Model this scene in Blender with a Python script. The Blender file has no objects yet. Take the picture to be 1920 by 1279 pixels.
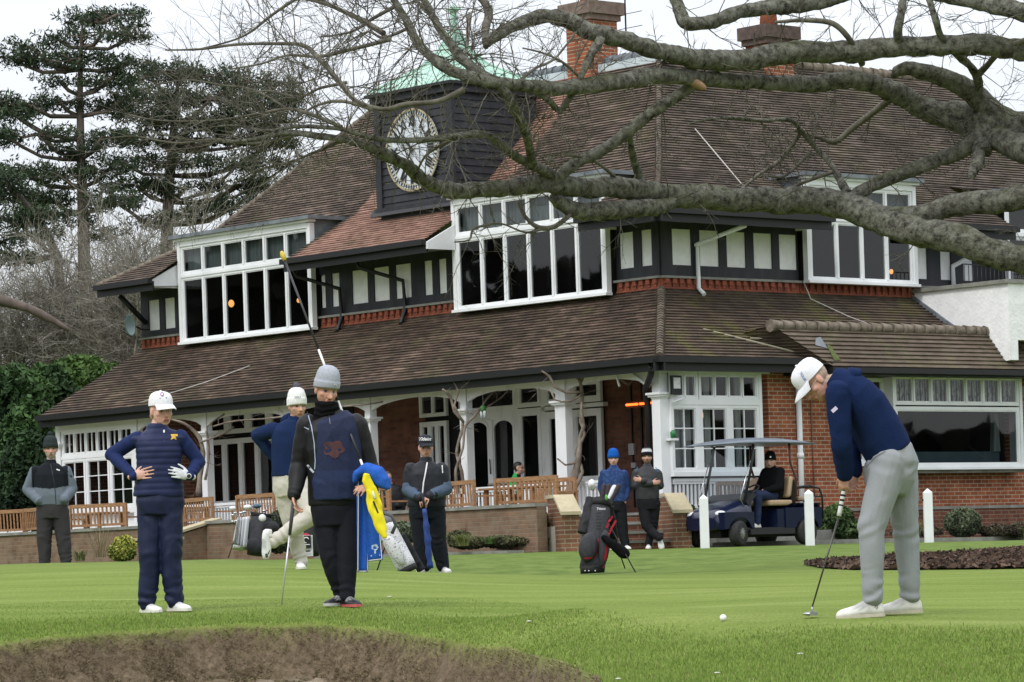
import bpy, bmesh, math, random
import numpy as np
from mathutils import Vector, Matrix, noise
from mathutils.bvhtree import BVHTree
R = random.Random(7)
SC = bpy.context.scene
COL = SC.collection
# ------------------------------------------------------------------ camera model of the photograph
F_PX, TH = 6800.0, 0.033
_c, _s = math.cos(TH), math.sin(TH)
def ray(px, py):
    u = (px-960)/F_PX; v = (-(py-639.5)+435.5)/F_PX
    return Vector((u*_c+v*_s, 1.0, -u*_s+v*_c))
def W(px, py, D):
    return ray(px, py)*D
cam_d = bpy.data.cameras.new('camera'); cam = bpy.data.objects.new('camera', cam_d); COL.objects.link(cam)
cam_d.sensor_width = 36; cam_d.lens = F_PX/1920*36; cam_d.shift_y = 435.5/1920
cam_d.clip_start = .5; cam_d.clip_end = 3000
cam.matrix_world = Matrix(((_c, _s, 0, 0), (0, 0, -1, 0), (-_s, _c, 0, 0), (0, 0, 0, 1)))
SC.camera = cam
SC.view_settings.view_transform = 'Standard'; SC.view_settings.look = 'None'
SC.view_settings.exposure = 0.26; SC.view_settings.gamma = 1.0
# ------------------------------------------------------------------ light
world = bpy.data.worlds.new('World'); SC.world = world; world.use_nodes = True
nt = world.node_tree; nt.nodes.clear()
def N(nt, t, **k):
    n = nt.nodes.new(t)
    for a, b in k.items():
        if a in n.inputs.keys(): n.inputs[a].default_value = b
        else: setattr(n, a, b)
    return n
SUN_EL, SUN_ROT = math.radians(48), math.radians(215)
sky = N(nt, 'ShaderNodeTexSky', sky_type='NISHITA', sun_disc=False, sun_elevation=SUN_EL, sun_rotation=SUN_ROT)
bg1 = N(nt, 'ShaderNodeBackground', Strength=0.02)
nt.links.new(sky.outputs[0], bg1.inputs[0])
# an even overcast: three times brighter overhead than at the horizon, with faint cloud mottling
geo = N(nt, 'ShaderNodeTexCoord'); sep = N(nt, 'ShaderNodeSeparateXYZ'); nt.links.new(geo.outputs['Generated'], sep.inputs[0])
mr = N(nt, 'ShaderNodeMapRange'); mr.inputs[1].default_value = 0; mr.inputs[2].default_value = 1; mr.inputs[3].default_value = .62; mr.inputs[4].default_value = 1.85
nt.links.new(sep.outputs[2], mr.inputs[0])
mp = N(nt, 'ShaderNodeMapping'); mp.inputs['Scale'].default_value = (3, 3, 14); nt.links.new(geo.outputs['Generated'], mp.inputs[0])
nz = N(nt, 'ShaderNodeTexNoise', Scale=1.6, Detail=5.0, Roughness=.55); nt.links.new(mp.outputs[0], nz.inputs['Vector'])
mr2 = N(nt, 'ShaderNodeMapRange'); mr2.inputs[1].default_value = .3; mr2.inputs[2].default_value = .7; mr2.inputs[3].default_value = .93; mr2.inputs[4].default_value = 1.05
nt.links.new(nz.outputs[0], mr2.inputs[0])
mul = N(nt, 'ShaderNodeMath', operation='MULTIPLY'); nt.links.new(mr.outputs[0], mul.inputs[0]); nt.links.new(mr2.outputs[0], mul.inputs[1])
bg2 = N(nt, 'ShaderNodeBackground', Color=(.93, .95, 1.0, 1)); nt.links.new(mul.outputs[0], bg2.inputs['Strength'])
add = N(nt, 'ShaderNodeAddShader'); out = N(nt, 'ShaderNodeOutputWorld')
nt.links.new(bg1.outputs[0], add.inputs[0]); nt.links.new(bg2.outputs[0], add.inputs[1]); nt.links.new(add.outputs[0], out.inputs[0])
sl = bpy.data.lights.new('sun', 'SUN'); sl.energy = 1.25; sl.angle = math.radians(14); sl.color = (1, .97, .92)
so = bpy.data.objects.new('sun', sl); COL.objects.link(so)
_d = Vector((math.cos(SUN_EL)*math.sin(SUN_ROT), math.cos(SUN_EL)*math.cos(SUN_ROT), math.sin(SUN_EL)))
so.rotation_euler = _d.to_track_quat('Z', 'Y').to_euler()
# ------------------------------------------------------------------ materials
MATS = {}
def mat(name, c1, c2=None, rough=.7, scale=6, detail=4, stretch=(1, 1, 1), bump=0, bscale=None, metal=0, spec=.4, coord='Object', lo=.35, hi=.65, attr=False, emit=0, sheen=0, fine=0):
    if name in MATS: return MATS[name]
    m = bpy.data.materials.new(name); MATS[name] = m; m.use_nodes = True
    t = m.node_tree; p = t.nodes['Principled BSDF']
    p.inputs['Roughness'].default_value = rough; p.inputs['Metallic'].default_value = metal
    p.inputs['Specular IOR Level'].default_value = spec
    tc = N(t, 'ShaderNodeTexCoord'); mp = N(t, 'ShaderNodeMapping'); mp.inputs['Scale'].default_value = stretch
    t.links.new(tc.outputs[coord], mp.inputs[0])
    col = None
    if attr:
        a = N(t, 'ShaderNodeVertexColor', layer_name='Col'); col = a.outputs[0]
        nz = N(t, 'ShaderNodeTexNoise', Scale=scale, Detail=detail); t.links.new(mp.outputs[0], nz.inputs['Vector'])
        r = N(t, 'ShaderNodeMapRange'); r.inputs[1].default_value = .25; r.inputs[2].default_value = .75; r.inputs[3].default_value = 1-lo; r.inputs[4].default_value = 1+lo
        t.links.new(nz.outputs[0], r.inputs[0])
        mx = N(t, 'ShaderNodeVectorMath', operation='SCALE'); t.links.new(col, mx.inputs[0]); t.links.new(r.outputs[0], mx.inputs['Scale'])
        t.links.new(mx.outputs[0], p.inputs['Base Color'])
    elif c2 is not None:
        nz = N(t, 'ShaderNodeTexNoise', Scale=scale, Detail=detail, Roughness=.6); t.links.new(mp.outputs[0], nz.inputs['Vector'])
        r = N(t, 'ShaderNodeValToRGB'); r.color_ramp.elements[0].position = lo; r.color_ramp.elements[1].position = hi
        r.color_ramp.elements[0].color = (*c1, 1); r.color_ramp.elements[1].color = (*c2, 1)
        t.links.new(nz.outputs[0], r.inputs[0])
        t.links.new(r.outputs[0], p.inputs['Base Color'])
    else:
        p.inputs['Base Color'].default_value = (*c1, 1)
    if bump:
        nb = N(t, 'ShaderNodeTexNoise', Scale=bscale or scale*4, Detail=5.0); t.links.new(mp.outputs[0], nb.inputs['Vector'])
        bp = N(t, 'ShaderNodeBump', Strength=bump, Distance=.02); t.links.new(nb.outputs[0], bp.inputs['Height'])
        t.links.new(bp.outputs[0], p.inputs['Normal'])
    if sheen: p.inputs['Sheen Weight'].default_value = sheen
    if emit:
        p.inputs['Emission Color'].default_value = (*c1, 1); p.inputs['Emission Strength'].default_value = emit
    return m
def brickmat(name, axis='y', c1=(.33, .1, .045), c2=(.2, .06, .032), mortar=(.38, .3, .22), stain=None):
    # axis: which local axis runs along the wall ('x' or 'y'); z is up
    m = bpy.data.materials.new(name); MATS[name] = m; m.use_nodes = True
    t = m.node_tree; p = t.nodes['Principled BSDF']; p.inputs['Roughness'].default_value = .9; p.inputs['Specular IOR Level'].default_value = .2
    tc = N(t, 'ShaderNodeTexCoord'); sp = N(t, 'ShaderNodeSeparateXYZ'); t.links.new(tc.outputs['Object'], sp.inputs[0])
    cb = N(t, 'ShaderNodeCombineXYZ')
    t.links.new(sp.outputs[0 if axis == 'x' else 1], cb.inputs[0]); t.links.new(sp.outputs[2], cb.inputs[1])
    b = N(t, 'ShaderNodeTexBrick', Scale=1.0)
    b.inputs['Brick Width'].default_value = .228; b.inputs['Row Height'].default_value = .078; b.inputs['Mortar Size'].default_value = .010
    b.inputs['Mortar Smooth'].default_value = .3; b.inputs['Bias'].default_value = -.1
    b.inputs['Color1'].default_value = (*c1, 1); b.inputs['Color2'].default_value = (*c2, 1); b.inputs['Mortar'].default_value = (*mortar, 1)
    t.links.new(cb.outputs[0], b.inputs['Vector'])
    nz = N(t, 'ShaderNodeTexNoise', Scale=2.2, Detail=6.0, Roughness=.65); t.links.new(tc.outputs['Object'], nz.inputs['Vector'])
    r = N(t, 'ShaderNodeMapRange'); r.inputs[1].default_value = .3; r.inputs[2].default_value = .7; r.inputs[3].default_value = .62; r.inputs[4].default_value = 1.3
    t.links.new(nz.outputs[0], r.inputs[0])
    mx = N(t, 'ShaderNodeVectorMath', operation='SCALE'); t.links.new(b.outputs[0], mx.inputs[0]); t.links.new(r.outputs[0], mx.inputs['Scale'])
    last = mx.outputs[0]
    if stain:
        n2 = N(t, 'ShaderNodeTexNoise', Scale=3.5, Detail=8.0, Roughness=.7); t.links.new(tc.outputs['Object'], n2.inputs['Vector'])
        rr = N(t, 'ShaderNodeMapRange'); rr.inputs[1].default_value = .42; rr.inputs[2].default_value = .6; rr.inputs[3].default_value = 0; rr.inputs[4].default_value = .8
        t.links.new(n2.outputs[0], rr.inputs[0])
        mm = N(t, 'ShaderNodeMix', data_type='RGBA'); t.links.new(rr.outputs[0], mm.inputs[0]); t.links.new(last, mm.inputs[6]); mm.inputs[7].default_value = (*stain, 1)
        last = mm.outputs[2]
    t.links.new(last, p.inputs['Base Color'])
    bp = N(t, 'ShaderNodeBump', Strength=.5, Distance=.01); t.links.new(b.outputs['Fac'], bp.inputs['Height']); bp.invert = True
    t.links.new(bp.outputs[0], p.inputs['Normal'])
    return m
def tilemat(name, ax, base, light, streak, newer=None, moss=(.11, .11, .045), moss_amt=.25, patch=None):
    m = bpy.data.materials.new(name); MATS[name] = m; m.use_nodes = True
    t = m.node_tree; p = t.nodes['Principled BSDF']; p.inputs['Roughness'].default_value = .85; p.inputs['Specular IOR Level'].default_value = .25
    tc = N(t, 'ShaderNodeTexCoord'); sp = N(t, 'ShaderNodeSeparateXYZ'); t.links.new(tc.outputs['Object'], sp.inputs[0])
    lat = sp.outputs[0 if ax == 'x' else 1]
    cb = N(t, 'ShaderNodeCombineXYZ'); t.links.new(lat, cb.inputs[0]); t.links.new(sp.outputs[2], cb.inputs[1])
    b = N(t, 'ShaderNodeTexBrick', Scale=1.0); b.inputs['Brick Width'].default_value = .17; b.inputs['Row Height'].default_value = .055
    b.inputs['Mortar Size'].default_value = .0; b.inputs['Bias'].default_value = -.15
    b.inputs['Color1'].default_value = (*base, 1); b.inputs['Color2'].default_value = (*light, 1); b.inputs['Mortar'].default_value = (*base, 1)
    t.links.new(cb.outputs[0], b.inputs['Vector'])
    # long pale weathering streaks along the courses
    mp = N(t, 'ShaderNodeMapping'); mp.inputs['Scale'].default_value = (1.1, 7.0, 1); t.links.new(cb.outputs[0], mp.inputs[0])
    nz = N(t, 'ShaderNodeTexNoise', Scale=1.3, Detail=7.0, Roughness=.7); t.links.new(mp.outputs[0], nz.inputs['Vector'])
    r = N(t, 'ShaderNodeMapRange'); r.inputs[1].default_value = .50; r.inputs[2].default_value = .72; r.inputs[3].default_value = 0; r.inputs[4].default_value = .85
    t.links.new(nz.outputs[0], r.inputs[0])
    m1 = N(t, 'ShaderNodeMix', data_type='RGBA'); t.links.new(r.outputs[0], m1.inputs[0]); t.links.new(b.outputs[0], m1.inputs[6]); m1.inputs[7].default_value = (*streak, 1)
    last = m1.outputs[2]
    n3 = N(t, 'ShaderNodeTexNoise', Scale=.55, Detail=5.0, Roughness=.6); t.links.new(tc.outputs['Object'], n3.inputs['Vector'])
    r3 = N(t, 'ShaderNodeMapRange'); r3.inputs[1].default_value = .3; r3.inputs[2].default_value = .7; r3.inputs[3].default_value = .7; r3.inputs[4].default_value = 1.25
    t.links.new(n3.outputs[0], r3.inputs[0])
    if newer:
        # replaced tiles: a pinker patch bounded by a slanted seam  (s + k*z < lim)
        (a0, kk, lim, sgn, colr) = newer
        q = N(t, 'ShaderNodeMath', operation='MULTIPLY_ADD'); t.links.new(sp.outputs[2], q.inputs[0]); q.inputs[1].default_value = kk; t.links.new(sp.outputs[1], q.inputs[2])
        n4 = N(t, 'ShaderNodeTexNoise', Scale=5.0, Detail=3.0); t.links.new(tc.outputs['Object'], n4.inputs['Vector'])
        q2 = N(t, 'ShaderNodeMath', operation='MULTIPLY_ADD'); t.links.new(n4.outputs[0], q2.inputs[0]); q2.inputs[1].default_value = .25; t.links.new(q.outputs[0], q2.inputs[2])
        ra = N(t, 'ShaderNodeMapRange'); ra.inputs[1].default_value = a0-.05; ra.inputs[2].default_value = a0+.05; ra.inputs[3].default_value = 0; ra.inputs[4].default_value = 1; t.links.new(q2.outputs[0], ra.inputs[0])
        rb = N(t, 'ShaderNodeMapRange'); rb.inputs[1].default_value = lim-.05; rb.inputs[2].default_value = lim+.05; rb.inputs[3].default_value = 1; rb.inputs[4].default_value = 0; t.links.new(q2.outputs[0], rb.inputs[0])
        ml = N(t, 'ShaderNodeMath', operation='MULTIPLY'); t.links.new(ra.outputs[0], ml.inputs[0]); t.links.new(rb.outputs[0], ml.inputs[1])
        b2 = N(t, 'ShaderNodeTexBrick', Scale=1.0); b2.inputs['Brick Width'].default_value = .17; b2.inputs['Row Height'].default_value = .055; b2.inputs['Mortar Size'].default_value = 0; b2.inputs['Bias'].default_value = 0
        b2.inputs['Color1'].default_value = (*colr, 1); b2.inputs['Color2'].default_value = (colr[0]*.6, colr[1]*.55, colr[2]*.55, 1)
        t.links.new(cb.outputs[0], b2.inputs['Vector'])
        m5 = N(t, 'ShaderNodeMix', data_type='RGBA'); t.links.new(ml.outputs[0], m5.inputs[0]); t.links.new(last, m5.inputs[6]); t.links.new(b2.outputs[0], m5.inputs[7]); last = m5.outputs[2]
    n5 = N(t, 'ShaderNodeTexNoise', Scale=.9, Detail=8.0, Roughness=.75); mp5 = N(t, 'ShaderNodeMapping'); mp5.inputs['Location'].default_value = (7, 3, 1); t.links.new(tc.outputs['Object'], mp5.inputs[0]); t.links.new(mp5.outputs[0], n5.inputs['Vector'])
    r5 = N(t, 'ShaderNodeMapRange'); r5.inputs[1].default_value = .52; r5.inputs[2].default_value = .68; r5.inputs[3].default_value = 0; r5.inputs[4].default_value = moss_amt*2; t.links.new(n5.outputs[0], r5.inputs[0])
    m6 = N(t, 'ShaderNodeMix', data_type='RGBA'); t.links.new(r5.outputs[0], m6.inputs[0]); t.links.new(last, m6.inputs[6]); m6.inputs[7].default_value = (*moss, 1); last = m6.outputs[2]
    mx = N(t, 'ShaderNodeVectorMath', operation='SCALE'); t.links.new(last, mx.inputs[0]); t.links.new(r3.outputs[0], mx.inputs['Scale'])
    t.links.new(mx.outputs[0], p.inputs['Base Color'])
    bp = N(t, 'ShaderNodeBump', Strength=.35, Distance=.02); nb = N(t, 'ShaderNodeTexNoise', Scale=22.0, Detail=3.0); t.links.new(tc.outputs['Object'], nb.inputs['Vector'])
    t.links.new(nb.outputs[0], bp.inputs['Height']); t.links.new(bp.outputs[0], p.inputs['Normal'])
    return m
def glassmat(name, tint=(.55, .6, .62), gloss=1.0, rough=.02):
    m = bpy.data.materials.new(name); MATS[name] = m; m.use_nodes = True
    t = m.node_tree; t.nodes.clear()
    o = N(t, 'ShaderNodeOutputMaterial'); tr = N(t, 'ShaderNodeBsdfTransparent', Color=(*tint, 1)); g = N(t, 'ShaderNodeBsdfGlossy', Roughness=rough)
    g.inputs['Color'].default_value = (gloss, gloss, gloss, 1)
    fr = N(t, 'ShaderNodeFresnel', IOR=1.5); mul = N(t, 'ShaderNodeMath', operation='MULTIPLY'); mul.inputs[1].default_value = 1.15; t.links.new(fr.outputs[0], mul.inputs[0])
    tc = N(t, 'ShaderNodeTexCoord'); nz = N(t, 'ShaderNodeTexNoise', Scale=1.1, Detail=1.0); t.links.new(tc.outputs['Object'], nz.inputs['Vector'])
    bp = N(t, 'ShaderNodeBump', Strength=.12, Distance=.03); t.links.new(nz.outputs[0], bp.inputs['Height']); t.links.new(bp.outputs[0], g.inputs['Normal'])
    mx = N(t, 'ShaderNodeMixShader'); gb = N(t, 'ShaderNodeNewGeometry'); iv = N(t, 'ShaderNodeMath', operation='SUBTRACT'); iv.inputs[0].default_value = 1; t.links.new(gb.outputs['Backfacing'], iv.inputs[1]); m3 = N(t, 'ShaderNodeMath', operation='MULTIPLY'); t.links.new(mul.outputs[0], m3.inputs[0]); t.links.new(iv.outputs[0], m3.inputs[1]); t.links.new(m3.outputs[0], mx.inputs[0]); t.links.new(tr.outputs[0], mx.inputs[1]); t.links.new(g.outputs[0], mx.inputs[2]); t.links.new(mx.outputs[0], o.inputs[0])
    return m
# ------------------------------------------------------------------ mesh helpers
class MB:
    def __init__(s): s.v = []; s.f = []; s.m = []; s.sm = []
    def poly(s, pts, mi=0, smooth=False):
        n = len(s.v); s.v += [tuple(p) for p in pts]; s.f.append(tuple(range(n, n+len(pts)))); s.m.append(mi); s.sm.append(smooth); return s
    def faces(s, pts, fs, mi=0, smooth=False):
        n = len(s.v); s.v += [tuple(p) for p in pts]
        for f in fs: s.f.append(tuple(i+n for i in f)); s.m.append(mi); s.sm.append(smooth)
        return s
    def hexa(s, p, mi=0):
        return s.faces(p, [(0, 3, 2, 1), (4, 5, 6, 7), (0, 1, 5, 4), (1, 2, 6, 5), (2, 3, 7, 6), (3, 0, 4, 7)], mi)
    def box(s, x0, x1, y0, y1, z0, z1, mi=0):
        return s.hexa([(x0, y0, z0), (x1, y0, z0), (x1, y1, z0), (x0, y1, z0), (x0, y0, z1), (x1, y0, z1), (x1, y1, z1), (x0, y1, z1)], mi)
    def bar(s, p, q, w, h, up=(0, 0, 1), mi=0):
        p, q = Vector(p), Vector(q); d = (q-p).normalized(); u = Vector(up); r = d.cross(u)
        if r.length < 1e-4: r = d.cross(Vector((1, 0, 0)))
        r.normalize(); u = r.cross(d); r *= w/2; u = u*(h/2)
        return s.hexa([p-r-u, p+r-u, p+r+u, p-r+u, q-r-u, q+r-u, q+r+u, q-r+u], mi)
    def prism(s, pts, off, mi=0):
        # extrude polygon pts by the vector off
        n = len(pts); o = Vector(off); a = [Vector(p) for p in pts]; b = [p+o for p in a]
        return s.faces(a+b, [tuple(range(n-1, -1, -1)), tuple(range(n, 2*n))]+[(i, (i+1) % n, (i+1) % n+n, i+n) for i in range(n)], mi)
    def tube(s, pts, rad, n=8, mi=0, smooth=True, caps=True, nz=0, nf=3.0):
        pts = [Vector(p) for p in pts]; k = len(pts)
        rad = rad if isinstance(rad, (list, tuple)) else [rad]*k
        base = len(s.v); ref = None
        for i, p in enumerate(pts):
            d = (pts[min(i+1, k-1)]-pts[max(i-1, 0)])
            d = d.normalized() if d.length > 1e-9 else Vector((0, 0, 1))
            if ref is None:
                ref = Vector((0, 0, 1)) if abs(d.z) < .9 else Vector((1, 0, 0))
                r = d.cross(ref).normalized()
            else:
                r = (r-d*r.dot(d)); r = r.normalized() if r.length > 1e-6 else d.orthogonal().normalized()
            u = r.cross(d)
            for j in range(n):
                a = 2*math.pi*j/n; q = r*math.cos(a)+u*math.sin(a); rr = rad[i]
                if nz: rr *= 1+nz*noise.noise((p+q*rad[i])*nf)+nz*.5*noise.noise((p+q*rad[i])*nf*3.1)
                s.v.append(tuple(p+q*rr))
        for i in range(k-1):
            for j in range(n):
                a = base+i*n+j; b = base+i*n+(j+1) % n
                s.f.append((a, b, b+n, a+n)); s.m.append(mi); s.sm.append(smooth)
        if caps:
            s.f.append(tuple(base+j for j in range(n))[::-1]); s.m.append(mi); s.sm.append(False)
            s.f.append(tuple(base+(k-1)*n+j for j in range(n))); s.m.append(mi); s.sm.append(False)
        return s
    def lathe(s, c, prof, n=16, mi=0, ax=None, sx=1, sy=1, smooth=True):
        # prof: list of (r, h); ax = 3x3 frame (right, fwd, up)
        ax = ax or (Vector((1, 0, 0)), Vector((0, 1, 0)), Vector((0, 0, 1))); c = Vector(c); base = len(s.v)
        for r, h in prof:
            for j in range(n):
                a = 2*math.pi*j/n
                s.v.append(tuple(c+ax[0]*(r*math.cos(a)*sx)+ax[1]*(r*math.sin(a)*sy)+ax[2]*h))
        for i in range(len(prof)-1):
            for j in range(n):
                a = base+i*n+j; b = base+i*n+(j+1) % n
                s.f.append((a, b, b+n, a+n)); s.m.append(mi); s.sm.append(smooth)
        s.f.append(tuple(base+j for j in range(n))[::-1]); s.m.append(mi); s.sm.append(False)
        s.f.append(tuple(base+(len(prof)-1)*n+j for j in range(n))); s.m.append(mi); s.sm.append(False)
        return s
    def ell(s, c, r, ax=None, n=14, k=8, mi=0):
        prof = [(max(1e-4, math.sin(math.pi*i/k)), -math.cos(math.pi*i/k)*r[2]) for i in range(k+1)]
        return s.lathe(c, [(p, h) for p, h in prof], n, mi, ax, r[0], r[1])
    def mesh(s, name, mats, fix=True):
        me = bpy.data.meshes.new(name); me.from_pydata(s.v, [], s.f)
        for m in (mats if isinstance(mats, (list, tuple)) else [mats]): me.materials.append(m)
        me.polygons.foreach_set('material_index', s.m); me.polygons.foreach_set('use_smooth', s.sm)
        if fix:
            bm = bmesh.new(); bm.from_mesh(me); bmesh.ops.recalc_face_normals(bm, faces=bm.faces); bm.to_mesh(me); bm.free()
        me.update(); return me
    def build(s, name, mats, parent=None, fix=True):
        o = bpy.data.objects.new(name, s.mesh(name, mats, fix)); COL.objects.link(o)
        if parent: o.parent = parent
        return o
def tag(o, label=None, cat=None, group=None, kind=None):
    if label: o['label'] = label
    if cat: o['category'] = cat
    if group: o['group'] = group
    if kind: o['kind'] = kind
    return o
def empty(name, loc=(0, 0, 0), rz=0, label=None, cat=None, group=None):
    o = bpy.data.objects.new(name, None); COL.objects.link(o); o.empty_display_size = .2
    o.location = loc; o.rotation_euler = (0, 0, rz); o.matrix_basis = Matrix.Translation(Vector(loc)) @ Matrix.Rotation(rz, 4, 'Z')
    return tag(o, label, cat, group)
def attach(o, root):
    # o's mesh is in world coordinates; hang it under root without moving it
    o.parent = root; o.matrix_parent_inverse = (Matrix.Translation(root.location) @ root.rotation_euler.to_matrix().to_4x4()).inverted()
    return o
def copy_tree(o, parent=None):
    c = o.copy(); COL.objects.link(c)
    if parent: c.parent = parent
    for ch in [x for x in bpy.data.objects if x.parent == o]: copy_tree(ch, c)
    return c
def np_mesh(name, V, Fq, material, n=4, smooth=False):
    me = bpy.data.meshes.new(name); V = np.asarray(V, dtype=np.float32); Fq = np.asarray(Fq, dtype=np.int32)
    me.vertices.add(len(V)); me.vertices.foreach_set('co', V.ravel())
    me.loops.add(Fq.size); me.loops.foreach_set('vertex_index', Fq.ravel())
    me.polygons.add(len(Fq)); me.polygons.foreach_set('loop_start', np.arange(0, Fq.size, n, dtype=np.int32))
    me.polygons.foreach_set('loop_total', np.full(len(Fq), n, dtype=np.int32))
    me.polygons.foreach_set('use_smooth', np.full(len(Fq), smooth))
    me.materials.append(material); me.update(calc_edges=True); return me
def obj(name, me, parent=None):
    o = bpy.data.objects.new(name, me); COL.objects.link(o)
    if parent: o.parent = parent
    return o
def catmull(pts, step):
    # pts: list of (Vector, r) -> resampled
    out = []; P = [pts[0]]+list(pts)+[pts[-1]]
    for i in range(1, len(P)-2):
        p0, p1, p2, p3 = P[i-1][0], P[i][0], P[i+1][0], P[i+2][0]
        L = (p2-p1).length; st = step(P[i][1]) if callable(step) else step; n = max(1, int(L/st))
        for k in range(n):
            t = k/n; t2 = t*t; t3 = t2*t
            q = .5*((2*p1)+(-p0+p2)*t+(2*p0-5*p1+4*p2-p3)*t2+(-p0+3*p1-3*p2+p3)*t3)
            out.append((q, P[i][1]*(1-t)+P[i+1][1]*t))
    out.append(pts[-1]); return out
# ------------------------------------------------------------------ terrain
CTRL = []
def cp(px, py, D):
    p = W(px, py, D); CTRL.append((p.x, p.y, p.z))
for c in [(300, 1148, 28), (100, 1150, 28), (645, 1138, 28), (530, 1068, 36.4), (810, 1077, 45.6), (1110, 1078, 47), (745, 1076, 44),
          (1180, 1031, 63.5), (1300, 1028, 62.5), (100, 1056, 43), (20, 1058, 44), (230, 1054, 43), (350, 1052, 43), (480, 1050, 44), (100, 1066, 49), (0, 1066, 50), (1650, 1155, 23.4), (1356, 1165, 23.4), (1850, 1150, 24), (1100, 1150, 26),
          (1500, 1279, 18), (1900, 1279, 18), (1250, 1279, 19.5), (1700, 1190, 21.5), (1700, 1017, 66), (1900, 1014, 68), (1000, 1034, 66),
          (700, 1045, 66), (400, 1052, 70), (100, 1058, 72), (600, 1055, 50), (1500, 1050, 45), (1500, 1110, 30), (1800, 1062, 42), (1000, 1100, 34),
          (0, 1205, 24.6), (-150, 1212, 24.4), (200, 1184, 25.4), (440, 1171, 26), (600, 1167, 26), (720, 1180, 25.6), (800, 1192, 25), (950, 1212, 24), (1050, 1237, 22.5), (1130, 1272, 21), (1030, 1160, 24.5)]: cp(*c)
CTRL += [(-20, 30, -.25), (-20, 45, .2), (25, 30, -.3), (25, 45, .1), (-12, 60, .38), (20, 66, .42), (-30, 80, .4), (40, 80, .5), (-60, 40, .2), (60, 40, 0), (-14, 24, -.4), (16, 20, -.55), (8, 12, -1.0), (-3, 12, -1.2), (0, 3, -1.5), (-10, 6, -1.4), (12, 4, -1.4), (4, 15, -.85), (-100, 30, 0), (-100, 100, .5), (100, 30, 0), (100, 100, .5), (0, 100, .5), (-40, 10, -1), (40, 10, -1), (0, -60, -1.5), (-100, -60, -1.5), (100, -60, -1.5)]
CA = np.array(CTRL); MQ = .5
_dd = (CA[:, None, 0]-CA[None, :, 0])**2+((CA[:, None, 1]-CA[None, :, 1])*.55)**2+1e-4
ZM = float(CA[:, 2].mean()); RBW = np.linalg.solve(np.sqrt(_dd+MQ)+np.eye(len(CA))*-.004, CA[:, 2]-ZM)
def gz_np(X, Y):
    X = np.asarray(X, float); Y = np.asarray(Y, float); sh = X.shape; x = X.ravel()[:, None]; y = Y.ravel()[:, None]
    d2 = (x-CA[None, :, 0])**2+((y-CA[None, :, 1])*.55)**2+1e-4
    z = (np.sqrt(d2+MQ) @ RBW)+ZM
    return z.reshape(sh)
LIP = [W(px, py, D) for px, py, D in [(-900, 1220, 23.0), (-400, 1216, 23.8), (-150, 1212, 24.4), (0, 1205, 24.6), (200, 1184, 25.4), (440, 1171, 26), (600, 1167, 26), (720, 1180, 25.6), (800, 1192, 25), (950, 1212, 24), (1050, 1237, 22.5), (1130, 1272, 21), (1170, 1310, 19.0), (1190, 1400, 16.0)]]
LX = np.array([p.x for p in LIP]); LY = np.array([p.y for p in LIP])
def lipY(x):
    return np.where(x > LX[-1]-.02, -5.0, np.interp(x, LX, LY)+.05*np.sin(x*5.1)+.03*np.sin(x*13.3+1))
def bunker_d(X, Y):
    s = (np.interp(X+.05, LX, LY)-np.interp(X-.05, LX, LY))/.1
    d = (lipY(X)-Y)/np.sqrt(1+s*s)
    return np.where(np.asarray(X) > LX[-1]-.02, -1.0, d)
def ground_np(X, Y):
    z = gz_np(X, Y); d = bunker_d(X, Y)          # metres inside the bunker
    t = np.clip(d/.34, 0, 1); face = .37*(1-(1-t)**2.4)
    dish = np.clip((d-.4)/3, 0, 1)*.25
    low = np.minimum(z-face-dish, z)
    zin = np.where(d > 0, low, z)
    zin = np.where((d > 3.5), np.minimum(zin, -1.25+.02*np.sin(X*2)), zin)
    return zin
def gz(x, y): return float(gz_np(np.array([x]), np.array([y]))[0])
# ================================================================== ground
def axis(a, segs):
    out = [a]
    for to, st in segs:
        n = max(1, int(round((to-out[-1])/st))); out += list(np.linspace(out[-1], to, n+1)[1:])
    return np.array(out)
gx = axis(-900, [(-200, 100), (-60, 14), (-16, 2), (-6, .4), (3.2, .045), (8, .3), (16, 1), (60, 6), (200, 20), (900, 100)])
gy = axis(-300, [(-20, 40), (12, 2), (20, .5), (28, .05), (34, .3), (80, .8), (120, 5), (300, 30), (1500, 200)])
GX, GY = np.meshgrid(gx, gy); GZ = ground_np(GX, GY)
far = np.clip(np.maximum((GY-90)/10, np.maximum((np.abs(GX)-80)/20, (-20-GY)/20)), 0, 1); GZ = GZ*(1-far)+np.where(GY > 40, .5, -1.4 if False else np.where(GY < 10, -1.4, 0))*far
D_in = bunker_d(GX, GY)
def vnoise(X, Y, f, seed=0):
    return np.array([noise.noise(Vector((x*f, y*f, seed))) for x, y in zip(X.ravel(), Y.ravel())]).reshape(X.shape)
m_near = (np.abs(GX+1.4) < 5.5) & (np.abs(GY-24) < 4.5)
rough = np.zeros_like(GX); idx = np.where(m_near & (D_in > .03))
if len(idx[0]):
    xs, ys = GX[idx], GY[idx]
    rn = np.array([(.045)*noise.noise(Vector((x*5, y*5, 1)))+.04*noise.noise(Vector((x*17, y*17, 2)))+.022*noise.noise(Vector((x*37, y*37, 3))) for x, y in zip(xs, ys)])
    GZ[idx] += rn*np.clip(D_in[idx]/.15, 0, 1)
V = np.stack([GX, GY, GZ], -1).reshape(-1, 3)
ny, nx = GX.shape; ii = (np.arange(ny-1)[:, None]*nx+np.arange(nx-1)[None, :]).ravel()
Fq = np.stack([ii, ii+1, ii+1+nx, ii+nx], -1)
gm = bpy.data.materials.new('turf_and_soil'); gm.use_nodes = True; t = gm.node_tree; p = t.nodes['Principled BSDF']; p.inputs['Roughness'].default_value = .95; p.inputs['Specular IOR Level'].default_value = .15
tc = N(t, 'ShaderNodeTexCoord')
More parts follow.
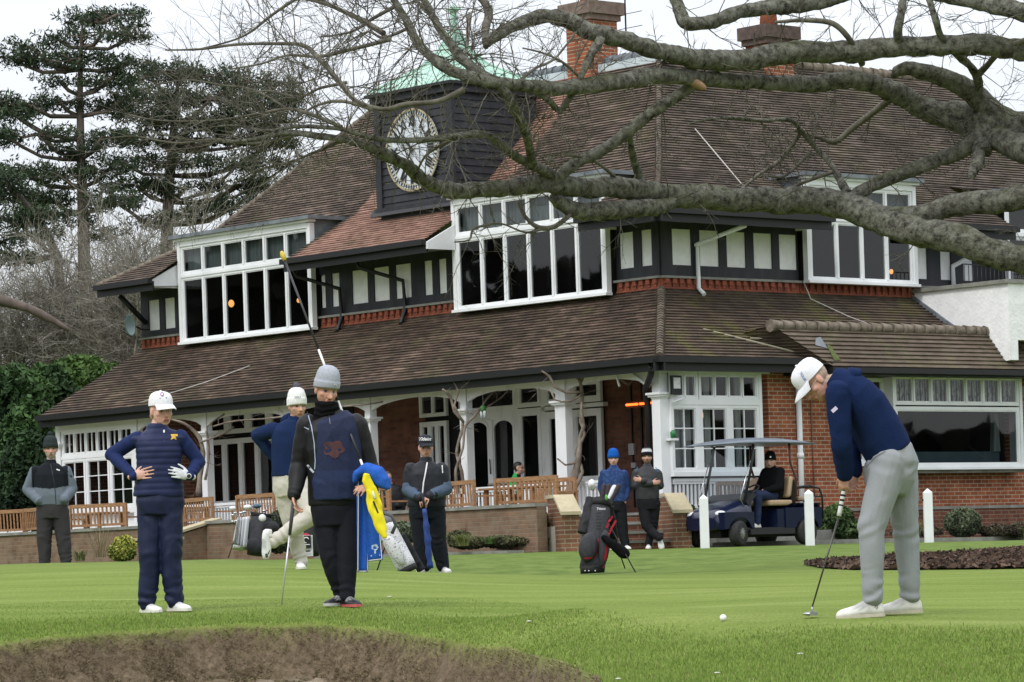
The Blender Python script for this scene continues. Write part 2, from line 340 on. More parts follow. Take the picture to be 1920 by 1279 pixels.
def nzn(scale, detail, stretch=(1, 1, 1), rough=.6):
    mp = N(t, 'ShaderNodeMapping'); mp.inputs['Scale'].default_value = stretch; t.links.new(tc.outputs['Object'], mp.inputs[0])
    n = N(t, 'ShaderNodeTexNoise', Scale=scale, Detail=detail, Roughness=rough); t.links.new(mp.outputs[0], n.inputs['Vector']); return n.outputs[0]
def ramp(src, stops):
    r = N(t, 'ShaderNodeValToRGB'); els = r.color_ramp.elements
    while len(els) < len(stops): els.new(.5)
    for e, (pos, c) in zip(els, stops): e.position = pos; e.color = (*c, 1)
    t.links.new(src, r.inputs[0]); return r.outputs[0]
def mixc(f, a, b):
    m = N(t, 'ShaderNodeMix', data_type='RGBA')
    for s, i in ((f, 0), (a, 6), (b, 7)):
        if isinstance(s, (int, float)): m.inputs[i].default_value = s
        elif isinstance(s, tuple): m.inputs[i].default_value = (*s, 1)
        else: t.links.new(s, m.inputs[i])
    return m.outputs[2]
def maprange(s, a, b, c, d):
    r = N(t, 'ShaderNodeMapRange'); r.inputs[1].default_value = a; r.inputs[2].default_value = b; r.inputs[3].default_value = c; r.inputs[4].default_value = d; t.links.new(s, r.inputs[0]); return r.outputs[0]
g_big = ramp(nzn(.9, 7, (.35, 1.6, 1), .65), [(.32, (.135, .195, .032)), (.45, (.165, .225, .042)), (.55, (.19, .25, .052)), (.68, (.23, .285, .075))])
g_fine = nzn(60, 4, (1, .25, 1), .8)
gcol = N(t, 'ShaderNodeVectorMath', operation='SCALE'); t.links.new(g_big, gcol.inputs[0]); t.links.new(maprange(g_fine, .25, .75, .55, 1.45), gcol.inputs['Scale'])
# beyond the putting surface the fairway turf is darker and bluer
spx = N(t, 'ShaderNodeSeparateXYZ'); t.links.new(tc.outputs['Object'], spx.inputs[0])
wob = N(t, 'ShaderNodeMath', operation='MULTIPLY_ADD'); t.links.new(nzn(.4, 2), wob.inputs[0]); wob.inputs[1].default_value = 8.0; t.links.new(spx.outputs[1], wob.inputs[2])
farm = maprange(wob.outputs[0], 42, 49, 0, .8)
gtex = ramp(nzn(3.0, 6, (1, .3, 1)), [(.38, (.07, .12, .022)), (.5, (.105, .16, .032)), (.62, (.14, .19, .045))])
grass = mixc(farm, gcol.outputs[0], gtex)
soil = ramp(nzn(20, 9, (1, 1, 1), .75), [(.30, (.045, .032, .017)), (.45, (.12, .09, .055)), (.6, (.195, .15, .10)), (.76, (.32, .255, .15))])
sand = ramp(nzn(14, 6), [(.3, (.19, .15, .105)), (.7, (.33, .27, .20))])
vc = N(t, 'ShaderNodeVertexColor', layer_name='Col'); sv = N(t, 'ShaderNodeSeparateColor'); t.links.new(vc.outputs[0], sv.inputs[0])
c1 = mixc(sv.outputs[0], grass, soil); c2 = mixc(sv.outputs[1], c1, sand)
# tufts and dead grass hanging on the face
hm = maprange(nzn(5.0, 6, (1, 1, 2.5), .75), .50, .62, 0, .9)
hf = N(t, 'ShaderNodeMath', operation='MULTIPLY'); t.links.new(hm, hf.inputs[0]); t.links.new(sv.outputs[2], hf.inputs[1])
c3 = mixc(hf.outputs[0], c2, (.23, .20, .10)); t.links.new(c3, p.inputs['Base Color'])
bp = N(t, 'ShaderNodeBump', Strength=.7, Distance=.03); t.links.new(nzn(45, 6, (1, 1, 1), .8), bp.inputs['Height']); t.links.new(bp.outputs[0], p.inputs['Normal'])
me = np_mesh('ground', V, Fq, gm, smooth=True)
col = np.zeros((len(V), 4), dtype=np.float32); col[:, 3] = 1
soilm = np.clip((D_in+.005)/.03, 0, 1); sandm = np.clip((D_in-.40+.12*np.sin(GX*3.3)+.06*np.sin(GX*11))/.10, 0, 1); hang = np.where(D_in > 0, np.clip(1-(D_in-.02)/.10, 0, 1), 0)
col[:, 0] = soilm.ravel(); col[:, 1] = sandm.ravel(); col[:, 2] = hang.ravel()
ca = me.color_attributes.new('Col', 'FLOAT_COLOR', 'POINT'); ca.data.foreach_set('color', col.ravel())
tag(obj('ground', me), kind='structure')

# longer fringe grass round the bunker and in the near corner: one mass of blades
rs = np.random.RandomState(3)
def blades(name, X, Y, h, w, c_lo, c_hi, lean=.5, straw=0.06, mname='fringe_blades'):
    n = len(X); Z = ground_np(X, Y)-.004
    a = rs.rand(n)*6.283; hh = h*(.5+rs.rand(n)); lx = (rs.rand(n)-.5)*2*lean*hh; ly = (rs.rand(n)-.5)*2*lean*hh
    dx = np.cos(a)*w*(.6+.8*rs.rand(n)); dy = np.sin(a)*w
    P = np.empty((n, 3, 3), np.float32)
    P[:, 0] = np.stack([X-dx, Y-dy, Z], -1); P[:, 1] = np.stack([X+dx, Y+dy, Z], -1); P[:, 2] = np.stack([X+lx, Y+ly, Z+hh], -1)
    V = P.reshape(-1, 3); F = np.arange(n*3).reshape(-1, 3)
    if mname not in MATS: mat(mname, (1, 1, 1), attr=True, rough=.8, spec=.2, scale=3, lo=.15)
    me = np_mesh(name, V, F, MATS[mname], n=3)
    k = rs.rand(n)[:, None]; c = np.array(c_lo)*(1-k)+np.array(c_hi)*k
    patch = np.array([noise.noise(Vector((x*1.3, y*1.3, 5))) for x, y in zip(X[::8], Y[::8])]).repeat(8)[:n] if n > 0 else np.zeros(n) 
    c = c*(1+.35*patch[:, None]); st = rs.rand(n) < straw; c[st] = np.array((.30, .27, .12))*(.6+.6*rs.rand(st.sum())[:, None])
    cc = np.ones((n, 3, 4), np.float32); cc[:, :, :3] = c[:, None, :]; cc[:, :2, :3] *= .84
    a_ = me.color_attributes.new('Col', 'FLOAT_COLOR', 'POINT'); a_.data.foreach_set('color', cc.ravel())
    return obj(name, me)
def pick(n, x0, x1, f):
    X = x0+(x1-x0)*rs.rand(n); return f(X)
YB = lambda X: np.interp(X, [-6, -3.5, -2.7, -1.3, -.4, .3, .6, 1.2, 3.3, 6], [26.6, 27.0, 27.4, 27.5, 26.6, 24.9, 24.1, 22.7, 21.7, 21.4])
n = 560000
X = -4.8+9.4*rs.rand(n); Y = 16.4+11.6*rs.rand(n); ly_ = lipY(X); yb = YB(X)+.12*np.sin(X*4)+.25*rs.randn(n)
k = (Y > ly_+.012) & (Y < yb) & (rs.rand(n) < .35+.65*np.clip((yb-Y)/1.2, 0, 1)); X, Y = X[k], Y[k]
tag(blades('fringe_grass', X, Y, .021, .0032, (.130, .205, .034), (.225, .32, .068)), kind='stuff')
# straw and roots on the eroded bunker face, and tufts hanging off the lip
n = 42000; X = -4.6+6.0*rs.rand(n); Y = lipY(X)-.01-rs.rand(n)**1.1*.42
msk = np.array([noise.noise(Vector((x*3.2, y*3.2, 9))) for x, y in zip(X, Y)]) > -.25
tag(blades('straw_litter', X[msk], Y[msk], .014, .0028, (.12, .09, .055), (.30, .24, .15), lean=3.0, straw=.2, mname='straw'), kind='stuff')
# short turf between the fringe and the far side of the green varies in tone from blade to blade
n = 120000; X = -5.2+11*rs.rand(n); Y = lipY(X)+.9+rs.rand(n)*4.5; k = (Y > 21.6) & (Y < 30); 
tag(blades('green_turf', X[k], Y[k], .009, .003, (.13, .21, .035), (.19, .29, .06), straw=.01), kind='stuff')

# mulch bed at the right, woven from bark chips
def sheet(name, poly_xy, material, lift=.006, res=.35, kind='structure'):
    xs = [q[0] for q in poly_xy]; ys = [q[1] for q in poly_xy]
    bm = bmesh.new(); vs = [bm.verts.new((x, y, 0)) for x, y in poly_xy]; bm.faces.new(vs)
    st = res
    for lo, hi, nrm in ((min(xs), max(xs), (1, 0, 0)), (min(ys), max(ys), (0, 1, 0))):
        c = lo+st
        while c < hi:
            co = (c, 0, 0) if nrm[0] else (0, c, 0)
            bmesh.ops.bisect_plane(bm, geom=bm.verts[:]+bm.edges[:]+bm.faces[:], plane_co=co, plane_no=nrm); c += st
    P = np.array([v.co[:2] for v in bm.verts]); Z = ground_np(P[:, 0], P[:, 1])
    for v, z in zip(bm.verts, Z): v.co.z = z+lift
    me = bpy.data.meshes.new(name); bm.to_mesh(me); bm.free(); me.materials.append(material)
    return tag(obj(name, me), kind=kind)
mulch_px = [(1508, 1056, 43), (1600, 1048, 44), (1700, 1042, 45.5), (1800, 1035, 47), (1925, 1026, 49), (2100, 1030, 49), (2100, 1078, 38), (1925, 1069, 39.5), (1800, 1067, 40), (1700, 1066, 40.2), (1600, 1064, 40.5), (1540, 1060, 41.5)]
mp_xy = []
for (px, py, D) in mulch_px:
    q = ray(px, py)
    # march to the ground
    d = 30.0
    while d < 75 and (q.z*d) > gz(q.x*d, d)+.0: d += .25
    mp_xy.append((q.x*D, D))
MM = mat('bark_mulch', (.012, .008, .006), (.06, .035, .022), rough=.95, scale=14, detail=8, bump=.8, bscale=20)
sheet('mulch_bed', mp_xy, MM, .02, .5)
from mathutils.geometry import intersect_point_tri_2d
def in_poly(x, y, P):
    c = False; j = len(P)-1
    for i in range(len(P)):
        if (P[i][1] > y) != (P[j][1] > y) and x < (P[j][0]-P[i][0])*(y-P[i][1])/(P[j][1]-P[i][1])+P[i][0]: c = not c
        j = i
    return c
pts = []
x0, x1 = min(q[0] for q in mp_xy), max(q[0] for q in mp_xy); y0, y1 = min(q[1] for q in mp_xy), max(q[1] for q in mp_xy)
while len(pts) < 13000:
    x, y = R.uniform(x0, x1), R.uniform(y0, y1)
    if in_poly(x, y, mp_xy): pts.append((x, y))
pts = np.array(pts); Z = ground_np(pts[:, 0], pts[:, 1])
n = len(pts); V = np.empty((n, 4, 3), np.float32)
for i in range(n):
    c = Vector((pts[i, 0], pts[i, 1], Z[i]+.022+R.random()*.03)); a = Vector((R.gauss(0, 1), R.gauss(0, 1), R.gauss(0, .5))).normalized()*R.uniform(.02, .05); b = a.cross(Vector((R.gauss(0, 1), R.gauss(0, 1), R.gauss(0, 1)))).normalized()*R.uniform(.012, .03)
    for k, q in enumerate((c-a-b, c+a-b, c+a+b, c-a+b)): V[i, k] = q
me = np_mesh('mulch_chips', V.reshape(-1, 3), np.arange(n*4).reshape(-1, 4), mat('bark_chips', (1, 1, 1), attr=True, rough=.9, lo=.2))
cc = np.ones((n, 4, 4), np.float32); kk = rs.rand(n)[:, None]
cc[:, :, :3] = (np.array((.025, .016, .012))*(1-kk)+np.array((.15, .095, .065))*kk)[:, None, :]
me.color_attributes.new('Col', 'FLOAT_COLOR', 'POINT').data.foreach_set('color', cc.ravel())
tag(obj('mulch_chips', me), kind='stuff')
# clover and small wild plants dotted in the turf? a few pale fallen petals
mb = MB()
for px, py, D in [(992, 1168, 24.6), (1158, 1238, 20.6), (1500, 1215, 20.5), (730, 1015+110, 30), (1345, 1250, 19.5)]:
    x, y = ray(px, py).x*D, D; z = gz(x, y)+.012
    mb.ell((x, y, z), (.02, .016, .005), n=8, k=4)
tag(mb.build('fallen_petals', mat('petal', (.6, .6, .5), rough=.8)), kind='stuff')
# ================================================================== clubhouse (local axes: x = t to the right-rear, y = s to the left-rear)
C0 = W(1237, 672, 66); n_ = math.hypot(.659, .752)
AX = Vector((-.659/n_, .752/n_, 0)); BX = Vector((.752/n_, .659/n_, 0))
RZ = math.atan2(BX.y, BX.x)
HM = Matrix.Translation((C0.x, C0.y, 0)) @ Matrix.Rotation(RZ, 4, 'Z')
def LW(t, s, z): return HM @ Vector((t, s, z))
house = empty('clubhouse', (C0.x, C0.y, 0), RZ, 'long half-timbered brick clubhouse with brown tiled roofs, a clock tower and a white veranda', 'clubhouse')
WHITE = mat('white_paint', (.80, .81, .82), (.66, .68, .69), rough=.5, scale=1.5, detail=6, lo=.3, hi=.75, bump=.03, bscale=8)
WHITE2 = mat('weathered_white_paint', (.72, .73, .73), (.45, .45, .42), rough=.6, scale=3, detail=8, lo=.55, hi=.8, stretch=(1, 1, .4))
REND = mat('white_render', (.88, .88, .88), (.78, .78, .78), rough=.95, scale=5, detail=6, bump=.5, bscale=16)
BLK = mat('black_timber', (.012, .013, .017), (.028, .03, .037), rough=.6, scale=4, detail=6, stretch=(1, 1, .3), bump=.2)
GUT = mat('black_gutter', (.008, .008, .009), rough=.45)
LEAD = mat('lead', (.10, .115, .13), (.20, .22, .24), rough=.55, scale=3, detail=6, bump=.1)
COPPER = mat('verdigris_copper', (.27, .46, .37), (.42, .60, .50), rough=.7, scale=2.5, detail=6, bump=.1)
SOFF = mat('grey_soffit', (.25, .26, .26), (.16, .17, .17), rough=.8, scale=4)
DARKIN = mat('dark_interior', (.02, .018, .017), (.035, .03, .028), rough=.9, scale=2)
CURT = mat('net_curtain', (.22, .25, .24), (.38, .42, .40), rough=.9, scale=3, detail=5, stretch=(6, 6, .4))
STONE = mat('buff_stone', (.36, .31, .20), (.48, .42, .28), rough=.9, scale=4, detail=6, bump=.3)
CONC = mat('weathered_concrete', (.16, .16, .14), (.27, .27, .24), rough=.95, scale=3, detail=7, bump=.3)
GLASS = glassmat('window_glass', (.42, .45, .46), .95)
GLASS2 = glassmat('clear_glass', (.75, .78, .78), .9)
BRY = brickmat('red_brick_y', 'y'); BRX = brickmat('red_brick_x', 'x')
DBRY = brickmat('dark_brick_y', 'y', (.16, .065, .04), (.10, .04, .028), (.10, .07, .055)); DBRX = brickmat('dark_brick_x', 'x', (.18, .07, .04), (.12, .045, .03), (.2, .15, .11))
WBR = brickmat('worn_brick', 'y', (.21, .125, .08), (.15, .09, .06), (.20, .155, .115), stain=(.22, .17, .12))
CORB = mat('terracotta', (.30, .085, .045), (.16, .05, .035), rough=.9, scale=7, detail=6, bump=.3)
T_BASE, T_LIGHT, T_STREAK = (.062, .048, .038), (.120, .088, .070), (.29, .225, .185)
TA = tilemat('tiles_main_y', 'y', T_BASE, T_LIGHT, T_STREAK, newer=(7.75, 0.0, 12.45, 1, (.36, .225, .175)))
TB = tilemat('tiles_main_x', 'x', T_BASE, (.115, .088, .072), (.24, .19, .16), moss_amt=.2)
TVA = tilemat('tiles_veranda_y', 'y', (.050, .037, .028), (.105, .070, .052), (.26, .185, .145), moss_amt=.3)
TVB = tilemat('tiles_veranda_x', 'x', (.06, .045, .035), (.10, .07, .052), (.17, .13, .10), moss=(.12, .12, .035), moss_amt=.45)
RIDGE = mat('ridge_tiles', (.09, .075, .055), (.22, .18, .14), rough=.9, scale=6, detail=6, bump=.5)

def clip_poly(P, a, b, z):
    # keep part of polygon where sign*(p.z - z) >= 0
    out = []
    for i in range(len(P)):
        p, q = P[i], P[(i+1) % len(P)]
        dp, dq = a*(p.z-z), a*(q.z-z)
        if dp >= -1e-9: out.append(p)
        if (dp > 1e-9 and dq < -1e-9) or (dp < -1e-9 and dq > 1e-9): out.append(p+(q-p)*(dp/(dp-dq)))
    return out
def tile_plane(mb, P, gauge=.06, lift=.03, mi=0):
    P = [Vector(p) for p in P]; nr = (P[1]-P[0]).cross(P[2]-P[0]).normalized()
    if nr.z < 0: nr = -nr
    z0, z1 = min(p.z for p in P), max(p.z for p in P); z = z0
    while z < z1-1e-4:
        zt = min(z+gauge, z1); Q = clip_poly(clip_poly(P, 1, 0, z), -1, 0, zt); z2 = zt
        if len(Q) >= 3:
            Q = [q for i, q in enumerate(Q) if (q-Q[i-1]).length > 1e-5]
            if len(Q) >= 3:
                top = [q+nr*(lift*(1-(q.z-z)/gauge)+.002) for q in Q]
                mb.poly(top, mi)
                low = [(i, q) for i, q in enumerate(Q) if abs(q.z-z) < 1e-5]
                if len(low) >= 2:
                    a, b = low[0][0], low[-1][0]
                    mb.poly([Q[a], top[a], top[b], Q[b]], mi)
        z = z2
def roofpart(name, polys, m, parent=house, **k):
    mb = MB()
    for P in polys: tile_plane(mb, P, **k)
    return mb.build(name, m, parent, fix=False)
ZE, ZK, ZR = 6.75, 7.75, 10.53       # upper eave, bell-cast kink, ridge
def za(t): return ZE+.556*(t-1.2) if t <= 3 else ZK+(t-3)*1.0
# --- main roof
sL = 19.4
roofA = roofpart('roof', [
    [(1.2, sL, ZE), (1.2, 17.35, ZE), (3, 17.35, ZK), (3, sL-1.8, ZK)],
    [(1.2, 12.5, ZE), (1.2, 7.95, ZE), (3, 7.95, ZK), (3, 12.5, ZK)],
    [(1.2, 3.4, ZE), (1.2, 1.2, ZE), (3, 3, ZK), (3, 3.4, ZK)],
    [(3, sL-1.8, ZK), (3, 3, ZK), (5.78, 5.78, ZR), (5.78, sL-4.58, ZR)]], TA)
TEND = 14.3+4.58
roofB = roofpart('roof', [
    [(1.2, 1.2, ZE), (5.92, 1.2, ZE), (5.92, 3, ZK), (3, 3, ZK)],
    [(9.2, 1.2, ZE), (11.3, 1.2, ZE), (11.3, 3, ZK), (9.2, 3, ZK)],
    [(3, 3, ZK), (TEND-1.8, 3, ZK), (TEND-4.58, 5.78, ZR), (5.78, 5.78, ZR)]], TB)
mb = MB()   # rear slopes and hips keep the building closed from other sides
mb.poly([(1.2, sL, ZE), (3, sL-1.8, ZK), (5.78, sL-4.58, ZR), (8.56, sL-1.8, ZK), (10.4, sL, ZE)])
mb.poly([(5.78, sL-4.58, ZR), (5.78, 5.78, ZR), (10.4, 10.4, ZE), (10.4, sL, ZE)])
mb.poly([(5.78, 5.78, ZR), (TEND-4.58, 5.78, ZR), (TEND, 10.4, ZE), (10.4, 10.4, ZE)])
mb.poly([(TEND-1.8, 3, ZK), (TEND-4.58, 5.78, ZR), (TEND, 10.4, ZE), (TEND, 3, ZE)])
mb.build('rear_roof', TB, house)
# hip and ridge capping of lapped bonnets
def capping(name, p, q, r=.11, step=.17, m=RIDGE):
    mb = MB(); p, q = Vector(p), Vector(q); L = (q-p).length; n = max(2, int(L/step)); d = (q-p)/n
    for i in range(n):
        a = p+d*i; mb.tube([a-d*.15, a+d*1.0], [r*1.12, r*.86], n=8)
    return mb.build(name, m, house)
HIPM = mat('hip_tiles', (.06, .048, .038), (.16, .13, .10), rough=.9, scale=5, detail=6, bump=.5)
capping('hip_bonnets', (1.2, 1.2, ZE), (3, 3, ZK), .065, .1, HIPM); capping('hip_bonnets', (3, 3, ZK), (5.78, 5.78, ZR), .065, .1, HIPM)
capping('hip_bonnets', (1.2, sL, ZE), (3, sL-1.8, ZK), .07); capping('hip_bonnets', (3, sL-1.8, ZK), (5.78, sL-4.58, ZR), .07)
capping('ridge_tiles', (5.78, 5.9, ZR), (5.78, sL-4.58, ZR), .13, .3, LEAD); capping('ridge_tiles', (5.9, 5.78, ZR), (TEND-4.58, 5.78, ZR), .12, .3)
capping('hip_bonnets', (TEND-1.8, 3, ZK), (TEND-4.58, 5.78, ZR), .08)
mb = MB(); mb.box(5.55, 5.75, 5.2, 9.6, ZR-.22, ZR-.05); mb.build('lead_ridge_flashing', mat('pale_lead', (.42, .48, .50), (.55, .6, .62), rough=.5, scale=2), house)
# --- veranda roof
WU = 2.2; ZV = 3.86; ZW = 5.32; kv = (ZW-ZV)/WU
roofpart('veranda_roof', [[(0, 20.1, ZV), (0, 0, ZV), (WU, WU, ZW), (WU, 19.15, ZW)]], TVA)
roofpart('veranda_roof', [[(0, 0, ZV), (10.6, 0, ZV), (10.6, WU, ZW), (WU, WU, ZW)]], TVB)
capping('hip_bonnets', (0, 0, ZV), (WU, WU, ZW), .085, .12, HIPM)
mb = MB(); mb.poly([(0, 20.1, ZV), (WU, 19.15, ZW), (WU+.6, 19.15, ZW), (2.8, 20.1, ZV)]); mb.build('verge', TVB, house)
# gutters and fascia
def gutter(name, p, q, off=(-.06, 0), h=.13):
    mb = MB(); p, q = Vector(p), Vector(q)
    o = Vector((off[0], off[1], 0)); d = (q-p).normalized()
    mb.bar(p+o+Vector((0, 0, -.055)), q+o+Vector((0, 0, -.055)), .12, .11)
    mb.bar(p-o*.4+Vector((0, 0, -.16)), q-o*.4+Vector((0, 0, -.16)), .05, .2)
    return mb.build(name, GUT, house)
gutter('gutter', (0, 20.15, ZV), (0, -.1, ZV)); gutter('gutter', (-.12, 0, ZV), (3.75, 0, ZV), (0, -.06))
gutter('gutter', (1.2, sL+.05, ZE), (1.2, 17.33, ZE)); gutter('gutter', (1.2, 12.6, ZE), (1.2, 7.93, ZE)); gutter('gutter', (1.2, 3.4, ZE), (1.2, 1.1, ZE))
gutter('gutter', (1.1, 1.2, ZE), (5.9, 1.2, ZE), (0, -.06)); gutter('gutter', (9.25, 1.2, ZE), (11.35, 1.2, ZE), (0, -.06))
mb = MB()
for a, b in ((sL, 17.35), (12.5, 7.95), (3.4, 1.2)): mb.poly([(1.2, a, 6.58), (1.2, b, 6.58), (2.22, max(b, 2.2) if b < 2 else b, 6.62), (2.22, a, 6.62)])
mb.poly([(1.2, 1.2, 6.58), (5.92, 1.2, 6.58), (5.92, 2.22, 6.62), (2.2, 2.22, 6.62)]); mb.poly([(9.2, 1.2, 6.58), (11.3, 1.2, 6.58), (11.3, 2.2, 6.62), (9.2, 2.2, 6.62)])
mb.poly([(0, 20.1, 3.68), (0, 0, 3.68), (.45, .45, 3.70), (.45, 20, 3.70)]); mb.poly([(0, 0, 3.68), (3.8, 0, 3.68), (3.8, .45, 3.70), (.45, .45, 3.70)])
mb.build('soffit', SOFF, house)
mb = MB(); mb.box(.5, 2.2, .5, 19.6, 3.71, 3.76); mb.build('veranda_ceiling', WHITE2, house)
# --- upper half-timbered walls
def wallY(x, y0, y1, z0, z1, depth=.25): return (x, x+depth, y0, y1, z0, z1)
def half(axis, a0, a1, panels, z0=5.32, z1=6.64, pz=(5.75, 6.45)):
    # plaster behind, black timbers 25 mm proud, brick corbel course and ledge below
    pl = MB(); tf = MB(); led = MB(); cb = MB()
    def bx(mb_, d0, d1, l0, l1, zz0, zz1):
        if axis == 'A': mb_.box(WU-d1, WU-d0, l0, l1, zz0, zz1)
        else: mb_.box(l0, l1, WU-d1, WU-d0, zz0, zz1)
    bx(pl, -.2, 0, a0+.03, a1-.03, z0, z1)
    ps = sorted([tuple(sorted(q)) for q in panels])
    bx(tf, .002, .03, a0, a1, 5.55, pz[0]); bx(tf, .002, .03, a0, a1, pz[1], z1)
    prev = a0
    for l, h in ps+[(a1, a1)]:
        bx(tf, .002, .03, prev, l, pz[0], pz[1]); prev = h
    bx(led, -.1, .11, a0-.02, a1+.02, 5.53, 5.575)
    bx(cb, -.1, .03, a0, a1, z0-.1, 5.53)
    l = a0+.05
    while l < a1-.1:
        bx(cb, .03, .085, l, l+.1, 5.43, 5.53); bx(cb, .031, .06, l+.02, l+.08, 5.37, 5.43); l += .19
    bx(cb, .032, .05, a0, a1, 5.33, 5.365)
    pl.build('plaster_infill', REND, house); tf.build('timber_frame', BLK, house); cb.build('brick_corbels', CORB, house); led.build('ledge', CONC, house)
half('A', 8.0, 12.62, [(12.68-.06, 12.44), (12.22, 11.96), (11.54, 11.02), (10.81, 10.31), (10.1, 9.6), (9.17, 8.92), (8.71, 8.47)])
half('A', 2.2, 3.4, [(3.3, 2.91), (2.69, 2.40)], pz=(5.79, 6.48))
half('A', 17.4, 19.15, [(18.86, 18.45), (18.24, 17.86)], pz=(5.72, 6.4))
half('B', 2.2, 5.93, [(2.5, 3.01), (3.23, 3.75), (3.96, 4.48), (4.7, 5.21), (5.41, 5.9)], pz=(5.79, 6.48))
half('B', 5.96, 9.16, [], z1=5.56, pz=(5.555, 5.556))
half('B', 9.17, 13.5, [(9.4, 9.7), (10.1, 10.42), (10.8, 11.1), (12.1, 12.4)], pz=(5.72, 6.4))
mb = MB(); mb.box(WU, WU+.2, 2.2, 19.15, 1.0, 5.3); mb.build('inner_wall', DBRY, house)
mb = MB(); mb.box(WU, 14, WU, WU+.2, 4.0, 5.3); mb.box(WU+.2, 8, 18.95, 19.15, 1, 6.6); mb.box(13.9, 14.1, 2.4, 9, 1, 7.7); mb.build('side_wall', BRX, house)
# eave brackets, rainwater pipes
for s in (11.85, 9.75): mb = MB(); mb.tube([(1.35, s+.6, 6.55), (1.4, s+.6, 6.4), (2.08, s, 6.1), (2.12, s, 5.5), (2.0, s, 5.25), (1.98, s, 5.2)], .045, 8); mb.build('rainwater_pipe', GUT, house)
mb = MB(); mb.tube([(1.5, 19.0, 6.5), (2.15, 18.95, 5.9)], .06, 6)
mb.build('eave_strut', GUT, house)
mb = MB(); mb.tube([(3.62, 1.25, 6.68), (3.62, 1.3, 6.5), (3.1, 2.1, 6.2), (3.1, 2.1, 5.35), (3.1, 1.95, 5.22)], .045, 10); mb.lathe((3.1, 2.1, 6.15), [(.06, 0), (.06, .06)], 10); mb.build('white_rainwater_pipe', WHITE, house)

# --- casement bays
def casement(parent, axis, x, l0, l1, z0, z1, ncol, mull=.045, nx=1, nz=1, bar=.02, depth=.07, glass=GLASS, name='window', fr=.055, arched=False, mat_=WHITE):
    """frame with ncol lights; each light has nx*nz panes; frame front at x (towards the viewer)"""
    f = MB(); g = MB()
    def bx(mb_, d0, d1, a, b, zz0, zz1):
        if axis == 'A': mb_.box(x+d0, x+d1, a, b, zz0, zz1)
        else: mb_.box(a, b, x+d0, x+d1, zz0, zz1)
    bx(f, 0, depth, l0, l1, z0, z0+fr); bx(f, 0, depth, l0, l1, z1-fr, z1)
    bx(f, 0, depth, l0, l0+fr, z0+fr, z1-fr); bx(f, 0, depth, l1-fr, l1, z0+fr, z1-fr)
    w = (l1-l0-2*fr)/ncol
    for i in range(ncol):
        a, b = l0+fr+i*w, l0+fr+(i+1)*w
        if i: bx(f, -.012, depth, a-mull/2, a+mull/2, z0+fr-.001, z1-fr+.001)
        # inner sash, slightly set back
        q = .022; a2, b2 = a+mull/2*(i > 0), b-mull/2*(i < ncol-1)
        bx(f, .014, depth-.004, a2, a2+q, z0+fr, z1-fr); bx(f, .014, depth-.004, b2-q, b2, z0+fr, z1-fr); bx(f, .014, depth-.004, a2+q, b2-q, z0+fr, z0+fr+q); bx(f, .014, depth-.004, a2+q, b2-q, z1-fr-q, z1-fr)
        for k in range(1, nx): c = a2+(b2-a2)*k/nx; bx(f, .02, .05, c-bar/2, c+bar/2, z0+fr+q, z1-fr-q)
        for k in range(1, nz): c = z0+fr+(z1-z0-2*fr)*k/nz; bx(f, .022, .048, a2+q, b2-q, c-bar/2, c+bar/2)
        if arched:
            n = 6; zc = z1-fr-q; r = (b2-a2)/2-q; m_ = (a2+b2)/2
            for sgn in (-1, 1):
                P = [(m_+sgn*r, zc)]+[(m_+sgn*r*math.cos(math.pi/2*j/n), zc-.16+.16*math.sin(math.pi/2*j/n)) for j in range(n+1)]
                P = [(u, v) for u, v in P]; pts3 = [((x+.016), u, v) if axis == 'A' else (u, x+.016, v) for u, v in P]
                off = (.03, 0, 0) if axis == 'A' else (0, .03, 0)
                f.prism(pts3, off)
    rg = random.Random(int((l0+z0*3)*1000))
    for i in range(ncol):
        for kx in range(nx):
            for kz in range(nz):
                a, b = l0+fr+(i+kx/nx)*w, l0+fr+(i+(kx+1)/nx)*w; c0, c1 = z0+fr+(z1-z0-2*fr)*kz/nz, z0+fr+(z1-z0-2*fr)*(kz+1)/nz
                e = [rg.uniform(-.004, .004) for _ in range(3)]; q = [(a, c0, e[0]), (b, c0, e[1]), (b, c1, e[1]+e[2]-e[0]), (a, c1, e[2])]
                Q_ = [(x+.036+d_, u_, v_) if axis == 'A' else (u_, x+.036+d_, v_) for u_, v_, d_ in q]
                g.poly(Q_ if axis == 'B' else Q_[::-1])
    o = f.build(name, mat_, parent); g.build('panes', glass, o, fix=False); return o
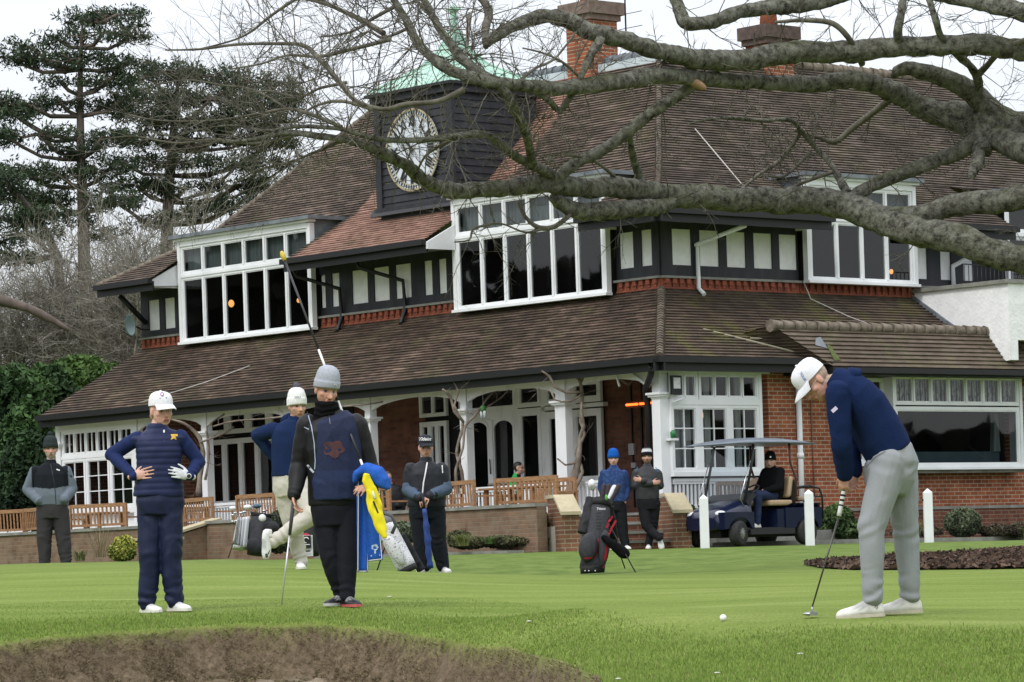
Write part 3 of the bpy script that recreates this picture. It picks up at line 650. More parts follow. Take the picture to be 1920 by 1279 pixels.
def bay(axis, l0, l1, ncol, x=1.95, z0=5.33, z1=7.46, zt=6.80):
    r = None
    o = casement(house, axis, x, l0+.1, l1-.1, z0+.02, zt-.03, ncol, mull=.06, name='window')
    o2 = casement(house, axis, x, l0+.1, l1-.1, zt+.03, z1, ncol, mull=.06, name='window')
    f = MB(); ld = MB(); inn = MB(); cu = MB(); ch = MB(); lamp = MB()
    def bx(mb_, d0, d1, a, b, zz0, zz1, mi=0):
        if axis == 'A': mb_.box(x+d0, x+d1, a, b, zz0, zz1, mi)
        else: mb_.box(a, b, x+d0, x+d1, zz0, zz1, mi)
    bx(f, -.025, .10, l0, l0+.1, z0, z1+.1); bx(f, -.025, .10, l1-.1, l1, z0, z1+.1); bx(f, -.02, .1, l0+.1, l1-.1, zt-.03, zt+.03)
    bx(f, -.03, .1, l0+.1, l1-.1, z1, z1+.12); bx(f, -.075, .1, l0-.02, l1+.02, z0-.035, z0+.018); bx(f, -.09, .1, l0-.05, l1+.05, z1+.12, z1+.17)
    f.build('bay_frame', WHITE, house)
    bx(ld, -.16, 1.35, l0-.13, l1+.13, z1+.171, z1+.25); ld.build('lead_roof', LEAD, house)
    bx(ch, .101, 1.4, l0+.01, l0+.09, 6.65, z1+.168); ch.build('lead_cheek', LEAD, house); ch = MB(); bx(ch, .101, 1.4, l1-.09, l1-.01, 6.65, z1+.168); ch.build('lead_cheek', LEAD, house)
    bx(inn, 1.6, 1.65, l0+.1, l1-.1, z0, z1); bx(inn, .12, 1.6, l0+.1, l1-.1, z0-.02, z0+.01); bx(inn, .12, 1.6, l0+.1, l1-.1, z1-.0, z1+.03)
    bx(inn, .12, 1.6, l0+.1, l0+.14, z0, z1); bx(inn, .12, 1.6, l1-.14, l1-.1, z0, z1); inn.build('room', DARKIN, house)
    bx(cu, .16, .17, l0+.12, l1-.12, zt+.04, z1-.02); cu.build('curtain', CURT, house)
    return x
bay('A', 12.6, 17.37, 6); bay('A', 3.42, 7.98, 6); bay('B', 5.95, 9.15, 4, z0=5.56)
# white sprocket boards where the eave meets each bay
mb = MB()
for s in (17.42, 7.93-.05, 3.36):
    mb = MB(); mb.prism([(1.2, s, 6.56), (2.2, s, 6.56), (2.2, s, 7.2), (1.2, s, 6.7)], (0, .05, 0)); mb.build('sprocket_board', WHITE, house)
mb = MB(); mb.prism([(9.2, 1.2, 6.56), (9.2, 2.2, 6.56), (9.2, 2.2, 7.2), (9.2, 1.2, 6.7)], (.05, 0, 0)); mb.build('sprocket_board', WHITE, house)
mb = MB(); mb.prism([(5.87, 1.2, 6.56), (5.87, 2.2, 6.56), (5.87, 2.2, 7.2), (5.87, 1.2, 6.7)], (.05, 0, 0))
mb.build('sprocket_board', WHITE, house)
# pendant lamps seen glowing inside
LAMP = mat('lamp_glow', (1.0, .42, .12), rough=.5, emit=2.2)
for nm, (t, s, z) in (('pendant_lamp', (2.35, 16.0, 6.12)), ('pendant_lamp', (2.35, 13.6, 6.0)), ('pendant_lamp', (2.3, 4.0, 6.78)), ('pendant_lamp', (8.7, 2.25, 5.85)), ('pendant_lamp', (1.75, .75, 2.83)), ('pendant_lamp', (2.6, .85, 2.83))):
    p_ = LW(t, s, z); e = MB(); big = .035 if s != 16.0 else .055
    e.ell((0, 0, 0), (big*1.2, big*1.2, big*1.5)); 
    g_ = empty(nm, p_, 0, group='pendant lamps glowing behind the clubhouse windows')
    e.build('lamp_shade', LAMP, g_); q = MB(); q.tube([(0, 0, big*1.4), (0, 0, .45)], .006, 5); q.build('flex', GUT, g_)
    lab = {16.0: 'orange pendant lamp glowing in the left upstairs bay window, second light from its left', 13.6: 'small dim pendant lamp near the right end of the left upstairs bay window', 4.0: 'small pendant lamp glowing high in the middle upstairs bay window', 2.25: 'small yellow lamp glowing low in the right-hand upstairs bay window', .75: 'round amber lamp in the left of the two upper casement panes behind the golf cart', .85: 'small bright lamp in the right casement above the golf cart'}[s]
    tag(g_, lab, 'lamp')

# --- right-hand brick range with its own roof
EX = .4
for q_ in ((3.16, 5.14, 1.02, 3.7), (5.14, 6.26, 1.02, 1.92), (6.26, 6.42, 1.02, 3.7), (6.42, 9.98, 1.02, 1.78), (5.14, 6.26, 3.5, 3.7), (6.42, 9.98, 3.6, 3.7), (9.98, 12.8, 1.02, 3.7)): mb = MB(); mb.box(q_[0], q_[1], EX, EX+.3, q_[2], q_[3]); mb.build('brick_wall', BRX, house)
mb = MB(); mb.box(5.1, 6.3, 1.2, 1.25, 1.5, 3.65); mb.build('room', DARKIN, house)
mb = MB(); mb.box(3.1, 12.8, EX-.10, EX+.31, .2, .98); mb.build('brick_plinth', DBRX, house)
mb = MB(); mb.box(3.1, 12.8, EX-.12, EX+.3, .982, 1.04); mb.box(6.2, 10.1, .12, EX+.02, 1.69, 1.75); mb.build('plinth_course', CONC, house)
zr_ = 4.50
roofpart('range_roof', [[(4.15, -.35, 3.70), (10.45, -.35, 3.70), (9.85, .28, zr_), (3.2, .28, zr_)]], tilemat('tiles_range', 'x', (.085, .065, .048), (.12, .09, .068), (.17, .14, .11), moss=(.13, .13, .06), moss_amt=.4), gauge=.085, lift=.03)
mb = MB(); mb.poly([(3.2, .28, zr_), (9.85, .28, zr_), (9.85, 1.3, 4.66), (3.2, .98, 4.46)]); mb.poly([(10.45, -.35, 3.7), (9.85, .28, zr_), (9.85, 1.3, 4.66), (10.45, 1.3, 3.7)]); mb.build('range_roof_back', TVB, house)
roofpart('range_roof_end', [[(4.15, -.35, 3.70), (3.2, .28, zr_), (2.92, .75, 4.37), (3.78, -.02, 3.87)], [(3.2, .28, zr_), (3.2, .98, zr_), (2.92, .75, 4.37)]], TVB)
capping('ridge_tiles', (3.2, .28, zr_), (9.85, .28, zr_), .11, .3); capping('ridge_tiles', (9.85, .28, zr_), (10.45, -.35, 3.72), .08, .3)
mb = MB(); mb.bar((4.1, -.38, 3.64), (12.8, -.38, 3.64), .1, .1); mb.box(3.6, 12.8, -.3, EX, 3.56, 3.6); mb.box(3.62, 4.2, .0, EX, 3.6, 3.84); mb.box(4.16, 4.2, -.33, EX, 3.6, 3.8); mb.build('gutter', GUT, house)
mb = MB(); mb.tube([(2.0, .9, 4.46), (3.9, .02, 3.93)], .022, 6, nz=.3); mb.tube([(2.9, .55, 4.28), (3.35, .5, 4.27)], .015, 5, nz=.3); mb.build('roof_cable', mat('pale_cable', (.3, .28, .2), rough=.9), house)
mb = MB(); f_ = lambda s_: 3.70+(s_+.35)*1.27+.035
mb.prism([(4.28, -.28, f_(-.28)), (4.46, -.28, f_(-.28)), (4.42, -.05, f_(-.05)), (4.34, -.04, f_(-.04))], (0, -.01, .012)); mb.build('moss_patch', mat('roof_moss', (.06, .075, .02), (.10, .12, .035), rough=.95, scale=12), house)
mb = MB(); mb.prism([(4.02, -.05, f_(-.05)), (4.3, -.1, f_(-.1)), (4.3, .08, f_(.08)), (4.15, .06, f_(.06))], (0, -.01, .014)); mb.build('flashing_patch', LEAD, house)
# big picture window of the range, projecting box
bx_ = MB(); xW = .12
for a, b, z0, z1 in ((5.65, 6.75-.42, 1.76, 3.6),): pass
casement(house, 'B', xW, 6.36, 10.02, 3.02, 3.60, 7, mull=.05, name='window', glass=GLASS2); casement(house, 'B', xW, 6.36, 10.02, 1.80, 2.99, 1, fr=.07, name='window')
casement(house, 'B', EX-.06, 5.1, 6.3, 1.9, 3.55, 2, name='window')
mb = MB(); mb.box(6.3, 6.36, xW-.02, EX+.05, 1.8, 3.62); mb.box(10.02, 10.1, xW-.02, EX+.05, 1.8, 3.62); mb.box(6.3, 10.1, xW-.03, EX+.05, 3.6, 3.7); mb.box(6.22, 10.16, xW-.08, EX, 1.752, 1.80); mb.box(5.05, 6.28, EX-.1, EX-.01, 1.84, 1.9); mb.build('bay_frame', WHITE, house)
mb = MB(); mb.box(6.4, 10.0, 2.6, 2.65, 1.2, 3.6); mb.box(6.4, 6.45, .5, 2.6, 1.2, 3.6); mb.box(9.95, 10.0, .5, 2.6, 1.2, 3.6); mb.box(6.4, 10, .5, 2.6, 1.2, 1.25); mb.box(6.4, 10, .5, 2.6, 3.55, 3.6)
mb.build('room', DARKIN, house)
mb = MB(); mb.box(6.5, 9.75, .45, .9, 1.7, 2.12); mb.build('window_seat', mat('teal_panel', (.10, .15, .17), (.13, .18, .2), rough=.8, scale=4), house)
mb = MB(); mb.prism([(9.55, .42, 2.12), (9.75, .42, 2.12), (9.7, .42, 3.0), (9.62, .42, 3.0)], (0, .1, 0)); mb.build('curtain', CURT, house)
mb = MB()
for i in range(7):
    a = 6.42+i*.505
    for k in range(9): mb.box(a+.05+k*.048, a+.078+k*.048, .2+.012*((k*7+i) % 3), .21+.012*((k*7+i) % 3), 3.06, 3.56)
mb.build('curtain', mat('lace', (.06, .06, .06), (.55, .56, .56), rough=.9, scale=10, stretch=(4, 4, .7), lo=.4, hi=.6), house)
mb = MB(); mb.tube([(3.93, .34, 3.6), (3.93, .34, .5)], .055, 12); mb.lathe((3.93, .34, 2.0), [(.07, 0), (.07, .1)], 12); mb.build('white_rainwater_pipe', WHITE, house)
mb = MB(); mb.tube([(4.3, .38, 3.5), (4.32, .38, 1.2)], .012, 6); mb.build('wall_cable', mat('cable_brown', (.2, .12, .09), rough=.8), house)
mb = MB(); mb.box(10.3, 10.5, .22, .4, 3.3, 3.42); mb.box(10.32, 10.48, .1, .4, 3.22, 3.3); mb.build('wall_light', mat('cream_metal', (.5, .48, .4), rough=.5), house)

# --- white rendered parapet of the roof terrace with its railing
mb = MB()
mb.prism([(9.25, 2.2, 5.15), (9.25, .0, 3.85), (9.25, -.35, 3.9), (9.25, -.35, 5.42), (9.25, 2.2, 5.42)], (.25, 0, 0)); mb.box(9.5, 14, -.35, -.1, 4.3, 5.42); mb.build('rendered_parapet', REND, house)
mb = MB(); mb.box(9.18, 9.56, -.40, 2.25, 5.421, 5.5); mb.box(9.56, 14, -.40, -.05, 5.421, 5.5); mb.build('parapet_coping', CONC, house)
mb = MB(); mb.prism([(9.2, 2.2, 5.27), (9.2, 0, 3.9), (9.2, 0, 4.0), (9.2, 2.2, 5.40)], (.048, 0, 0)); mb.box(9.5, 14, -.1, 2.2, 5.3, 5.34); mb.build('lead_flashing', LEAD, house)
mb = MB()
for k in range(30):
    t = 9.5+k*.13; mb.tube([(t, 1.0, 5.34), (t, 1.0, 5.9)], .009, 5)
mb.bar((9.5, 1.0, 5.92), (13.6, 1.0, 5.92), .03, .02); mb.build('iron_railing', GUT, house)
casement(house, 'B', 1.6, 11.55, 14.0, 5.5, 6.62, 3, mull=.09, name='window'); casement(house, 'B', 1.6, 11.55, 14.0, 6.7, 7.4, 3, mull=.09, name='window')
mb = MB(); mb.box(11.5, 14.1, 1.56, 1.7, 6.62, 6.7); mb.box(11.5, 14.1, 1.5, 3.6, 7.4, 7.52); mb.build('bay_frame', WHITE, house)
mb = MB(); mb.box(11.45, 14.2, 1.44, 3.6, 7.521, 7.6); mb.build('lead_roof', LEAD, house)
mb = MB(); mb.box(11.55, 14, 2.6, 2.7, 5.4, 7.4); mb.build('room', DARKIN, house)
mb = MB(); mb.tube([(11.2, 1.3, 6.65), (10.9, 1.5, 6.4), (10.4, 2.1, 6.0), (10.4, 2.1, 5.5)], .05, 8); mb.build('white_rainwater_pipe', WHITE, house)

# --- clock tower
T0, S0, S1, TD = 2.4, 8.40, 10.78, 2.3
tw = MB(); tw.box(T0, T0+TD, S0, S1, 7.3, 9.98)
k = 0
z = 7.62
while z < 9.9:
    for (u0, u1, v0, v1) in ((T0-.03, T0, S0-.03, S1+.03), (T0, T0+TD, S0-.03, S0)):
        tw.hexa([(u0, v0, z), (u1, v0, z), (u1, v1, z), (u0, v1, z), (u0+(.022 if u1 == T0 else 0), v0+(.022 if v1 == S0 else 0), z+.145), (u1, v0+(.022 if v1 == S0 else 0), z+.145), (u1, v1, z+.145), (u0+(.022 if u1 == T0 else 0), v1, z+.145)])
    z += .15
tw.build('clock_tower', BLK, house)
mb = MB(); mb.box(T0-.06, T0+.02, S0-.06, S0+.12, 7.6, 9.9); mb.box(T0-.06, T0+.02, S1-.12, S1+.06, 7.6, 9.9); mb.box(T0-.1, T0+.1, S0-.1, S1+.1, 7.60, 7.68)
mb.box(T0-.12, T0+TD+.12, S0-.12, S1+.12, 9.86, 10.0); mb.box(T0-.2, T0+TD+.2, S0-.2, S1+.2, 10.0, 10.06); mb.build('tower_trim', BLK, house)
mb = MB(); mb.prism([(T0-.15, S0-.2, 7.52), (T0-.15, S1+.2, 7.52), (T0-.06, S1+.2, 7.66), (T0-.06, S0-.2, 7.66)], (.03, 0, -.01)); mb.build('lead_flashing', GUT, house)
cx_, cy_ = T0+TD/2, (S0+S1)/2; cp_ = MB(); hs = [(1.34, 10.06), (1.28, 10.13), (.86, 10.36), (.50, 10.60), (.27, 10.88), (.14, 11.16), (.08, 11.35), (.05, 11.36)]
for i in range(len(hs)-1):
    (r0, z0), (r1, z1) = hs[i], hs[i+1]
    a = [(cx_-r0, cy_-r0, z0), (cx_+r0, cy_-r0, z0), (cx_+r0, cy_+r0, z0), (cx_-r0, cy_+r0, z0)]; b = [(cx_-r1, cy_-r1, z1), (cx_+r1, cy_-r1, z1), (cx_+r1, cy_+r1, z1), (cx_-r1, cy_+r1, z1)]
    cp_.faces(a+b, [(j, (j+1) % 4, (j+1) % 4+4, j+4) for j in range(4)])
cp_.poly([(cx_-1.34, cy_-1.34, 10.061), (cx_+1.34, cy_-1.34, 10.061), (cx_+1.34, cy_+1.34, 10.061), (cx_-1.34, cy_+1.34, 10.061)])
for r in range(4):
    dx, dy = ((-1, -1), (1, -1), (1, 1), (-1, 1))[r]
    cp_.tube([(cx_+dx*h[0], cy_+dy*h[0], h[1]+.01) for h in hs[1:-1]], .028, 6)
cr = cp_.build('tower_roof', COPPER, house)
mb = MB(); mb.box(cx_-.05, cx_+.05, cy_-.05, cy_+.05, 11.3, 11.8); mb.tube([(cx_, cy_, 11.8), (cx_, cy_, 11.9)], [.03, .02], 6); mb.box(cx_-.02, cx_+.02, cy_-.22, cy_+.22, 11.76, 11.81); mb.lathe((cx_, cy_, 11.74), [(.1, 0), (.14, .05), (.06, .1)], 10); mb.build('finial', COPPER, cr)
# clock
def text_pts(s, size, font_bold=0, extrude=0.0):
    cu = bpy.data.curves.new('txt', 'FONT'); cu.body = s; cu.size = size; cu.align_x = 'CENTER'; cu.align_y = 'CENTER'; cu.extrude = extrude; cu.offset = font_bold; cu.resolution_u = 3
    o = bpy.data.objects.new('txt', cu); COL.objects.link(o); dg = bpy.context.evaluated_depsgraph_get(); me = bpy.data.meshes.new_from_object(o.evaluated_get(dg))
    vs = [v.co.copy() for v in me.vertices]; fs = [tuple(p.vertices) for p in me.polygons]
    bpy.data.objects.remove(o); bpy.data.curves.remove(cu); bpy.data.meshes.remove(me); return vs, fs
ZC = 8.79; RC = .855
cl = empty('tower_clock', (T0-.05, cy_, ZC)); cl.parent = house
rimx = (Vector((0, 1, 0)), Vector((0, 0, 1)), Vector((-1, 0, 0)))
mb = MB(); mb.lathe((0, 0, 0), [(RC-.03, 0), (RC-.03, .022)], 56, 0, rimx, smooth=False); mb.build('dial', mat('dial_white', (.62, .66, .72), rough=.35), cl)
mb = MB(); mb.lathe((0, 0, 0), [(RC-.035, .0), (RC-.035, .04), (RC-.02, .05), (RC, .05), (RC+.012, .02), (RC+.012, 0)], 56, 0, rimx)
GOLD = mat('aged_gilt', (.46, .40, .25), (.36, .3, .17), rough=.5, scale=8, metal=.2)
ringo = mb; mb2 = MB()
for k in range(56):
    a0, a1 = 2*math.pi*k/56, 2*math.pi*(k+1)/56
    for (ra, rb) in ((RC-.045, RC), (RC-.15, RC-.13), ):
        mb2.poly([(-.052, math.sin(a)*r, math.cos(a)*r) for a, r in ((a0, ra), (a1, ra), (a1, rb), (a0, rb))])
mb2.build('rim', GOLD, cl)
mk = MB(); MK = mat('numeral_black', (.01, .01, .012), rough=.5)
for k in range(60):
    a = 2*math.pi*k/60; c_, s_ = math.cos(a), math.sin(a); w = .028 if k % 5 else .04
    mk.poly([(-.034, s_*r+c_*q, c_*r-s_*q) for r, q in ((RC-.125, -w/2), (RC-.125, w/2), (RC-.05, w/2), (RC-.05, -w/2))])
for i, nme in enumerate(['XII', 'I', 'II', 'III', 'IIII', 'V', 'VI', 'VII', 'VIII', 'IX', 'X', 'XI']):
    vs, fs = text_pts(nme, .24, .012); a = 2*math.pi*i/12; xs = [v.x for v in vs]; wd = max(xs)-min(xs); lim = .21; kx = min(1, lim/wd)*1.0
    r0 = RC-.27; P = []
    for v in vs:
        x, y = v.x*kx, v.y*1.15; rr = r0+y
        P.append((-.032, -(-(x*math.cos(a)+rr*math.sin(a))), rr*math.cos(a)-x*math.sin(a)))
    # seen from outside the +y axis points left, so mirror
    P = [(p_[0], -p_[1], p_[2]) for p_ in P]; mk.faces(P, fs)
mk.build('numerals', MK, cl, fix=False)
hd = MB()
def hand(ang, L, w, x):
    c_, s_ = math.cos(ang), math.sin(ang)
    P = [(-.12*L, -w*.5), (-.12*L, w*.5), (.3*L, w*.5), (.55*L, w*1.1), (.7*L, w*.5), (L, 0), (.7*L, -w*.5), (.55*L, -w*1.1), (.3*L, -w*.5)]
    hd.prism([(x, -(s_*r+c_*q), c_*r-s_*q) for r, q in P], (-.01, 0, 0))
hand(math.radians(322), .46, .05, -.056); hand(math.radians(210), .62, .035, -.07); hd.lathe((-.05, 0, 0), [(.045, 0), (.045, .04)], 12, 0, rimx); hd.build('hands', MK, cl)
# chimneys
def chimney(t, s, w, d, z0, z1, zc, pots, cap=CONC):
    b = MB(); b.box(t-w/2, t+w/2, s-d/2, s+d/2, z0, z1); o = b.build('chimney', BRX, house)
    c = MB(); c.box(t-w/2-.06, t+w/2+.06, s-d/2-.06, s+d/2+.06, z1, z1+.12); c.box(t-w/2-.12, t+w/2+.12, s-d/2-.12, s+d/2+.12, z1+.12, z1+zc)
    c.prism([(t-w/2-.12, s-d/2-.12, z1+zc), (t+w/2+.12, s-d/2-.12, z1+zc), (t+w/2+.12, s+d/2+.12, z1+zc), (t-w/2-.12, s+d/2+.12, z1+zc)], (0, 0, .03)); c.build('chimney_cap', cap, o)
    for (dx) in pots: q = MB(); q.lathe((t+dx, s, z1+zc), [(.2, 0), (.17, .35), (.2, .4), (.14, .41)], 14); q.build('chimney_pot', mat('terracotta_pot', (.42, .13, .06), (.3, .09, .05), rough=.8, scale=6), o)
chimney(5.75, 7.75, .76, .74, 10.0, 11.42, .35, (-.05,), mat('sooty_stone', (.13, .09, .075), (.22, .16, .13), rough=.9, scale=6))
chimney(9.0, 5.78, .80, .62, 10.1, 10.90, .36, (0,), mat('sooty_brick', (.07, .05, .045), (.13, .09, .075), rough=.95, scale=8))
mb = MB(); mb.tube([(6.4, 7.4, 11.0), (6.4, 7.4, 12.6)], .018, 5); mb.bar((6.4, 7.6, 11.3), (6.4, 6.9, 11.3), .012, .012); mb.bar((6.4, 7.6, 11.6), (6.4, 6.9, 11.6), .012, .012); mb.build('aerial', GUT, house)
mb = MB(); mb.tube([(4.9, 3.9, 8.72), (4.2, 1.6, 7.05)], .012, 5)
mb.build('lightning_conductor', mat('pale_tape', (.45, .42, .38), rough=.8), house)
mb = MB(); mb.tube([(.98, 13.6, ZW-.8+.06), (.6, 14.6, 4.3), (.1, 16.4, 3.95)], .014, 5); mb.tube([(2.1, 5.95, 5.6), (6.1, 2.1, 5.5)], .001, 3) if False else None
mb.build('roof_cable', mat('pale_tape', (.45, .42, .38)), house)
mb = MB(); mb.tube([(5.95, 2.06, 5.55), (5.97, 1.9, 5.2), (6.5, 1.4, 4.83), (7.1, .95, 4.53)], .014, 5); mb.build('roof_cable', mat('pale_tape', (.45, .42, .38)), house)
# satellite dish on the left wall
dp = empty('satellite_dish', LW(1.75, 18.95, 5.85), RZ, 'round grey satellite dish on the left end wall under the upper eave', 'satellite dish')
mb = MB(); axd = (Vector((.25, .95, 0)).normalized(), Vector((-.1, .03, 1)).normalized(), Vector((-1, .25, -.1)).normalized())
mb.lathe((0, 0, 0), [(.01, -.06), (.15, -.045), (.26, -.01), (.33, .03), (.335, .035), (.26, .0), (.15, -.03), (.01, -.045)], 24, 0, axd, sy=.78); mb.build('reflector', mat('dish_grey', (.14, .19, .20), rough=.5), dp)
mb = MB(); mb.tube([(.05, 0, 0), (.2, -.1, -.1), (.43, -.1, -.1)], .02, 6); mb.tube([(0, 0, -.26), (-.3, .05, -.1)], .01, 5); mb.build('arm', GUT, dp)
# ================================================================== veranda, terrace, steps
ZF = 1.0
mb = MB(); mb.box(.15, WU, .15, 20, .6, ZF); mb.build('veranda_floor', CONC, house)
COLS = [14.42, 8.88, 5.92, 3.14]
def column(t, s, zt=3.72, w=.095):
    o = MB(); o.box(t-w-.03, t+w+.03, s-w-.03, s+w+.03, ZF, ZF+.22); o.box(t-w, t+w, s-w, s+w, ZF+.22, 3.12); 
    o.prism([(t-w-.01, s-w-.01, 3.12), (t+w+.01, s-w-.01, 3.12), (t+w+.01, s+w+.01, 3.12), (t-w-.01, s+w+.01, 3.12)], (0, 0, .03))
    o.box(t-w-.05, t+w+.05, s-w-.05, s+w+.05, 3.15, 3.19); o.box(t-w-.08, t+w+.08, s-w-.08, s+w+.08, 3.19, 3.23); o.box(t-w+.01, t+w-.01, s-w+.01, s+w-.01, 3.23, zt)
    return o.build('column', WHITE, house)
for s in COLS+[19.9, 16.95]: column(.4, s)
column(.45, .5, w=.11); column(.38, 3.02, w=.09)
# arched fascia boards between the columns
def arch(s0, s1, x=.34, zl=3.36, zh=3.55, zt=3.7):
    o = MB(); n = 12; P = []
    for i in range(n+1):
        u = i/n; s = s0+(s1-s0)*u; P.append((x, s, zl+(zh-zl)*math.sin(math.pi*u)**.6))
    o.prism(P+[(x, s1, zt), (x, s0, zt)], (.06, 0, 0)); return o.build('arched_fascia', WHITE2, house)
ss = [16.85, 14.52, 14.32, 8.98, 8.78, 6.02, 5.82, 3.24, 3.04, .62]
for a, b in ((16.85, 14.52), (14.32, 11.6), (11.6, 8.98), (8.78, 6.02), (5.82, 3.24), (3.04, .62)): arch(min(a, b), max(a, b))
# white trellis bracket near the corner
mb = MB(); mb.bar((.3, 1.1, 3.62), (.3, .62, 3.35), .04, .05); mb.build('eave_bracket', WHITE, house); mb = MB(); mb.bar((.3, 1.5, 3.62), (.3, 1.42, 3.4), .03, .03); mb.build('eave_bracket', WHITE, house)
# inner wall joinery (t = 2.2)
XI = 2.06
def opening(l0, l1, z0, z1, n, **k): return casement(house, 'A', XI, l0, l1, z0, z1, n, glass=GLASS, mat_=WHITE2, **k)
opening(6.36, 7.95, 1.05, 3.18, 2, name='french_doors', fr=.10, mull=.16, arched=True)
opening(5.62, 6.3, 1.75, 3.22, 1, name='window', fr=.09); opening(6.36, 8.1, 3.26, 3.74, 1, name='fanlight', fr=.07); opening(5.62, 6.3, 3.28, 3.74, 1, name='fanlight', fr=.07)
opening(4.75, 5.5, 1.75, 3.15, 1, name='window', fr=.12); opening(3.86, 4.7, 1.7, 3.15, 1, name='window', fr=.12); opening(4.75, 5.5, 3.28, 3.74, 1, name='fanlight', fr=.1); opening(3.86, 4.7, 3.28, 3.74, 1, name='fanlight', fr=.1)
mb = MB(); mb.box(XI+.01, WU, 3.8, 8.1, 3.181, 3.259); mb.box(XI+.01, WU, 5.5, 5.62, 1, 3.75); mb.box(XI+.01, WU, 3.8, 6.3, 1.0, 1.7); mb.box(XI+.005, WU, 6.3, 6.36, 1, 3.76); mb.build('joinery', WHITE2, house)
opening(8.5, 9.35, 1.75, 3.15, 3, name='window', fr=.08, mull=.1); opening(8.5, 9.35, 3.25, 3.74, 2, name='fanlight')
opening(13.6, 16.75, 1.68, 3.14, 5, name='window', fr=.09, mull=.13); opening(13.6, 16.75, 3.25, 3.74, 4, name='fanlight', fr=.08, mull=.2)
opening(11.6, 13.5, 1.68, 3.14, 3, name='window', fr=.09, mull=.13)
mb = MB(); mb.box(XI+.02, WU, 11.6, 16.8, 1.0, 1.679); mb.build('dado', WHITE2, house)
mb = MB(); mb.box(WU-.02, WU-.003, 3.9, 9.3, 1.2, 3.75); mb.build('room', mat('unlit_room_black', (.01, .01, .01), rough=.9), house); mb = MB(); mb.box(WU-.02, WU-.003, 11.65, 16.7, 1.2, 3.75); mb.build('room', mat('unlit_room_black', (.01, .01, .01), rough=.9), house)  # thin black sheets behind the panes stand in for unlit rooms
# door furniture, junction boxes, bracket lamps
mb = MB(); mb.tube([(XI-.04, 7.13, 2.0), (XI-.05, 7.13, 2.3)], .012, 6); mb.build('door_handle', GUT, house)
mb = MB(); mb.box(WU-.06, WU-.005, 3.05, 3.2, 2.2, 2.42); mb.build('switch_box', mat('grey_plastic', (.35, .35, .35), rough=.5), house); mb = MB(); mb.box(WU-.06, WU-.005, 3.02, 3.14, 1.95, 2.05); mb.build('switch_box', mat('grey_plastic', (.35, .35, .35), rough=.5), house)
mb = MB(); mb.bar((WU-.02, 3.12, 3.75), (WU-.02, 3.12, 1.2), .03, .03); mb.bar((WU-.02, 2.85, 3.75), (WU-.02, 2.85, 1.2), .04, .04); mb.build('conduits', GUT, house)
# infra-red heater glowing orange
ht = empty('infrared_heater', LW(1.6, 2.3, 3.13), RZ, 'infrared bar heater glowing orange under the veranda eave near the corner', 'heater')
mb = MB(); mb.tube([(0, -.34, 0), (0, -.03, 0)], .022, 8); mb.tube([(0, .03, 0), (0, .34, 0)], .022, 8); mb.build('element', mat('heater_glow', (1.0, .13, .02), emit=3.0), ht)
mb = MB(); mb.box(.03, .08, -.38, .38, -.06, .06); mb.bar((.05, 0, .05), (.05, 0, .55), .03, .03); mb.build('reflector', mat('heater_back', (.06, .03, .02), rough=.4), ht)
# balustrades (A side between columns; B side under the glazing)
def balustrade(axis, x, l0, l1, z0=1.08, z1=1.69, step=.105, w=.035):
    o = MB()
    def bx(d0, d1, a, b, zz0, zz1):
        if axis == 'A': o.box(x+d0, x+d1, a, b, zz0, zz1)
        else: o.box(a, b, x+d0, x+d1, zz0, zz1)
    bx(-.05, .05, l0, l1, z1-.055, z1); bx(-.03, .03, l0, l1, z1-.1, z1-.056); bx(-.035, .035, l0, l1, z0, z0+.07)
    l = l0+.05
    while l < l1-w: bx(-.015, .015, l, l+w, z0+.07, z1-.1); l += step
    return o.build('balustrade', WHITE, house)
for a, b in ((2.0, 3.03), (3.25, 5.81), (6.03, 8.77), (8.99, 11.6), (11.7, 14.3), (14.54, 16.85)): balustrade('A', .4, a, b)
balustrade('B', .42, .62, 2.95, z1=1.64, step=.1, w=.045)
def newel(t, s):
    o = MB(); o.box(t-.09, t+.09, s-.09, s+.09, ZF, 1.76); o.box(t-.12, t+.12, s-.12, s+.12, 1.761, 1.8); o.prism([(t-.1, s-.1, 1.8), (t+.1, s-.1, 1.8), (t+.1, s+.1, 1.8), (t-.1, s+.1, 1.8)], (0, 0, .03)); o.build('newel_post', WHITE, house)
newel(.4, 1.92); newel(.38, .78)
# glazed corner (B side) and glazed left end (A side)
XG = .33
casement(house, 'B', XG, .58, 1.27, 3.10, 3.60, 2, name='window', glass=GLASS2); casement(house, 'B', XG, 1.29, 2.85, 3.10, 3.60, 4, mull=.03, name='window', glass=GLASS2)
casement(house, 'B', XG, .56, 1.25, 1.76, 3.0, 1, nx=2, nz=3, fr=.06, name='window', glass=GLASS2); casement(house, 'B', XG, 1.3, 2.05, 1.76, 3.0, 1, nx=2, nz=3, fr=.06, name='window', glass=GLASS2); casement(house, 'B', XG, 2.09, 2.85, 1.76, 3.0, 1, nx=2, nz=3, fr=.06, name='window', glass=GLASS2)
mb = MB(); mb.box(.56, 2.86, XG-.012, XG+.075, 3.0, 3.1); mb.box(.56, 3.1, XG-.03, XG+.1, 1.68, 1.758); mb.box(2.85, 2.93, XG-.01, XG+.08, 1.758, 3.6); mb.box(.5, 3.16, XG-.01, XG+.1, 3.6, 3.72); mb.box(2.051, 2.089, XG, XG+.06, 1.76, 3.0); mb.box(1.251, 1.299, XG, XG+.06, 1.76, 3.0); mb.build('glazing_frame', WHITE, house)
mb = MB(); mb.box(.6, 3.1, XG+.12, XG+.16, 1.02, 1.66); mb.build('panel', mat('grey_panel', (.22, .23, .24), (.3, .3, .31), rough=.8), house)
mb = MB(); mb.box(1.95, 4.6, 1.95, 2.0, 1.0, 3.7); mb.build('room', DARKIN, house)
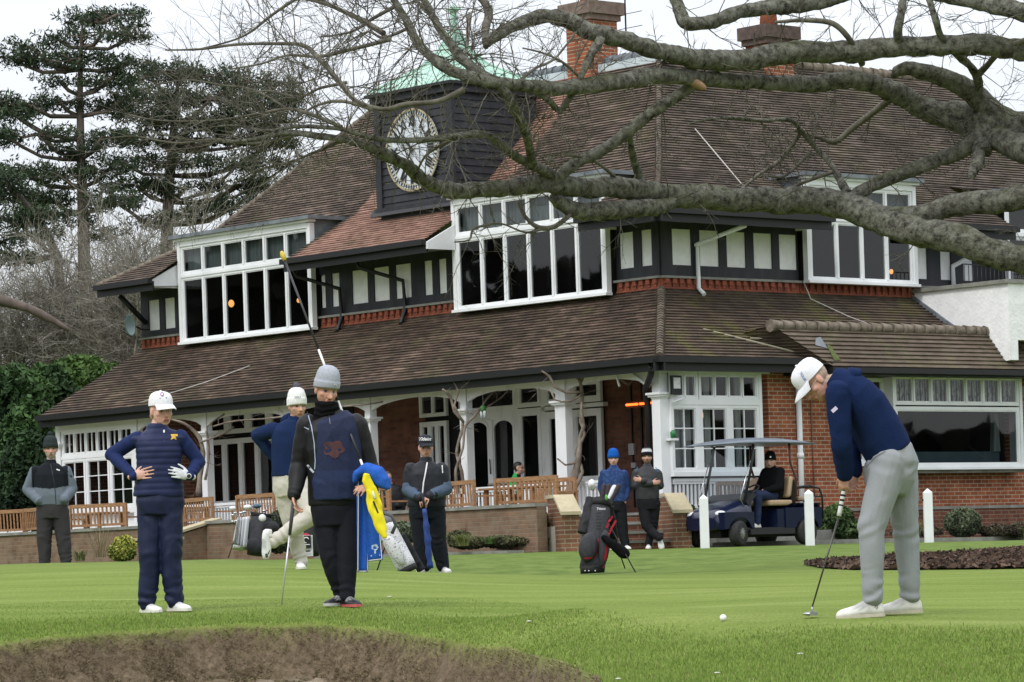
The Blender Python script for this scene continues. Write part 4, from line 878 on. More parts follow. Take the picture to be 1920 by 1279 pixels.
mb = MB(); mb.box(.75, 3.15, .5, 2.0, .1, .99); mb.build('veranda_base', DBRX, house)
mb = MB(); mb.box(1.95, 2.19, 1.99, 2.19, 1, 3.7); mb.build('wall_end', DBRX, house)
mb = MB()
for a, b in ((.62, .72), (1.08, 1.3), (1.68, 1.82), (2.5, 2.62)): mb.box(a, b, .6, .64, 1.7, 3.6)
mb.box(.62, 1.3, .66, .68, 1.7, 3.6); mb.build('curtain', mat('grey_curtain', (.28, .29, .29), (.4, .42, .42), rough=.9, scale=6, stretch=(4, 4, .4)), house)
for i, a in enumerate((17.0,)): pass
casement(house, 'A', XG, 17.05, 19.78, 2.93, 3.50, 6, nx=2, mull=.03, name='window', glass=GLASS2)
for a, b in ((17.05, 17.95), (17.97, 18.87), (18.89, 19.78)): casement(house, 'A', XG, a, b, 1.72, 2.86, 1, nx=2, nz=3, fr=.06, name='window', glass=GLASS2)
for q_ in ((-.01, .07, 2.861, 2.929), (-.03, .1, 1.6, 1.718), (-.01, .1, 3.501, 3.72)): mb = MB(); mb.box(XG+q_[0], XG+q_[1], 17.0, 19.85, q_[2], q_[3]); mb.build('glazing_rail', WHITE, house)
mb = MB(); mb.box(XG+.1, XG+.14, 17.0, 19.85, 1.0, 1.6); mb.box(XG, XG+.1, 17, 19.85, 1.0, 1.25); mb.build('panel', WHITE2, house)
mb = MB(); mb.box(1.6, 1.65, 17, 19.8, 1.0, 3.7); mb.build('room', mat('green_gloom', (.015, .025, .012), (.05, .07, .035), rough=.9, scale=4, detail=8), house)  # sheet painted with the dark green gloom seen through the panes
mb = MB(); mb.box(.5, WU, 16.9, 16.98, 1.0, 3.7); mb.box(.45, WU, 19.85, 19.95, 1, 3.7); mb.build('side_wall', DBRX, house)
# notice frame and bottle bracket on the corner column
nf = empty('notice_frame', LW(.62, .24, 3.36), RZ, 'small black framed notice hanging outside the glazed corner beside the corner column', 'notice')
mb = MB(); mb.box(-.13, .13, -.02, .02, -.18, .17); mb.build('frame', GUT, nf); mb = MB(); mb.box(-.085, .085, -.03, -.021, -.07, .13); mb.build('sheet', mat('paper', (.7, .7, .7), (.5, .5, .5), rough=.8, scale=25), nf)
bt = empty('hanging_bottle_holder', LW(.57, .33, 2.42), RZ, 'white bracket with a small green plant bottle fixed low on the corner column', 'bottle holder')
mb = MB(); mb.box(-.1, .1, -.06, .06, -.08, -.04); mb.build('shelf', WHITE, bt); mb = MB(); mb.tube([(-.05, -.1, .62), (.25, -.1, .7)], .022, 6); mb.build('bracket', WHITE, bt); mb = MB(); mb.lathe((0, -.02, -.03), [(.05, 0), (.055, .1), (.02, .14)], 10); mb.build('bottle', mat('green_glass', (.02, .18, .05), rough=.2), bt)
bt2 = empty('hanging_bottle_holder', LW(.3, 6.3-1.0, 3.1), RZ, 'clear jars with a green plant hanging beside the white column above the veranda table', 'bottle holder')
mb = MB(); mb.tube([(0, 0, .1), (0, 0, .45)], .004, 4); mb.lathe((0, -.04, -.08), [(.03, 0), (.035, .12), (.02, .14)], 8); mb.lathe((0, .05, -.08), [(.03, 0), (.035, .12), (.02, .14)], 8); mb.build('jars', mat('jar', (.5, .55, .55), rough=.1), bt2); mb = MB(); mb.ell((0, 0, .1), (.06, .06, .07)); mb.build('plant', mat('leaf_green', (.03, .12, .03), (.06, .2, .05), rough=.7, scale=30), bt2)
# corner rainwater pipe
mb = MB(); mb.tube([(.0, .22, 3.72), (.1, .35, 3.55), (.35, .78, 3.3), (.42, .80, 3.0), (.42, .80, 1.2)], .06, 10); mb.lathe((.42, .8, 1.95), [(.08, 0), (.08, .07)], 10); mb.build('rainwater_pipes', GUT, house)

# --- terrace: paved platform with retaining wall
ter = empty('terrace', (C0.x, C0.y, 0), RZ, 'raised terrace behind the low worn brick wall left of the steps', 'terrace')
ZT = .80
WBRX = brickmat('worn_brick_x', 'x', (.21, .115, .07), (.15, .085, .055), (.20, .155, .115), stain=(.2, .15, .10))
mb = MB(); mb.box(-2.9, .15, -.3, 23, .2, ZT); mb.build('paving', mat('paving', (.25, .22, .18), (.33, .3, .26), rough=.95, scale=3, detail=6), ter)
mb = MB(); mb.box(-3.25, -3.02, -.15, 9.6, .1, 1.16); mb.build('retaining_wall', WBR, ter)
mb = MB(); mb.box(-3.29, -2.97, -.15, 9.6, 1.161, 1.22); mb.build('coping', CONC, ter)
mb = MB(); mb.box(-3.25, -3.02, 11.0, 25, .1, 1.14); mb.build('retaining_wall', WBR, ter); mb = MB(); mb.box(-3.29, -2.97, 11.0, 25, 1.141, 1.2); mb.build('coping', CONC, ter)
# sloping flank walls of the second steps
mb = MB(); mb.prism([(-2.9, 9.61, 1.2), (-4.6, 9.61, .8), (-4.6, 9.61, .1), (-2.9, 9.61, .1)], (0, .25, 0)); mb.build('flank_wall', WBRX, ter)
mb = MB(); mb.box(-5.2, -4.5, 8.75, 9.6, .1, .86); mb.build('flank_pedestal', WBRX, ter)
mb = MB(); mb.box(-5.25, -4.45, 8.7, 9.65, .861, .91); mb.build('pedestal_cap', STONE, ter)
mb = MB(); mb.prism([(-2.9, 9.56, 1.23), (-4.65, 9.56, .82), (-4.65, 9.56, .87), (-2.9, 9.56, 1.28)], (0, .35, 0)); mb.build('coping', STONE, ter)
# --- front steps, set at 45 degrees across the corner
PL, PR = W(1066, 1030, 63.7), W(1275, 1026, 64.2)
st = empty('steps', (0, 0, 0), 0, 'dark brick and stone steps leading up to the veranda between two square piers', 'steps')
dv = (PR-PL); dv.z = 0; dn = Vector((-dv.y, dv.x, 0)).normalized(); z_ = .30
for k in range(4):
    a = PL+dn*(.05+.42*k); b = PR+dn*(.05+.42*k); zb, zt = z_, .30+.17*(k+1)+.04
    m_ = MB(); m_.prism([(a.x, a.y, z_), (b.x, b.y, z_), (b.x, b.y, zt-.05), (a.x, a.y, zt-.05)], dn*(2.3-.42*k)); attach(m_.build('riser', DBRX), st)
    m_ = MB(); a = a-dn*.02; b = b-dn*.02; m_.prism([(a.x, a.y, zt-.049), (b.x, b.y, zt-.049), (b.x, b.y, zt), (a.x, a.y, zt)], dn*(.5 if k < 3 else 1.4)); attach(m_.build('tread', CONC), st)
def pier(P, lab, h=.95):
    p0 = empty('brick_pier', (P.x, P.y, P.z-.05), math.atan2(dv.y, dv.x), lab, 'pier', 'brick piers flanking the front steps')
    o = MB(); o.box(-.16, .16, -.2, .75, 0, h-.28); o.prism([(-.16, -.2, h-.28), (-.16, .75, h-.28), (-.16, .75, h), (-.16, .25, h)], (.32, 0, 0)); o.build('shaft', brickmat('pier_brick'+str(len(MATS)), 'x', (.22, .105, .06), (.14, .07, .045), (.28, .23, .16)), p0)
    c = MB(); c.prism([(-.185, -.25, h-.30), (-.185, -.25, h-.24), (-.185, .25, h+.07), (-.185, .8, h+.07), (-.185, .8, h+.01), (-.185, .24, h+.01), ], (.37, 0, 0)); c.build('cap', STONE, p0)
pier(PL, 'brick pier with sloping buff stone cap on the left of the front steps'); pier(PR, 'brick pier with sloping buff stone cap right of the front steps, by the golf cart')
# kerbs / path
def strip(name, pts, m, w=.12, h=.05):
    o = MB(); P = []
    for (x, y) in pts: P.append(Vector((x, y, gz(x, y)+h/2)))
    for a, b in zip(P, P[1:]): o.bar(a, b, w, h)
    return tag(o.build(name, m), kind='structure')
kp = [(LW(t, -1.9, 0).x, LW(t, -1.9, 0).y) for t in np.arange(-.6, 14, .9)]
strip('kerb', kp, CONC, .15, .08)
kp = [(LW(-4.0, s, 0).x, LW(-4.0, s, 0).y) for s in np.arange(-.4, 5.5, .9)]
strip('kerb', kp, CONC, .4, .05)
PATHM = mat('path_asphalt', (.10, .10, .10), (.16, .155, .15), rough=.95, scale=20, bump=.3)
q = [LW(t, s, 0) for t, s in ((-1.0, -1.8), (14, -1.8), (14, .3), (.5, .3), (-1.2, -.6))]
sheet('path', [(v.x, v.y) for v in q], PATHM, .012, .8)
q = [LW(t, s, 0) for t, s in ((-3.9, 5.5), (-3.9, -.3), (-3.3, -.3), (-3.3, 5.5))]
sheet('planting_bed', [(v.x, v.y) for v in q], MM, .014, .8)
q = [LW(t, s, 0) for t, s in ((4.2, -1.0), (14, -1.0), (14, .31), (4.2, .31))]
sheet('planting_bed', [(v.x, v.y) for v in q], MM, .03, .8)
# --- garden furniture
TEAK = mat('teak', (.24, .125, .055), (.36, .20, .10), rough=.65, scale=8, detail=5, stretch=(1, 1, 5)); TEAKD = mat('grey_teak', (.14, .10, .08), (.2, .15, .12), rough=.8, scale=8)
def bench(L=1.5, m=TEAK, name='garden_bench'):
    r = empty(name, (0, 0, 0))
    o = MB()
    for i in range(4): o.box(-L/2+.04, L/2-.04, -.38+i*.1, -.30+i*.1, .42, .445)
    o.build('seat', m, r)
    o = MB(); o.bar((-L/2, .05, .90), (L/2, .05, .90), .035, .08, up=(0, 0, 1)); o.bar((-L/2, .03, .5), (L/2, .03, .5), .03, .05)
    n = int(L/.11)
    for i in range(n): x = -L/2+.08+(L-.16)*i/(n-1); o.bar((x, .03, .52), (x, .05, .88), .045, .012, up=(0, 1, 0))
    o.build('backrest', m, r)
    for sx in (-1, 1):
        for y, h in ((-.4, .62), (.06, .93)):
            l = MB(); l.bar((sx*(L/2), y, 0), (sx*(L/2), y, h), .05, .05, up=(0, 1, 0)); l.build('leg', m, r)
        a = MB(); a.bar((sx*L/2, -.44, .64), (sx*L/2, .08, .64), .06, .03); a.build('armrest', m, r)
    return r
def tableT(L=1.2, Wd=.8):
    r = empty('garden_table', (0, 0, 0)); o = MB()
    n = 7
    for i in range(n): y = -Wd/2+Wd*i/n; o.box(-L/2, L/2, y+.004, y+Wd/n-.004, .70, .73)
    o.build('tabletop', TEAK, r)
    for sx in (-1, 1):
        for sy in (-1, 1): l = MB(); l.box(sx*(L/2-.1)-.03, sx*(L/2-.1)+.03, sy*(Wd/2-.1)-.03, sy*(Wd/2-.1)+.03, 0, .7); l.build('leg', TEAK, r)
    return r
GB = 'teak benches set out on the terrace'
b0 = bench(1.5); t0_ = tableT()
spots = [(-2.5, .9, 180, 1.1, 'teak bench nearest the left-hand step pier, seen over the wall'), (-2.55, 2.75, 165, 1.0, 'teak bench right of the man in the dark cap, its slatted back to the lawn'), (-1.2, 1.9, 0, 1, 'teak bench behind the table nearest the front steps'),
         (-2.55, 5.6, 180, 1.2, 'teak bench half hidden between the caddie and the man in the dark cap'), (-2.5, 8.9, 180, .8, 'teak bench behind the legs of the man in the white bobble hat'), (-2.4, 11.0, 170, 1.0, 'teak bench beside the low flank wall behind the two golf bags'),
         (-2.5, 14.3, 195, 1.0, 'teak bench left of the flank wall, right of the woman in navy'), (-2.5, 16.6, 165, 1.0, 'teak bench immediately left of the woman in navy, under the small-paned windows'), (-2.4, 18.0, 200, .8, 'teak bench right of the man with hands in his pockets'), (-2.5, 20.6, 178, 1.35, 'leftmost teak bench, left of the man with hands in his pockets')]
for i, (t, s, a, k, lab) in enumerate(spots):
    o = b0 if i == 0 else copy_tree(b0)
    p_ = LW(t, s, ZT); o.location = p_; o.rotation_euler = (0, 0, RZ+math.radians(90-180+a)); o.scale = (k, 1, 1)
    o.location.z = ZT-.02; tag(o, lab, 'bench', GB)
tsp = [(-1.9, 1.75, 'teak table near the front steps between two benches'), (-1.9, 6.9, 'teak table behind the caddie on the terrace'), (-1.7, 12.7, 'teak table behind the sloping flank wall'), (-1.7, 15.7, 'dark topped teak table just left of the woman in navy')]
for i, (t, s, lab) in enumerate(tsp):
    o = t0_ if i == 0 else copy_tree(t0_); o.location = LW(t, s, ZT); o.rotation_euler = (0, 0, RZ+1.57); tag(o, lab, 'table', 'teak tables on the terrace')
    o.scale = (1.3, 1, 1.05)
bb = bench(1.45, TEAKD, 'wooden_bench'); bb.location = LW(1.85, -.3, .62); bb.rotation_euler = (0, 0, RZ); tag(bb, 'dark grey slatted bench under the glazed corner, behind the golf cart windscreen', 'bench')
mb = MB(); mb.box(.55, 4.0, -.75, .35, .1, .62); attach_ = mb.build('bench_plinth', CONC, house)
# round wicker-grey tables on the veranda
for (t, s, lab) in ((1.2, 5.5, 'round grey table on the veranda right of the man in the green jacket'), (-.4, 14.2, 'round grey table on the terrace right of the woman in navy')):
    zt = ZF if t > 0 else ZT
    r = empty('round_table', LW(t, s, zt), 0, lab, 'table'); o = MB(); o.lathe((0, 0, .72), [(.5, 0), (.52, .02), (.5, .05)], 24); o.build('tabletop', mat('weathered_wood', (.16, .14, .12), (.24, .21, .18), rough=.8), r); o = MB(); o.tube([(0, 0, 0), (0, 0, .72)], .04, 8); o.build('leg', GUT, r)
# --- bollards
def bollard():
    r = empty('bollard'); o = MB(); w = .075; o.box(-w, w, -w, w, -.1, .85); o.faces([(-w, -w, .8501), (w, -w, .8501), (w, w, .8501), (-w, w, .8501), (0, 0, .92)], [(0, 1, 4), (1, 2, 4), (2, 3, 4), (3, 0, 4)]); o.build('post', WHITE, r)
    o = MB(); o.lathe((0, 0, .72), [(.001, -.02), (.02, -.02), (.02, .02), (.001, .02)], 8, ax=(Vector((0, 0, 1)), Vector((0, 1, 0)), Vector((1, 0, 0)))); b = o.build('bolt', GUT, r); b.location = (-w-.005, 0, 0) ; b.location.z = 0
    return r
bq = bollard()
for i, (px, py, D, lab) in enumerate([(1322, 1028, 62.0, 'white wooden bollard in front of the golf cart bonnet'), (1519, 1018, 62.3, 'white wooden bollard in front of the golf cart rear wheel'), (1742, 1015, 63.0, 'white wooden bollard standing alone on the right by the round bush')]):
    o = bq if i == 0 else copy_tree(bq); p_ = W(px, py, D); o.location = p_; tag(o, lab, 'bollard', 'white bollards along the path edge')
# --- unseen treelines added beside and behind the view, sized for the window reflections
rs2 = np.random.RandomState(5)
def treeline(name, xy0, xy1, H0, dH, n, depth, seed):
    u = rs2.rand(n); X = xy0[0]+(xy1[0]-xy0[0])*u; Y = xy0[1]+(xy1[1]-xy0[1])*u; L = math.hypot(xy1[0]-xy0[0], xy1[1]-xy0[1]); w_ = u*L
    H = H0+dH*(np.sin(w_*.21+seed)+.6*np.sin(w_*.67+1)+.4*np.sin(w_*1.7)); Z = rs2.rand(n)**.8*H-.3; X = X+rs2.uniform(-depth, depth, n); Y = Y+rs2.uniform(-depth, depth, n)
    P = np.stack([X, Y, Z], -1); a = rs2.randn(n, 3); a /= np.linalg.norm(a, axis=1)[:, None]; b = np.cross(a, rs2.randn(n, 3)); b /= np.linalg.norm(b, axis=1)[:, None]; a *= .9; b *= .5
    V = np.stack([P-a-b, P+a-b, P+a+b, P-a+b], 1).reshape(-1, 3)
    tag(obj(name, np_mesh(name, V, np.arange(n*4).reshape(-1, 4), mat('far_leaves', (.012, .016, .012), (.05, .05, .035), rough=.9, scale=.6))), kind='stuff')
treeline('reflection_woodland', (-62, 20), (-62, 150), 11.0, 2.2, 9000, 4, 0)
treeline('reflection_woodland', (66, -30), (66, 90), 4.6, .7, 7000, 3, 2)
treeline('reflection_woodland', (-80, -60), (90, -60), 12, 2, 6000, 4, 4)
# ================================================================== people
def vec(*a): return Vector(a)
def frame(f, u):
    f = Vector(f).normalized(); u = Vector(u); r = f.cross(u).normalized(); u = r.cross(f); return r, f, u   # right, forward, up
def capsule(mb, p, q, r0, r1, n=12, flat=1.0):
    p, q = Vector(p), Vector(q); d = (q-p); L = d.length
    if L < 1e-5: return
    d /= L; a = d.orthogonal().normalized(); b = d.cross(a); k = 4
    prof = [(max(1e-4, r0*math.sin(math.pi/2*i/k)), -r0*math.cos(math.pi/2*i/k)) for i in range(k)]+[(r0, 0), (r1, L)]+[(max(1e-4, r1*math.cos(math.pi/2*i/k)), L+r1*math.sin(math.pi/2*i/k)) for i in range(1, k+1)]
    mb.lathe(p, prof, n, 0, (a, b, d))
def limb(mb, pts, rads, n=12):
    for i in range(len(pts)-1): capsule(mb, pts[i], pts[i+1], rads[i], rads[i+1], n)
def muscle(mb, p, q, r, t=.35, k=1.15):
    p, q = Vector(p), Vector(q); c = p.lerp(q, t); d = (q-p).normalized(); a = d.orthogonal().normalized(); mb.ell(c, (r*k, r*k, (q-p).length*.33), (a, d.cross(a), d))
def loft(mb, secs, rv, n=28, pw=2.5, grow=0.0, caps=True):
    C = [Vector(s[0]) for s in secs]; base = len(mb.v); k = len(C)
    for i, s in enumerate(secs):
        d = (C[min(i+1, k-1)]-C[max(i-1, 0)]).normalized(); r = Vector(rv if len(s) < 4 else s[3]); r = (r-d*r.dot(d)).normalized(); f = r.cross(d)
        for j in range(n):
            a = 2*math.pi*j/n; c_, s_ = math.cos(a), math.sin(a); e = 2/pw
            mb.v.append(tuple(C[i]+r*((s[1]+grow)*math.copysign(abs(c_)**e, c_))+f*((s[2]+grow)*math.copysign(abs(s_)**e, s_))))
    for i in range(k-1):
        for j in range(n):
            a = base+i*n+j; b = base+i*n+(j+1) % n; mb.f.append((a, b, b+n, a+n)); mb.m.append(0); mb.sm.append(True)
    mb.f.append(tuple(base+j for j in range(n))[::-1]); mb.m.append(0); mb.sm.append(True); mb.f.append(tuple(base+(k-1)*n+j for j in range(n))); mb.m.append(0); mb.sm.append(True)
def remesh(mb, name, voxel, smooth, m, parent, colf=None, disp=None, iters=None):
    o = bpy.data.objects.new('tmp', mb.mesh('tmp', m)); COL.objects.link(o)
    r = o.modifiers.new('r', 'REMESH'); r.mode = 'VOXEL'; r.voxel_size = voxel; r.use_smooth_shade = True
    s = o.modifiers.new('s', 'SMOOTH'); s.factor = .5; s.iterations = smooth
    dg = bpy.context.evaluated_depsgraph_get(); me = bpy.data.meshes.new_from_object(o.evaluated_get(dg)); bpy.data.objects.remove(o)
    me.name = name
    if not me.materials: me.materials.append(m)
    if disp:
        for v, nn in zip(me.vertices, [Vector(x.vector) for x in me.vertex_normals]):
            v.co += nn*disp(v.co, nn)
    if colf:
        ca = me.color_attributes.new('Col', 'FLOAT_COLOR', 'POINT'); buf = []
        for v, x in zip(me.vertices, me.vertex_normals):
            c = colf(v.co, x.vector); buf += [c[0], c[1], c[2], 1.0]
        ca.data.foreach_set('color', buf)
    me.polygons.foreach_set('use_smooth', [True]*len(me.polygons)); me.update()
    o = obj(name, me); attach(o, parent); return o
SKINM = mat('skin', (1, 1, 1), attr=True, rough=.55, scale=40, lo=.07, bump=.05, bscale=200)
FAB = mat('fabric', (1, 1, 1), attr=True, rough=.85, scale=60, lo=.10, sheen=.0, bump=.15, bscale=300, spec=.2)
SHELL = mat('shell_fabric', (1, 1, 1), attr=True, rough=.6, scale=40, lo=.08, bump=.1, bscale=120, spec=.3)
KNIT = mat('knit', (1, 1, 1), attr=True, rough=.95, scale=90, lo=.16, bump=.6, bscale=260, spec=.1)
MEL = mat('melange', (1, 1, 1), attr=True, rough=.9, scale=260, lo=.14, bump=.1, spec=.15)
LEA = mat('shoe_leather', (1, 1, 1), attr=True, rough=.5, scale=30, lo=.08, spec=.4)
MET = mat('steel', (.5, .5, .52), rough=.25, metal=1.0); RUB = mat('black_rubber', (.012, .012, .012), rough=.7)
def folds(amp=.006, freq=7, spots=(), seed=0):
    def f(p, n):
        q = Vector((p.x*freq, p.y*freq, p.z*freq*.75))+Vector((seed*3.1, seed*1.7, seed))
        a = noise.noise(q); b = noise.noise(q*2.3+Vector((5, 1, 2)))
        d = amp*((1-abs(a)*2.2)*.8+b*.5)
        for (c, ax, R_, am, fr) in spots:
            e = p-c; g = math.exp(-e.length_squared/(R_*R_))
            if g > .03: d += am*g*math.sin(e.dot(ax)*fr*.8+noise.noise(p*7+Vector((seed, 0, 0)))*6)*max(0, .55+1.3*noise.noise(p*9+Vector((2, seed, 0))))
        return d
    return f
def head_geo(mb, H, F, s=1.0, ear=True):
    r, f, u = F
    def at(x, y, z): return H+(r*x+f*y+u*z)*s
    ax = (r, f, u)
    mb.ell(at(0, -.018, .03), (.073*s, .092*s, .088*s), ax, 20, 12)
    mb.ell(at(0, .016, -.032), (.067*s, .068*s, .076*s), ax, 18, 10)
    mb.ell(at(0, .045, -.088), (.03*s, .028*s, .024*s), ax, 12, 8)
    mb.ell(at(0, .026, -.07), (.056*s, .05*s, .038*s), ax, 14, 8)
    capsule(mb, at(0, .078, .004), at(0, .101, -.034), .008*s, .0125*s, 10); mb.ell(at(0, .09, -.038), (.018*s, .012*s, .009*s), ax, 10, 6)
    capsule(mb, at(-.034, .066, .024), at(.034, .066, .024), .014*s, .014*s, 10)
    for q in (-1, 1):
        mb.ell(at(q*.043, .046, -.022), (.024*s, .024*s, .022*s), ax, 10, 6)
        if ear: mb.ell(at(q*.076, -.008, -.008), (.008*s, .02*s, .032*s), (r, f, u), 10, 8)
    capsule(mb, at(-.019, .079, -.062), at(.019, .079, -.062), .0075*s, .0075*s, 8); capsule(mb, at(-.015, .077, -.071), at(.015, .077, -.071), .0075*s, .0075*s, 8)
def head_col(H, F, skin, hair, s=1.0, beard=0, beardc=None, brow=None):
    r, f, u = F; brow = brow or tuple(c*.6 for c in hair); bc = beardc or hair
    def col(p):
        d = p-H; x, y, z = d.dot(r)/s, d.dot(f)/s, d.dot(u)/s
        c = list(skin)
        if abs(x) > .12 or z < -.16 or z > .16 or abs(y) > .14: return tuple(c)
        n1 = noise.noise(p*45)
        if y > .02:
            # warmer cheeks and nose
            k = max(0, 1-((abs(x)-.038)**2+(z+.03)**2)/.0012)*.35+max(0, 1-(x*x+(z+.035)**2)/.0004)*.35
            c = [c[0]*(1+.04*k), c[1]*(1-.22*k), c[2]*(1-.25*k)]
            if abs(z+.066) < .0095 and abs(x) < .024-.6*abs(z+.066): c = [skin[0]*.72, skin[1]*.42, skin[2]*.42]
            if abs(z+.0665) < .0022 and abs(x) < .022: c = [skin[0]*.3, skin[1]*.15, skin[2]*.15]
            ex = abs(x)-.031
            if abs(ex) < .0155 and abs(z-.002) < .0075*(1-(ex/.0165)**2)+.001 and y > .05:
                c = [.32, .29, .27] if abs(ex) > .0065 else [.05, .04, .035]
            if abs(z-.0095) < .0022 and abs(ex) < .016 and y > .05: c = [.04, .025, .02]
            if abs(z-(.0245-.12*abs(ex))) < .0042 and abs(ex) < .019 and y > .05: c = [brow[i]*.8+c[i]*.2 for i in range(3)]
        if beard and (z < -.035 and y > -.02 and not (abs(z+.066) < .009 and abs(x) < .022 and y > .05)):
            kk = beard*min(1, max(0, (-.03-z)/.02))*(1 if abs(x) > .022 or z < -.075 or z > -.058 else .8)*(.8+.4*n1)
            kk = max(0, min(1, kk)); c = [c[i]*(1-kk)+bc[i]*kk for i in range(3)]
        if (z > .045 and y < .05) or (y < -.015 and z > -.055 and abs(x) > .03) or (y < -.03 and z > -.075):
            if not (abs(x) > .072 and y > -.03 and z < .03): c = [hair[i]*(1+.4*n1) for i in range(3)]
        return tuple(c)
    return col
def head_disp(H, F, s):
    r, f, u = F
    def d_(p, n):
        d = p-H; x, y, z = d.dot(r)/s, d.dot(f)/s, d.dot(u)/s
        if y < .03: return 0
        ex = abs(x)-.031; g = math.exp(-(ex*ex/.00022+(z-.004)**2/.00012)); return -.007*g
    return d_
def hand_geo(mb, w, d, pn, th, curl=.5, s=1.0, spread=1.0, length=1.0, thumb_in=.3):
    """wrist w, direction d, palm normal pn (the way the palm faces), th = side the thumb is on"""
    d = Vector(d).normalized(); pn = Vector(pn); pn = (pn-d*pn.dot(d)).normalized(); th = Vector(th); th = (th-d*th.dot(d)-pn*th.dot(pn)).normalized()
    mb.ell(w+d*.045*s, (.040*s, .016*s, .052*s), (th, pn, d), 14, 8); capsule(mb, w-d*.03*s, w+d*.02*s, .026*s, .028*s, 10)
    for i in range(4):
        off = (1.5-i)*.0205*s*spread; L = (.040, .044, .041, .032)[i]*s*length; k = w+d*(.083-.006*abs(i-1.2))*s+th*off
        dd = d.copy()+th*((1.5-i)*.06*spread); dd.normalize(); p = k; c = curl*(.9+.12*i)
        for j, (ll, rr) in enumerate(((L, .0092*s), (L*.65, .0084*s), (L*.5, .0076*s))):
            ang = c*(.9, 1.1, .8)[j]; dd = (dd*math.cos(ang)+pn*math.sin(ang)).normalized(); q = p+dd*ll; capsule(mb, p, q, rr, rr*.92, 8); p = q
    p = w+d*.02*s+th*.026*s; dd = (d*.75+th*.65+pn*thumb_in).normalized()
    for ll, rr in ((.042*s, .0125*s), (.032*s, .0105*s), (.024*s, .009*s)):
        q = p+dd*ll; capsule(mb, p, q, rr, rr*.9, 8); p = q; dd = (dd+d*.25+pn*curl*.35-th*.1).normalized()
def shoe(parent, a, d, up=(0, 0, 1), L=.29, c=(.72, .72, .72), sole=(.7, .68, .6), accent=None, w=1.0, name='shoe', zg=None, h=1.0):
    """a: point under the ankle on the sole plane; d: toe direction"""
    d = Vector(d).normalized(); up = Vector(up); up = (up-d*up.dot(d)).normalized(); r = d.cross(up); heel = Vector(a)-d*.07
    us = [0, .06, .18, .32, .45, .6, .75, .88, .96, 1.0]; ws = [.022, .034, .037, .035, .038, .046, .049, .042, .028, .012]; hs = [.055, .078, .088, .088, .078, .062, .052, .045, .036, .022]
    ws = [x*w for x in ws]; hs = [x*h for x in hs]
    mb = MB(); base = 0; n = 14
    for u_, w_, h_ in zip(us, ws, hs):
        c0 = heel+d*(u_*L)
        for j in range(n):
            t_ = j/(n-1); an = math.pi*t_
            mb.v.append(tuple(c0+r*(w_*math.cos(an))+up*(.014+(h_-.014)*math.sin(an)**.75)))
    for i in range(len(us)-1):
        for j in range(n-1): q = i*n+j; mb.f.append((q, q+1, q+1+n, q+n)); mb.m.append(0); mb.sm.append(True)
        mb.f.append((i*n, i*n+n, i*n+2*n-1, i*n+n-1)); mb.m.append(0); mb.sm.append(False)
    mb.f.append(tuple(range(n))); mb.m.append(0); mb.sm.append(False); mb.f.append(tuple((len(us)-1)*n+j for j in range(n))); mb.m.append(0); mb.sm.append(False)
    me = mb.mesh(name, LEA); ca = me.color_attributes.new('Col', 'FLOAT_COLOR', 'POINT'); buf = []
    for v in me.vertices:
        e = v.co-heel; x = e.dot(d)/L; z = e.dot(up); cc = c
        if accent and .25 < x < .6 and z > .045: cc = accent
        if .34 < x < .62 and z > .055: cc = tuple(k*.7 for k in cc)
        buf += [*cc, 1]
    ca.data.foreach_set('color', buf); o = obj(name, me); attach(o, parent)
    sb = MB(); P = [heel+d*(u_*L*1.02-.004)+r*(w_+.004) for u_, w_ in zip(us, ws)]+[heel+d*(u_*L*1.02-.004)-r*(w_+.004) for u_, w_ in list(zip(us, ws))[::-1]]
    sb.prism(P, up*.02); so_ = sb.mesh('sole', LEA); ca = so_.color_attributes.new('Col', 'FLOAT_COLOR', 'POINT'); ca.data.foreach_set('color', [*sole, 1]*len(so_.vertices)); s_ = obj('sole', so_, o); s_.matrix_parent_inverse = Matrix.Identity(4)
    lb = MB()
    for k in range(4):
        x = L*(.38+.06*k); hh = .083-.008*k; lb.tube([heel+d*x+r*.02+up*(hh-.008), heel+d*x+up*(hh+.002), heel+d*x-r*.02+up*(hh-.008)], .003, 4)
    le = lb.mesh('laces', LEA); ca = le.color_attributes.new('Col', 'FLOAT_COLOR', 'POINT'); ca.data.foreach_set('color', [.5*c[0], .5*c[1], .5*c[2]+.02, 1]*len(le.vertices)); l_ = obj('laces', le, o)
    return o
def colorize(o, c):
    me = o.data; ca = me.color_attributes.new('Col', 'FLOAT_COLOR', 'POINT'); ca.data.foreach_set('color', [v for p in me.vertices for v in (*(c(p.co) if callable(c) else c), 1)])
